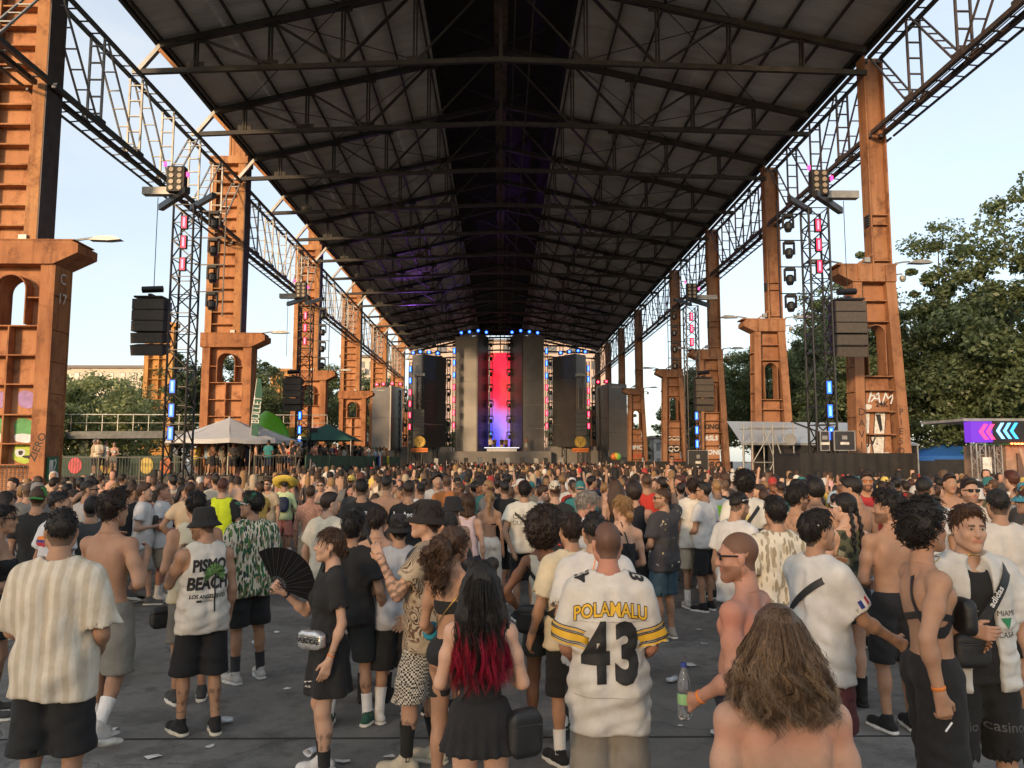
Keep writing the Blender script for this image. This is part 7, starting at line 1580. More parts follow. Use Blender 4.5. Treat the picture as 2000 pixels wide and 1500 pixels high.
H(1215, 968, 7.6, 12, 'woman in black tank top with lime sunglasses on her fair tied hair', fem=1, hair=('tied', 'fair', dict(bunz=-.06, bun=.042)), skin='fair', head=(25, 0), arms=('down', 'front'), wear=((top_wear, 'crop', BLACK, dict(hem=1.0, ztop=1.33)), (low_wear, 'shorts', BLACK, dict(hem=.6)), (shoes, BLACK)), extra=(lambda p: shades(p, plain('lime_frame', (.45, .65, .05), .4), plain('lime_frame', (.45, .65, .05), .4), up=True), lambda p: strap(p, (0, 0, 1.35), (.95, .0, .25), .016, M_NYL, ('body', 'shirt'), .006, arc=(0, 6.28))))
H(1292, 953, 9.3, 35, 'man in dark grey printed shirt and denim shorts raising his fist', hair=('crop', 'brown'), skin='tan', head=(50, 0), stubble=.5, arms=('front', 'fist'), legs=((-.09, .0), (.13, .03)), lod=6.5, wear=((top_wear, 'tee', (1, 1, 1), M_GREYP, dict(hem=.80, loose=.035, sl=.75)), (low_wear, 'shorts', (.04, .085, .12), M_DENIM, dict(hem=.52, loose=.03)), sock_shoes((.3, .28, .25), None)), extra=(lambda p: shades(p),))
H(1352, 932, 11.2, -6, 'man in off-white lettered t-shirt and beige shorts, fist raised beside him', hair=('short', 'dark brown'), skin='tan', lod=7.5, wear=((top_wear, 'tee', (.66, .62, .53), dict(hem=.82, loose=.04)), (low_wear, 'shorts', (.50, .43, .32), dict(hem=.52)), sock_shoes((.5, .45, .4))), extra=(txt('ADIDAS', .075, (.06, 1.28), P_BLACK, .002, sx=.85), pol([(-.07, 0), (-.05, .035), (.05, .045), (.075, .03), (.06, 0), (.04, .02), (-.03, .02), (-.05, 0)], (.05, 1.345), plain('print_tan', (.30, .17, .05), .8))))
# --- sunburnt man with the bottle
p = H(1438, 1035, 3.85, 52, 'sunburnt bare-shouldered man in black sunglasses holding a water bottle', hair=('buzz', 'brown'), skin='burnt', head=(28, -4), stubble=.55, belly=.03, wide=1.10, arms=(((.06, -.02, -.285), (-.04, .20, -.13)), 'down'), curl={'L': 1.35, 'R': .5}, lod=3.2, paint=(sunburn(1.25, 1.50, (.46, .15, .10), .5),),
      wear=((low_wear, 'shorts', NAVY, dict(hem=.5)), (shoes, WHITE)), extra=(lambda p: shades(p), lambda p: bracelet(p, 'L', P_ORG, .02, .006)))
m, nt, b = _new('clear_plastic'); b.inputs['Base Color'].default_value = (.9, .95, 1, 1); b.inputs['Roughness'].default_value = .06; b.inputs['Transmission Weight'].default_value = .9; b.inputs['IOR'].default_value = 1.25; M_CLEAR = m
bp = p['M'] @ Vector(p['J']['wrL']+np.array((0.02, .085, -.12))); bt = thing('water_bottle', 'clear plastic water bottle in the sunburnt man\'s hand', 'bottle', bp)
MB().lathe([(0, 0), (.030, .004), (.033, .02), (.033, .07), (.031, .10), (.033, .13), (.032, .17), (.022, .21), (.013, .235), (.013, .245)], 16).build('bottle_body', M_CLEAR, bt, True)
MB().lathe([(.0335, .075), (.0335, .125)], 16).build('label', plain('label_green', (.25, .45, .2), .5), bt, True); MB().lathe([(.015, .246), (.015, .265), (0, .266)], 12).build('cap', P_BLUE, bt, True)
# --- curly-headed bare back in front
H(1512, 1178, 2.5, 0, 'bare-backed man with a mass of long curly brown hair, nearest the camera', hair=('slick', 'light brown', dict(bun=.001, locks=0)), skin='fair', wide=1.0, arms=('down', 'down'), lod=3.0, paint=(sunburn(1.30, 1.44, (.60, .20, .13), .3),), wear=((low_wear, 'shorts', BLACK, dict(hem=.5)), (shoes, BLACK)),
  extra=(lambda p: fall_hair(p, 'light brown', 150, 30, 1.465, .026, .060, .0012, streak=(.40, .28, .18), freq=62., jit=.0048),))
# --- tricolour sleeve
def tricolour(p):
    T = bvh(p, ('shirt',)); sh, el = p['J']['shR'], p['J']['elR']; d = Vector(el-sh).normalized(); c = Vector(sh)+d*.155; fwd = Vector((0, 1, 0)); fwd = (fwd-d*fwd.dot(d)).normalized(); out = Vector((1, 0, 0)); root = None
    for i, mt in enumerate((P_BLUE, P_WHITE, P_RED)):
        V, F = cut_long([(-.0375+.025*i, -.024, 0), (-.0125+.025*i, -.024, 0), (-.0125+.025*i, .024, 0), (-.0375+.025*i, .024, 0)], [(0, 1, 2, 3)], .02); o_ = []
        for v in V: o = c+fwd*v.x-d*v.y+out*.3; hit = T.ray_cast(o, -out, .6); o_.append((hit[0] if hit[0] is not None else o-out*.22)+out*.004)
        MB().add(o_, F).build('sleeve_patch', mt, p['root'])
H(1600, 995, 4.8, -68, 'dark-haired man in white t-shirt with a blue white red sleeve patch', hair=('short', 'black'), skin='tan', head=(-12, 6), arms=(((.06, .16, -.23), (-.02, .16, .18)), ((.05, .14, -.255), (.02, .22, -.12))), lod=3.9, hh=.006,
  wear=((top_wear, 'tee', (.60, .58, .545), dict(hem=.78, sl=.78, loose=.045)), (low_wear, 'shorts', (.13, .04, .045), dict(hem=.5)), (shoes, BLACK)), extra=(tricolour, lambda p: strap(p, (0, 0, 1.25), (-.62, .1, .78), .04, M_NYL), lambda p: sack(p, (.02, .19, 1.22), (.20, .10, .28), M_NYL, math.pi), lambda p: shades(p, None, P_WHITE, up=True)))
H(1648, 962, 6.8, 4, 'woman with two dark braids in camouflage top and black shorts', fem=1, hair=('braids', 'black'), skin='pale', head=(30, 0), arms=('front', ((.09, .04, -.27), (-.05, .15, -.18))), legs='close', lod=5, wear=((top_wear, 'crop', (1, 1, 1), M_CAMO, dict(hem=1.0)), (low_wear, 'shorts', BLACK, dict(hem=.70, loose=.01, waist=1.06)), (shoes, BLACK, (.02, .02, .02), dict(boot=True))), extra=(lambda p: shades(p, None, P_WHITE),))
H(1732, 955, 6.2, 6, 'broad bare-backed man with short black hair looking left', hair=('messy', 'black'), skin='tan', head=(55, 0), stubble=.6, wide=1.07, arms=('front', 'bent'), lod=4.8, wear=((low_wear, 'shorts', BLACK, dict(hem=.5)), (shoes, BLACK)))
# --- pair at the right
def chest_rig(p): strap(p, (0, .0, 1.20), (-.22, .12, .97), .034, M_NYL, ('body',), .007, name='chest_strap'); strap(p, (.05, .0, 1.36), (.90, .0, .42), .034, M_NYL, ('body',), .007, name='shoulder_strap'); sack(p, (.03, .165, 1.22), (.18, .08, .20), M_NYL, math.pi, 'chest_bag')
p = H(1812, 975, 4.2, -96, 'bare-chested man with black chest bag holding a cigarette, turned to his friend', hair=('curly', 'black', dict(locks=450, lockl=.25, curl=.010, lockw=.6, lay=1.)), skin='tan', head=(14, 6), arms=(((.08, .06, -.27), (-.10, .19, -.06)), ((.10, -.12, -.25), (.0, .05, -.255))), legs=((-.12, .10), (.13, -.06)), lod=3.6, curl={'R': .8, 'L': .6},
      wear=((low_wear, 'shorts', BLACK, dict(hem=.44, loose=.042, waist=1.03)), (shoes, (.5, .48, .44))), extra=(chest_rig, lambda p: bracelet(p, 'R', P_ORG, .03, .007), lambda p: necklace(p)))
cp = p['M'] @ Vector(p['J']['wrR']+np.array((.0, .05, -.13))); cg = MB().tube([(0, 0, 0), (-.045, -.02, -.035)], .0045, 8).build('cigarette', P_WHITE); cg.location = cp; tag(cg, 'white cigarette between the bare-chested man\'s fingers', 'cigarette')
def friend(p):
    strap(p, (0, 0, 1.22), (.80, .05, .58), .055, M_NYL, ('body', 'vest', 'shirt'), .012, name='bag_strap'); sack(p, (.10, .19, 1.03), (.22, .09, .20), M_NYL, math.pi, 'sling_bag')
    decal(p, text_geo('adidas', .05, .0008), (-.058, 1.31), P_WHITE, 'front', rot=.95, off=.026, names=('body', 'vest', 'shirt')); decal(p, text_geo('MIAMI', .042), (-.125, 1.215), P_BLACK, 'front', names=('shirt',)); decal(p, poly([(-.035, .025), (.035, .025), (0, -.03)]), (-.125, 1.165), plain('print_emerald', (.02, .20, .08), .7), 'front', names=('shirt',)); decal(p, text_geo('CASA', .042), (-.125, 1.10), P_BLACK, 'front', names=('shirt',))
H(1890, 985, 4.45, 172, 'man facing the camera in open white shirt over a black vest with a lettered strap', hair=('short', 'brown'), skin='fair', head=(4, 0), legs='wide', arms=(((.10, -.02, -.27), (.0, .08, -.245)), ((.09, .05, -.27), (-.17, .17, .0))), lod=3.6, hh=.0052, wide=1.04, fat=.004,
  wear=((top_wear, 'vest', BLACK, dict(hem=.84, loose=.005, neck=.05, name='vest')), (top_wear, 'open', (.58, .565, .525), dict(hem=.80, sl=.85, loose=.055)), (low_wear, 'shorts', (.011, .011, .011), dict(hem=.42, loose=.034)), sock_shoes((.55, .52, .5))), extra=(friend, lambda p: shades(p, up=True), lambda p: necklace(p), txt('casino', .075, (-.10, .62), plain('scribble_white', (.10, .10, .10), .8), side='front', names=('shorts',)), txt('mio', .075, (.11, .62), plain('scribble_white', (.10, .10, .10), .8), side='front', names=('shorts',))))
H(1945, 952, 6.3, -14, 'man in black cap and plain white t-shirt behind the facing man', hat=.03, hair=('crop', 'black'), skin='tan', wide=1.08, arms=('loose', 'front'), wear=((top_wear, 'tee', (.58, .54, .49), dict(hem=.8, loose=.045)), (low_wear, 'shorts', BLACK, dict(hem=.5)), (shoes, BLACK)), extra=(lambda p: cap_hat(p, BLACK),))
H(1894, 933, 8.3, 172, 'smiling man in square sunglasses looking towards the camera', hair=('short', 'dark brown'), skin='fair', stubble=.5, wear=((top_wear, 'tee', (.60, .50, .40)), (low_wear, 'shorts', BLACK), (shoes, BLACK)), extra=(lambda p: shades(p),))
H(1803, 932, 8.0, -22, 'cropped-haired man in white back-lettered t-shirt wearing glasses', hair=('crop', 'black'), skin='tan', head=(-35, 0), stubble=.6, wear=((top_wear, 'tee', WHITE, dict(loose=.04)), (low_wear, 'shorts', BLACK), (shoes, BLACK)), extra=(txt('STORM', .07, (-.05, 1.38), P_BLACK), lambda p: shades(p)))
H(1972, 905, 11.0, 10, 'man in white vest waving a raised arm near the kiosk', hair=('short', 'auburn'), skin='fair', arms=('down', 'up'), wear=((top_wear, 'tank', (.62, .55, .45)), (low_wear, 'shorts', BLACK), (shoes, WHITE)), extra=(lambda p: strap(p, (0, 0, 1.25), (.7, .1, .7), .03, M_NYL),))
H(2004, 938, 6.8, 30, 'woman in a bright patterned bucket hat at the right edge', fem=1, hat=.05, hair=('long', 'auburn', dict(length=.25)), skin='fair', wear=((top_wear, 'crop', (.3, .1, .06)), (low_wear, 'shorts', (.3, .28, .24)), (shoes, WHITE)), extra=(lambda p: bucket(p, (1, 1, 1), M_RAINB, .145),))
# --- second row, left half
H(122, 962, 7.6, -35, 'bearded man in white t-shirt with an orange striped print', hair=('fade', 'black'), skin='tan', head=(-40, 0), stubble=.7, arms=('loose', 'front'), wear=((top_wear, 'tee', (.66, .65, .66), dict(loose=.04, hem=.8)), (low_wear, 'shorts', GREY), (shoes, BLACK)), extra=(pol([(-.13, -.02), (.12, -.03), (.12, .01), (-.13, .01)], (-.02, 1.30), P_RED, yaw=-.2), pol([(-.13, .01), (.12, .01), (.12, .035), (-.10, .03)], (-.02, 1.30), P_BLUE, yaw=-.2), pol([(-.10, .03), (.12, .035), (.10, .075), (-.07, .06)], (-.02, 1.30), P_ORG, yaw=-.2)))
H(78, 946, 8.6, 10, 'man in bright green back-to-front cap at the left', hat=.03, hair=('short', 'brown'), skin='tan', wear=((top_wear, 'tee', BLACK), (low_wear, 'shorts', GREY), (shoes, BLACK)), extra=(lambda p: cap_hat(p, (.05, .26, .05), back=True),))
H(12, 985, 6.6, -70, 'woman with dark tied hair and glasses in black strappy top at the left edge', fem=1, hair=('tied', 'black'), skin='tan', arms=('front', 'front'), paint=(leg_tattoo,), wear=((top_wear, 'band', BLACK, dict(hem=1.12, ztop=1.32)), (low_wear, 'shorts', BLACK, dict(hem=.66)), sock_shoes((.05, .05, .05))), extra=(lambda p: shades(p),))
H(15, 958, 9.4, -20, 'woman with long dark hair behind the left edge woman', fem=1, hair=('long', 'dark brown'), skin='tan', wear=((top_wear, 'tank', WHITE), (low_wear, 'shorts', DENIM), (shoes, WHITE)))
H(182, 968, 8.0, 15, 'man in a charcoal t-shirt with dark cropped hair, left of the bare back', hair=('short', 'black'), skin='tan', arms=('head', 'down'), wear=((top_wear, 'tee', (.05, .05, .048), dict(loose=.03)), (low_wear, 'shorts', BLACK), (shoes, BLACK)))
H(176, 938, 10.5, -25, 'man in sunglasses and a pale grey shirt looking right', hair=('crop', 'black'), skin='tan', head=(-40, 0), stubble=.5, wear=((top_wear, 'tee', (.40, .38, .36)), (low_wear, 'shorts', BLACK), (shoes, BLACK)), extra=(lambda p: shades(p),))
H(286, 941, 11.6, -68, 'young man in white t-shirt and grey shorts with striped black trainers', hair=('messy', 'brown'), skin='fair', head=(-10, 0), arms=('loose', 'bent'), legs='step', lod=8, wear=((top_wear, 'tee', (.60, .58, .56), dict(loose=.04, hem=.82)), (low_wear, 'shorts', (.30, .28, .25), dict(hem=.5)), sock_shoes((.10, .10, .10), None)), extra=(lambda p: sack(p, (.0, .18, 1.22), (.2, .09, .2), M_NYL, math.pi),))
H(322, 944, 11.9, -80, 'man in white t-shirt and beige shorts with chunky white trainers', hair=('crop', 'brown'), skin='burnt', head=(-5, 0), arms=('front', 'front'), lod=8, wear=((top_wear, 'tee', (.60, .58, .57), dict(loose=.045, hem=.8)), (low_wear, 'shorts', (.36, .29, .20), dict(hem=.5)), sock_shoes((.68, .65, .6))))
H(262, 945, 11.8, -15, 'man in a black t-shirt beside the two in white', hair=('fade', 'brown'), skin='tan', head=(-30, 0), wear=((top_wear, 'tee', BLACK), (low_wear, 'shorts', BLACK), (shoes, BLACK)))
H(372, 940, 11.2, 15, 'man in a peach t-shirt with black armbands, hand on hip', hair=('crop', 'brown'), skin='tan', arms=('hip', 'front'), wear=((top_wear, 'tee', (.62, .45, .28)), (low_wear, 'shorts', BLACK), (shoes, BLACK)))
H(437, 933, 11.2, 5, 'steward in black shirt and fluorescent yellow vest', hair=('crop', 'auburn'), skin='fair', arms=('front', 'front'), lod=8, wear=((top_wear, 'tee', BLACK, dict(loose=.02)), (top_wear, 'vest', (.62, .72, .02), dict(loose=.032, hem=.9, name='safety_vest', neck=.02)), (low_wear, 'pants', BLACK), (shoes, BLACK)))
def sombrero(p):
    m = ellathe([(0, .24), (.035, .235), (.065, .17), (.085, .07), (.10, .035), (.16, .02), (.24, .035), (.30, .085), (.302, .095), (.24, .045), (.10, .05)], 28, 1, 1); o = headmesh(p, 'sombrero', m, plain('straw_yellow', (.62, .48, .08), .8))
    for (r, zz, c) in ((.30, .095, (.5, .12, .05)), (.25, .052, (.15, .4, .08)), (.20, .032, (.6, .06, .06)), (.15, .026, (.15, .4, .08))):
        mm = ellathe([(r-.014, zz+.003-(.006 if r > .22 else 0)), (r+.002, zz+.006)], 28, 1, 1); q = headmesh(p, 'hat_band', mm, plain('hat%.2f' % r, c, .8)); q.parent = o
    headmesh(p, 'hat_crown', ellathe([(0, .245), (.04, .24), (.07, .17), (.088, .08)], 20, 1, 1), plain('hat_red', (.5, .03, .05), .7)).parent = o
H(556, 934, 16.8, 8, 'person in striped sombrero with navy backpack, lime top and pink shorts', hat=.02, hair=('short', 'black'), skin='tan', head=(0, -32), arms=('bent', 'loose'), legs='wide', lod=8, wear=((top_wear, 'long', (.55, .66, .36), dict(hem=.86)), (low_wear, 'shorts', (.55, .22, .18), dict(hem=.5)), sock_shoes((.5, .45, .4))), extra=(sombrero, lambda p: sack(p, (0, -.19, 1.22), (.30, .16, .36), plain('navy_pack', (.02, .03, .07), .7), 0, 'backpack')))
H(505, 940, 14.5, 60, 'man in a yellow t-shirt reaching one arm out', hair=('short', 'brown'), skin='tan', arms=('bent', 'out'), wear=((top_wear, 'tee', (.66, .42, .10)), (low_wear, 'shorts', BEIGE), (shoes, BEIGE)))
H(608, 946, 12.4, -5, 'bare-backed tattooed man with brown hair glowing in the sun', hair=('short', 'brown'), skin='burnt', paint=(back_tattoo, arm_tattoo('L'), arm_tattoo('R')), wear=((low_wear, 'shorts', BEIGE), (shoes, BEIGE)))
H(523, 932, 15.5, 165, 'bearded man in sunglasses and beige shirt facing the camera', hair=('short', 'brown'), skin='fair', stubble=.7, wear=((top_wear, 'tee', (.45, .36, .24)), (low_wear, 'shorts', BEIGE), (shoes, BEIGE)), extra=(lambda p: shades(p),))
H(708, 935, 9.8, 2, 'man in black t-shirt reading make money not friends', hair=('fade', 'black'), skin='tan', lod=7, wide=1.05, wear=((top_wear, 'tee', BLACK, dict(loose=.03)), (low_wear, 'shorts', BLACK), (shoes, BLACK)), extra=tuple(txt(t, .085, (-.0, z), P_WHITE, .004, sx=.8) for t, z in (('MAKE', 1.37), ('MONEY', 1.26), ('NOT', 1.15), ('FRIENDS', 1.04))))
H(757, 928, 11.3, -8, 'bare-backed man with one thin shoulder strap and short black hair', hair=('fade', 'black'), skin='tan', wear=((low_wear, 'shorts', BLACK), (shoes, BLACK)), extra=(lambda p: strap(p, (0, 0, 1.25), (.7, .1, .7), .03, M_NYL, ('body',)),))
H(800, 937, 10.0, -4, 'man in black t-shirt with gothic white lettering across the shoulders', hair=('fade', 'dark brown'), skin='tan', wear=((top_wear, 'tee', BLACK), (low_wear, 'shorts', BLACK), (shoes, BLACK)), extra=(txt('Los Angeles', .10, (0, 1.36), P_WHITE, .003, sx=.75),))
H(882, 966, 8.2, 48, 'bare-shouldered man with moustache in a black bucket hat', hat=.05, hair=('crop', 'black'), skin='tan', head=(30, 0), stubble=.4, wear=((low_wear, 'shorts', BLACK), (shoes, BLACK)), extra=(lambda p: bucket(p, BLACK, brim=.135),))
H(873, 998, 6.6, 40, 'man in a plain black cap behind the bandeau woman', hat=.03, hair=('crop', 'black'), skin='tan', wear=((top_wear, 'tee', (.02, .02, .02)), (low_wear, 'shorts', BLACK), (shoes, BLACK)), extra=(lambda p: cap_hat(p, BLACK),))
H(914, 962, 9.6, -4, 'woman with a brown bob in a pale pink tank top and dark jeans', fem=1, hair=('bob', 'brown'), skin='fair', lod=7.5, wear=((top_wear, 'tank', (.62, .46, .45), dict(hem=.98)), (low_wear, 'pants', (.02, .022, .03)), (shoes, BLACK)))
H(957, 957, 11.6, -4, 'woman with wavy fair ponytail, black bikini top and wide white trousers', fem=1, hair=('pony', 'fair'), skin='tan', lod=8, wear=((top_wear, 'band', BLACK, dict(hem=1.245, ztop=1.27)), (low_wear, 'pants', (.66, .60, .52), dict(loose=.035, waist=1.06)), (shoes, WHITE)))
H(985, 938, 11.8, 8, 'man in loose black shirt and shorts with white socks', hair=('crop', 'black'), skin='tan', lod=8, wear=((top_wear, 'tee', (.014, .014, .015), dict(loose=.045, sl=.8)), (low_wear, 'shorts', BLACK, dict(hem=.46)), sock_shoes((.5, .5, .5))))
H(1024, 936, 10.4, 0, 'man in red cap and white t-shirt with black outline print, hands behind him', hat=.03, hair=('short', 'black'), skin='tan', arms=('back', 'back'), lod=7.5, wear=((top_wear, 'tee', (.66, .62, .52), dict(loose=.045)), (low_wear, 'shorts', BLACK), (shoes, BLACK)), extra=(lambda p: cap_hat(p, (.45, .03, .02)), lambda p: strap(p, (0, 0, 1.25), (.62, .1, .78), .035, M_NYL), txt('CRASH', .09, (-.02, 1.33), P_BLACK, -.001), txt('DUMMY', .08, (-.02, 1.25), P_BLACK, -.001)))
H(1083, 935, 10.0, 2, 'man in cream cap and black shirt covered in red flowers', hat=.03, hair=('crop', 'brown'), skin='fair', lod=7.5, wear=((top_wear, 'tee', (1, 1, 1), M_FLOR, dict(loose=.035)), (low_wear, 'shorts', BLACK), (shoes, BLACK)), extra=(lambda p: cap_hat(p, (.55, .50, .40)), lambda p: strap(p, (0, 0, 1.25), (.65, .1, .75), .04, plain('navy_strap', (.03, .03, .12), .7))))
H(1142, 956, 7.9, -62, 'grey-haired man in white t-shirt looking down to the right', hair=('messy', 'grey'), skin='burnt', head=(-15, -22), stubble=.45, arms=('front', 'front'), lod=6, wear=((top_wear, 'tee', WHITE, dict(loose=.03)), (low_wear, 'shorts', WHITE), (shoes, WHITE)))
H(1238, 936, 9.6, -10, 'man with curly dark hair in a black vest top', hair=('curly', 'dark brown'), skin='fair', wear=((top_wear, 'tank', (.013, .012, .016), dict(loose=.01)), (low_wear, 'shorts', BLACK), (shoes, BLACK)))
H(1200, 935, 11.0, 10, 'woman with long straight brown hair behind the tank top man', fem=1, hair=('long', 'brown', dict(length=.3)), skin='fair', wear=((top_wear, 'tank', BLACK), (low_wear, 'shorts', DENIM), (shoes, WHITE)))
H(1262, 925, 11.6, -3, 'man in a plain bright red t-shirt', hair=('fade', 'brown'), skin='tan', wear=((top_wear, 'tee', (.50, .035, .02), dict(loose=.03)), (low_wear, 'shorts', BLACK), (shoes, BLACK)))
H(1398, 937, 12.0, 6, 'man in white t-shirt carrying a lime and red drawstring bag', hair=('crop', 'fair'), skin='tan', lod=8, wear=((top_wear, 'tee', WHITE), (low_wear, 'shorts', BLACK), sock_shoes((.02, .02, .02), None)), extra=(lambda p: decal(p, poly(rectp(.30, .20)), (.0, 1.30), plain('lime_bag', (.30, .70, .02), .6), off=.02, name='drawstring_bag'), lambda p: decal(p, poly(rectp(.30, .18)), (.0, 1.10), plain('red_bag', (.5, .02, .03), .6), off=.02, name='drawstring_bag')))
H(1372, 939, 11.0, 40, 'man in white t-shirt and sunglasses with hands clasped, black shorts', hair=('short', 'black'), skin='tan', arms=('front', 'front'), head=(20, 0), wear=((top_wear, 'tee', WHITE, dict(loose=.03)), (low_wear, 'shorts', BLACK), (shoes, BLACK)), extra=(lambda p: shades(p),))
H(1440, 962, 7.3, -58, 'man in white t-shirt looking down with white sunglasses on his head', hair=('crop', 'black'), skin='tan', head=(-8, -20), stubble=.5, arms=('down', 'front'), lod=5.5, wear=((top_wear, 'tee', (.60, .58, .55), dict(loose=.04, hem=.76)), (low_wear, 'pants', (.012, .012, .014)), (shoes, BLACK)), extra=(lambda p: shades(p, None, P_WHITE, up=True),))
H(1452, 912, 9.2, -4, 'tall dark-haired man in white t-shirt with black sling bag on his back', hair=('curly', 'black'), skin='tan', lod=7, wear=((top_wear, 'tee', (.60, .58, .51), dict(loose=.045)), (low_wear, 'shorts', BLACK), (shoes, BLACK)), extra=(lambda p: strap(p, (0, 0, 1.25), (-.75, .1, .62), .04, M_NYL), lambda p: sack(p, (.10, -.18, 1.12), (.24, .10, .17), M_NYL, .2), pol(rectp(.10, .16), (-.04, 1.28), plain('faded_yellow', (.60, .52, .22), .8))))
H(1512, 968, 6.2, 0, 'man in cream palm leaf shirt with thick black hair', hair=('short', 'black'), skin='tan', lod=5, wide=1.05, wear=((top_wear, 'tee', (1, 1, 1), M_PALM, dict(loose=.045, sl=.8)), (low_wear, 'shorts', BLACK), (shoes, BLACK)))
H(1556, 944, 7.9, -45, 'tattooed bare-shouldered man in orange glasses', hair=('messy', 'black'), skin='tan', head=(-30, 0), stubble=.6, paint=(back_tattoo, arm_tattoo('L'), arm_tattoo('R')), lod=6, wear=((low_wear, 'shorts', BLACK), (shoes, BLACK)), extra=(lambda p: shades(p, plain('amber_lens', (.4, .12, .03), .2)),))
H(1592, 928, 9.0, -28, 'bare-backed man with curly black hair and a chain', hair=('curly', 'black'), skin='tan', head=(25, 0), wide=1.05, wear=((low_wear, 'shorts', BLACK), (shoes, BLACK)), extra=(lambda p: necklace(p),))
H(1665, 925, 8.8, 20, 'slim bare-backed man with dark fringe looking down left', hair=('messy', 'black'), skin='tan', head=(30, -15), wear=((low_wear, 'shorts', (.35, .38, .45)), (shoes, BLACK)))
H(1692, 918, 10.6, 165, 'bearded man in a red t-shirt and orange sunglasses facing the camera', hair=('short', 'dark brown'), skin='tan', stubble=.8, wear=((top_wear, 'tee', (.42, .03, .03)), (low_wear, 'shorts', BLACK), (shoes, BLACK)), extra=(lambda p: shades(p, plain('amber_lens', (.4, .12, .03), .2)),))
H(1770, 958, 9.2, 10, 'person in a red back-to-front cap low behind the bare backs', hat=.03, hair=('short', 'brown'), skin='tan', wear=((top_wear, 'tee', (.35, .30, .26)), (low_wear, 'shorts', BLACK), (shoes, BLACK)), extra=(lambda p: cap_hat(p, (.42, .03, .03), back=True),))
H(1855, 922, 10.5, 170, 'bare-chested man facing the camera with short dark hair', hair=('short', 'dark brown'), skin='tan', wear=((low_wear, 'shorts', BLACK), (shoes, BLACK)))
# --- woman riding on shoulders far back
p = H(1312, 888, 25, 178, 'woman in black top and sunglasses lifted above the crowd on shoulders', fem=1, hair=('tied', 'black'), skin='tan', wear=((top_wear, 'tank', BLACK), (low_wear, 'shorts', BLACK), (shoes, BLACK)), extra=(lambda p: shades(p),)); p['root'].scale = (.93,)*3; p['root'].location.z = .58
# ------------------------------------------------------------------ people of the middle crowd: a dozen figures, copied one by one with their own colours
PAL = {'black': (.013, .013, .014), 'white': (.58, .555, .52), 'cream': (.58, .50, .38), 'grey': (.17, .165, .155), 'navy': (.02, .028, .06), 'red': (.38, .035, .03), 'olive': (.11, .11, .055), 'pink': (.55, .33, .33), 'yellow': (.58, .43, .10), 'teal': (.03, .17, .17), 'brown': (.11, .07, .045), 'sky blue': (.27, .38, .48), 'orange': (.52, .18, .05), 'charcoal': (.045, .044, .043), 'beige': (.42, .33, .22)}
TOPW = ['black']*9+['white']*7+['charcoal']*3+['cream']*3+['grey']*3+['navy']*2+['red', 'olive', 'pink', 'yellow', 'teal', 'brown', 'sky blue', 'orange', 'beige', 'beige']
def T_(nm, **sp): sp['label'] = nm; sp['Y'] = 13.; sp['seed'] = len(TMPL)*31+9; p = person(sp); TMPL.append((p['root'], nm, sp)); p['root'].location = (0, -60, 0)
TMPL = []
sh_ = lambda c=BLACK: (low_wear, 'shorts', c); so = (shoes, BLACK, None)
T_('tee', hair=('short', 'black'), wear=((top_wear, 'tee', WHITE, dict(loose=.03)), sh_(), so))
T_('tee', hair=('fade', 'black'), arms=('front', 'front'), wide=1.05, wear=((top_wear, 'tee', WHITE, dict(loose=.04)), sh_(), so))
T_('bare', hair=('short', 'black'), arms=('bent', 'down'), wear=(sh_(), so))
T_('bare', hair=('fade', 'black'), arms=('loose', 'front'), wide=1.06, wear=(sh_(), so), extra=(lambda p: strap(p, (0, 0, 1.25), (.7, .1, .7), .03, M_NYL, ('body',)),))
T_('vest', hair=('messy', 'black'), arms=('cup', 'loose'), wear=((top_wear, 'tank', WHITE, dict(loose=.012)), sh_(), so))
T_('cap', hat=1, hair=('crop', 'black'), arms=('bent', 'loose'), wear=((top_wear, 'tee', WHITE, dict(loose=.035)), sh_(), so), extra=(lambda p: cap_hat(p, BLACK),))
T_('bucket', hat=1, hair=('crop', 'black'), arms=('front', 'down'), wear=((top_wear, 'tee', WHITE, dict(loose=.03)), sh_(), so), extra=(lambda p: bucket(p, BLACK, brim=.135),))
T_('raised', hair=('short', 'black'), arms=('bent', 'fist'), wear=((top_wear, 'tee', WHITE, dict(loose=.03)), sh_(), so))
T_('phone', hair=('messy', 'black'), arms=('phone', 'front'), head=(10, -10), wear=((top_wear, 'tee', WHITE, dict(loose=.03)), sh_(), so), extra=(lambda p: shades(p),))
T_('curly', hair=('curly', 'black'), arms=('bent', 'front'), wear=((top_wear, 'tee', WHITE, dict(loose=.03)), sh_(), so))
T_('shaven', hair=('buzz', 'black'), stubble=.6, arms=('front', 'bent'), belly=.02, wear=((top_wear, 'tee', WHITE, dict(loose=.02)), sh_(), so), extra=(lambda p: shades(p),))
T_('long', fem=1, hair=('long', 'black', dict(length=.26)), arms=('bent', 'down'), wear=((top_wear, 'crop', WHITE, dict(hem=1.02)), (low_wear, 'shorts', BLACK, dict(hem=.68)), so))
T_('tied', fem=1, hair=('tied', 'black'), arms=('front', 'loose'), wear=((top_wear, 'band', WHITE, dict(hem=1.17, ztop=1.30)), (low_wear, 'shorts', BLACK, dict(hem=.68)), so), extra=(lambda p: shades(p),))
T_('bob', fem=1, hair=('bob', 'black'), arms=('front', 'bent'), wear=((top_wear, 'tank', WHITE, dict(hem=.95)), (low_wear, 'skirt', BLACK, dict(hem=.62)), so))
T_('pony', fem=1, hair=('pony', 'black'), arms=('fist', 'front'), wear=((top_wear, 'crop', WHITE, dict(hem=1.0)), (low_wear, 'shorts', BLACK, dict(hem=.68)), so))
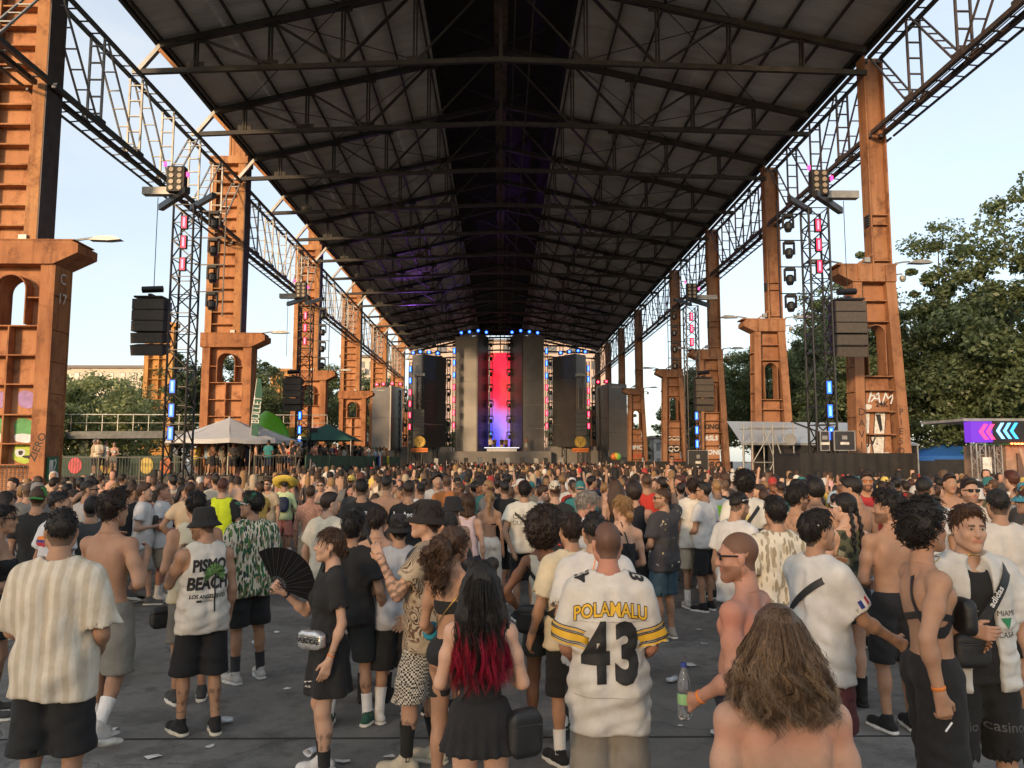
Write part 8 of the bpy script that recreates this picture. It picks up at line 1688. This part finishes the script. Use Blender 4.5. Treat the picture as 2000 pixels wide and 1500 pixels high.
KINDW = [0]*5+[1]*4+[2]*6+[3]*4+[4]*2+[5]*3+[6]*2+[7]*1+[8]*3+[9]*2+[10]*3+[11]*4+[12]*3+[13]*2+[14]*1
MARKS = [(60, 'below the leftmost pillar'), (195, 'below the bushy tree'), (345, 'before the left truss tower'), (430, 'before the parasols'), (520, 'before the deck stairs'), (610, 'before the near end of the green barrier'), (700, 'before the green barrier'), (790, 'before the outer left stage tower'), (850, 'before the middle left stage tower'), (920, 'before the left central tower'), (977, 'before the red screen'), (1040, 'before the right central tower'), (1105, 'before the middle right stage tower'), (1195, 'before the outer right stage tower'), (1300, 'before the fourth right pillar'), (1385, 'before the far right loudspeaker'), (1465, 'before the scaffold'), (1560, 'before the white tent'), (1640, 'before the right truss tower'), (1730, 'before the graffiti pillar'), (1840, 'before the black fence'), (1960, 'before the lit kiosk')]
USED = {}
def crowd_person(x, y, phi, z=0., where=None, kind=None, group='people standing in the crowd', hmin=1.60):
    k = kind if kind is not None else rnd.choice(KINDW); root, nm, sp = TMPL[k]; r = copy_tree(root); fem = sp.get('fem', 0); hgt = rnd.gauss(1.66, .05) if fem else rnd.gauss(1.77, .055); hgt = min(1.92, max(1.55, hgt)); sc = hgt/1.80
    r.location = (x, y, z); r.rotation_euler = (0, 0, R(phi)); r.scale = (sc*rnd.uniform(.90, 1.02), sc*rnd.uniform(.92, 1.02), sc)
    hc = rnd.choice(['black']*4+['dark brown']*4+['brown']*3+['auburn', 'fair', 'fair'] if fem else ['black']*6+['dark brown']*5+['brown']*3+['fair', 'grey', 'auburn']); tc = rnd.choice(TOPW); bc = rnd.choice(['black']*5+['grey', 'beige', 'navy', 'charcoal', 'white', 'olive']); sk = rnd.choice(['tan']*5+['fair']*4+['olive']*3+['burnt']*2+['brown', 'pale']); ht = rnd.choice(['black', 'black', 'white', 'beige', 'red', 'navy', 'teal', 'yellow'])
    for o in KIDS[r.name]:
        n = o.name.split('.')[0]
        c = {'body': SKINS[sk], 'hair': HAIRC[hc], 'shirt': PAL[tc], 'shorts': PAL[bc], 'skirt': PAL[bc], 'cap': PAL[ht], 'bucket_hat': PAL[ht], 'shoe': PAL[rnd.choice(['white', 'black', 'grey'])]}.get(n)
        if c: j = rnd.uniform(.85, 1.12); o.color = (*[min(1, v*j) for v in c], 1)
    px = proj((x, y, 1.6+z))[0]; wm = min(MARKS, key=lambda m: abs(m[0]-px))[1] if where is None else where; who = 'woman' if fem else 'man'
    face = 'seen from behind' if abs(phi) < 45 else 'facing the camera' if abs(abs(phi)-180) < 45 else 'turned left' if phi > 0 else 'turned right'
    top = {'tee': f'{tc} t-shirt', 'bare': 'no shirt', 'vest': f'{tc} vest', 'cap': f'{tc} t-shirt and {ht} cap', 'bucket': f'{tc} t-shirt and {ht} bucket hat', 'raised': f'{tc} t-shirt, arm raised', 'phone': f'{tc} t-shirt, holding a hand up', 'curly': f'{tc} t-shirt', 'shaven': f'{tc} t-shirt', 'long': f'{tc} cropped top', 'tied': f'{tc} bandeau', 'bob': f'{tc} tank top', 'pony': f'{tc} top, arm raised'}[nm]
    hair_ = {'cap': '', 'bucket': '', 'curly': f'curly {hc}-haired ', 'shaven': 'shaven-headed ', 'long': f'long {hc}-haired ', 'pony': f'ponytailed {hc}-haired '}.get(nm, f'{hc}-haired ')
    top = 'with no shirt' if nm == 'bare' else 'in '+top
    q = ('tall ' if hgt > (1.69 if fem else 1.81) else 'short ' if hgt < (1.63 if fem else 1.73) else '')
    opts = [f'{hair_}{who} {top}, {face}, {wm}', f'{q}{hair_}{who} {top}, {face}, {wm}', f'{hair_}{who} {top} and {bc} bottoms, {wm}', f'{q}{hair_}{who} {top} and {bc} bottoms, {wm}', f'{q}{who} {top} and {bc} bottoms, {wm}', f'{q}{who} {top}, {face}, {wm}', f'{who} in {bc} bottoms, {face}, {wm}', f'{q}{hair_}{who}, {face}, {wm}', f'{q}{who} {wm}']
    opts = [o_ for o_ in opts if len(o_.replace('-', ' ').split()) <= 16]; lab = next((o_ for o_ in opts if o_ not in USED), opts[-1])
    USED[lab] = USED.get(lab, 0)+1; r['label'] = lab; r['group'] = group; r['category'] = 'person'; SAME.setdefault(lab, []).append((px, r)); return r
SAME = {}
def start_Y(px):                 # where the packed crowd begins, so that the open ground in front stays open
    pts = [(-200, 9.5), (200, 10.5), (260, 14.5), (420, 14.0), (480, 17.8), (640, 15.5), (700, 12.6), (1300, 12.4), (1480, 11.8), (1560, 10.2), (2200, 10.0)]
    for (a, ya), (b, yb) in zip(pts[:-1], pts[1:]):
        if a <= px <= b: return ya+(yb-ya)*(px-a)/(b-a)
    return 10.
def facing():
    u = rnd.random()
    if u < .66: return rnd.gauss(0, 22)
    if u < .86: return rnd.choice((-1, 1))*rnd.uniform(45, 115)
    return rnd.choice((-1, 1))*rnd.uniform(140, 180)
SPOT = list(HERO); cand = []
for i in range(9000):
    y = rnd.uniform(9.5, 20.5); x = rnd.uniform(-.70, .70)*y; cand.append((y, x))
cand.sort(); n_mid = 0; edge = 0
for y, x in cand:
    px = proj((x, y, 1.7))[0]
    if y < start_Y(px) or not -60 < px < 2060: continue
    md = .60+.012*(y-10)
    if any((x-a)**2+(y-b)**2 < md*md for a, b in SPOT[-260:]) or any((x-a)**2+(y-b)**2 < .36 for a, b in HERO): continue
    if rnd.random() < .25: continue
    SPOT.append((x, y)); crowd_person(x, y, facing()); n_mid += 1; edge = y
    if n_mid >= 172: break
# the riders and dancers on the deck
DK = 0
def deck_row(px0, px1, Y, n, Zd, where, jit=.4):
    global DK
    for i in range(n):
        px = px0+(px1-px0)*(i+.5)/n+rnd.uniform(-4, 4); y = Y+rnd.uniform(-jit, jit); crowd_person(X_(px, y), y, rnd.choice((rnd.gauss(-40, 40), rnd.gauss(170, 40))), Zd, where, group='people on the raised deck'); DK += 1
deck_row(175, 225, 38.9, 4, DZ, 'on the deck behind the left railing'); deck_row(370, 480, 40.5, 9, DZ, 'at the bar under the parasols', 1.2); deck_row(480, 590, 39.2, 8, DZ, 'at the top of the deck stairs', .7); deck_row(395, 470, 38.3, 2, DZ, 'leaning on the railing by the stairs', .1)
for i in range(26):
    t = (i+.5)/26; y = 38.6+24*t+rnd.uniform(-.3, .3); xb = -9.6+1.3*(y-38)/25.5-.55-rnd.uniform(0, 1.6); crowd_person(xb, y, rnd.gauss(-60, 35), DZ, 'on the deck behind the green barrier', group='people on the raised deck'); DK += 1
for i, px in enumerate((958, 966, 980, 988)): crowd_person(X_(px, YS+1.6), YS+1.6, 180, ZD, ('leftmost behind the table on stage', 'second behind the table on stage', 'third behind the table on stage', 'rightmost behind the table on stage')[i], kind=(0, 8, 0, 1)[i], group='performers on the stage')
crowd_person(X_(1028, YS-1.5), YS-1.5, 170, ZD, 'standing alone at the right of the stage deck', kind=2, group='performers on the stage')
for lab, rs in SAME.items():     # the few that still share a description are told apart by their order in the picture
    if len(rs) > 1:
        for i, (_, r) in enumerate(sorted(rs, key=lambda a: a[0])): r['label'] = f'{lab}, {ORD[i]} from the left'
kill = []
def gather(o):
    kill.append(o)
    for q in KIDS.get(o.name, ()): gather(q)
for r, _, _ in TMPL: gather(r)
for o in kill: bpy.data.objects.remove(o)
# ------------------------------------------------------------------ the far crowd, one mass of figures
def lowpoly(fem, arms, seed):
    g = random.Random(seed); V, F, C = [], [], []
    def lathe(prof, n, c, cx=1., cy=1., col=0, tilt=(0, 0)):
        b = len(V)
        for (r, z) in prof: V.extend([(c[0]+r*cx*math.cos(k*6.2832/n)+tilt[0]*z, c[1]+r*cy*math.sin(k*6.2832/n)+tilt[1]*z, c[2]+z) for k in range(n)]); C.extend([col]*n)
        for i in range(len(prof)-1): F.extend([(b+i*n+k, b+i*n+(k+1) % n, b+(i+1)*n+(k+1) % n, b+(i+1)*n+k) for k in range(n)])
    lathe([(.001, -.12), (.05, -.10), (.068, -.04), (.075, .03), (.06, .09), (.001, .115)], 8, (0, .01, 1.66), 1, 1.2, 0)
    lathe([(.085, -.05 if not fem else -.28), (.09, .03), (.072, .10), (.03, .128), (.001, .13)], 8, (0, -.02, 1.66), 1, 1.1, 2)
    lathe([(.05, 0), (.055, .12)], 6, (0, -.015, 1.46), 1, 1, 0); w = .17 if not fem else .14
    lathe([(w*.95, -.02), (w*.86, .25), (w*1.06, .50), (w*.9, .62), (.05, .70)], 8, (0, 0, .86), 1, .65, 1)
    for s in (-1, 1):
        lathe([(.06, 0), (.085, .30), (.09, .55)], 5, (s*.09, 0, .40), 1, 1, 3); lathe([(.045, 0), (.055, .25), (.06, .45)], 5, (s*.10, 0, 0), 1, 1, 0)
        b = len(V); sh = Vector((s*(w+.015), -.01, 1.42)); el = sh+(Vector((s*.05, 0, -.29)) if not (arms == s or arms == 2) else Vector((s*.10, .05, .27))); wr = el+(Vector((-s*.03, .16, -.16)) if not (arms == s or arms == 2) else Vector((-s*.02, .05, .26)))
        m = MB().tube([sh, el, wr, wr+(wr-el).normalized()*.12], [.052, .042, .03, .028], 5); V.extend([tuple(v) for v in m.v]); F.extend([tuple(i+b for i in q[:4]) for q in m.f]); C.extend([1]*5+[0]*(len(m.v)-5))
    q4 = [f if len(f) == 4 else (*f, f[-1]) for f in F]; return np.array(V, np.float32), np.array(q4), np.array(C)
LOW = [lowpoly(f, a, i) for i, (f, a) in enumerate(((0, 0), (0, 0), (1, 0), (0, 1), (1, -1), (0, 2), (0, 0)))]
g = np.random.default_rng(4); VV, FF, CC, nb, cells = [], [], [], 0, {}
def try_spot(x, y, md):
    c = (int(x/md), int(y/md))
    for i in (-1, 0, 1):
        for j in (-1, 0, 1):
            for (a, b) in cells.get((c[0]+i, c[1]+j), ()):
                if (a-x)**2+(b-y)**2 < md*md: return False
    cells.setdefault(c, []).append((x, y)); return True
near_ = [q for q in SPOT]; cnt = 0
palS = [PAL[k] for k in TOPW]; palH = [HAIRC[k] for k in ('black', 'black', 'black', 'dark brown', 'dark brown', 'dark brown', 'dark brown', 'brown', 'brown', 'brown', 'brown', 'fair', 'fair', 'auburn', 'light brown', 'black', 'dark brown', 'brown')]+[PAL['white'], PAL['black'], PAL['beige'], PAL['red']]; palK = [SKINS[k] for k in ('tan', 'tan', 'fair', 'olive', 'burnt', 'fair')]
for i in range(26000):
    y = 13+71*g.random()**1.05; x = g.uniform(-.72, .72)*y
    if y < edge+.3 and any((x-a)**2+(y-b)**2 < .42 for a, b in near_): continue
    if y < edge+.3 and y < start_Y(proj((x, y, 1.7))[0])+1.5: continue
    if x < (-9.0+1.3*(y-38)/25.5 if y > 35.5 else -.70*y) or x > (13.2 if y > 24.5 else 19): continue
    if -17 < x < -13 and 23 < y < 26 or 9.6 < x < 15 and 26 < y < 30 or x > 11 and y > 33: continue
    if x < -.285*y and y > 19.5 and x < -7: continue
    if not try_spot(x, y, .62+.006*y): continue
    V, F, C = LOW[g.choice(len(LOW), p=(.34, .31, .23, 0, 0, 0, .12) if y < 34 else (.32, .30, .22, .02, .01, .01, .12))]; a = R(facing()); s = g.normal(1.74, .07)/1.79; c_, s_ = math.cos(a), math.sin(a); P = V*s; X = np.stack([P[:, 0]*c_-P[:, 1]*s_+x, P[:, 0]*s_+P[:, 1]*c_+y, P[:, 2]], 1)
    sk = palK[g.integers(len(palK))]; tops = palS[g.integers(len(palS))] if g.random() < .62 else sk; pal = np.array([sk, tops, palH[g.integers(len(palH))], PAL['black']])*g.uniform(.85, 1.15); VV.append(X); FF.append(F+nb); CC.append(np.concatenate([pal[C], np.ones((len(C), 1))], 1)); nb += len(V); cnt += 1
for i in range(150):            # the packed rows on the deck
    y = g.uniform(39.5, 63); x = -9.9+1.3*(y-38)/25.5-g.uniform(.8, 3.2)-(2.2*g.random() if y < 49 else 0); V, F, C = LOW[g.integers(3)]; a = R(facing()); s = g.normal(1.74, .07)/1.79; c_, s_ = math.cos(a), math.sin(a); P = V*s; X = np.stack([P[:, 0]*c_-P[:, 1]*s_+x, P[:, 0]*s_+P[:, 1]*c_+y, P[:, 2]+DZ], 1)
    sk = palK[g.integers(len(palK))]; pal = np.array([sk, palS[g.integers(len(palS))], palH[g.integers(6)], PAL['black']]); VV.append(X); FF.append(F+nb); CC.append(np.concatenate([pal[C], np.ones((len(C), 1))], 1)); nb += len(V)
me = mesh_np('crowd', np.concatenate(VV), np.concatenate(FF), True); me.validate(); m, nt, b = _new('crowd_colours'); b.inputs['Roughness'].default_value = .75; at = N(nt, 'ShaderNodeAttribute', attribute_name='tint'); nt.links.new(at.outputs['Color'], b.inputs['Base Color'])
tint_layer(me, np.concatenate(CC)); me.materials.append(m); cr_ = link('crowd', me); cr_['kind'] = 'stuff'; cr_['label'] = 'dense far crowd of heads reaching to the stage'
# ------------------------------------------------------------------ litter on the ground
M_PAPER, M_CUP = plain('litter_paper', (.62, .60, .57), .8, 0, .15, 20), plain('litter_cup', (.55, .58, .62), .3, 0, .2, 30)
LIT = [(455, 1412, 'c'), (190, 1022 + 375, 'p'), (365, 1290, 'p'), (160, 1213, 'b'), (495, 1258, 'c'), (510, 1205, 'p'), (525, 1165, 'p'), (560, 1345, 'p'), (620, 1470, 'c'), (670, 1490, 'w'), (20, 1360, 'r'), (220, 1425, 'p'), (1025, 1438, 'w'), (1100, 1485, 'p'), (1305, 1335, 'c'), (1375, 1258, 'p'), (1365, 1230, 'p'), (1395, 1432, 'p'), (1330, 1418, 'p'), (990, 1180, 'p'), (300, 1480, 'p'), (410, 1460, 'p'), (540, 1235, 'p'), (600, 1180, 'p'), (1345, 1300, 'p'), (760, 1480, 'p')]
for i, (px, py, k) in enumerate(LIT):
    d_ = ray(px, py); q = Vector((0, 0, HC))+d_*((.014-HC)/d_.z); r_ = random.Random(i*7)
    if k == 'c':
        t = MB().lathe([(0, .0), (.032, .0), (.036, .05), (.043, .11), (.040, .11), (.033, .06), (.029, .008)], 12); t.v = [(a*(1+.3*math.sin(c*40+i)), b*(.55+.2*math.sin(c*60+a*30)), c) for a, b, c in t.v]; o = t.build('plastic_cup', M_CLEAR if i % 2 else M_CUP, None, True); o.rotation_euler = (R(88), 0, r_.uniform(0, 6)); o.location = q+Vector((0, 0, .03)); nm = 'crushed plastic cup'; cat = 'cup'
    else:
        n = 6; v = [(.0, 0, .02)]+[(r_.uniform(.04, .09)*math.cos(a*1.047), r_.uniform(.03, .06)*math.sin(a*1.047), r_.uniform(0, .025)) for a in range(n)]; t = MB().add(v, [(0, 1+a, 1+(a+1) % n) for a in range(n)]); mt = {'p': M_PAPER, 'w': M_PAPER, 'b': plain('cardboard', (.40, .24, .15), .85), 'r': plain('red_scrap', (.45, .08, .06), .7)}[k]; o = t.build('paper_scrap', mt); o.location = q; o.rotation_euler = (0, 0, r_.uniform(0, 6)); s_ = r_.uniform(.45, 1.1); o.scale = (s_, s_, s_); nm = {'p': 'white paper scrap', 'w': 'crumpled pale wrapper', 'b': 'brown card scrap', 'r': 'red scrap'}[k]; cat = 'litter'
    wm = min(MARKS, key=lambda m_: abs(m_[0]-px))[1].replace('before', 'in line with').replace('below', 'in line with'); lab = next(q_ for q_ in (f'{nm} on the ground, {wm}', f'nearer {nm} on the ground, {wm}', f'tiny {nm} on the ground, {wm}', f'flat {nm} on the ground, {wm}', f'farther {nm}, {wm}') if q_ not in USED)
    USED[lab] = 1; tag(o, lab, cat, 'litter on the ground')
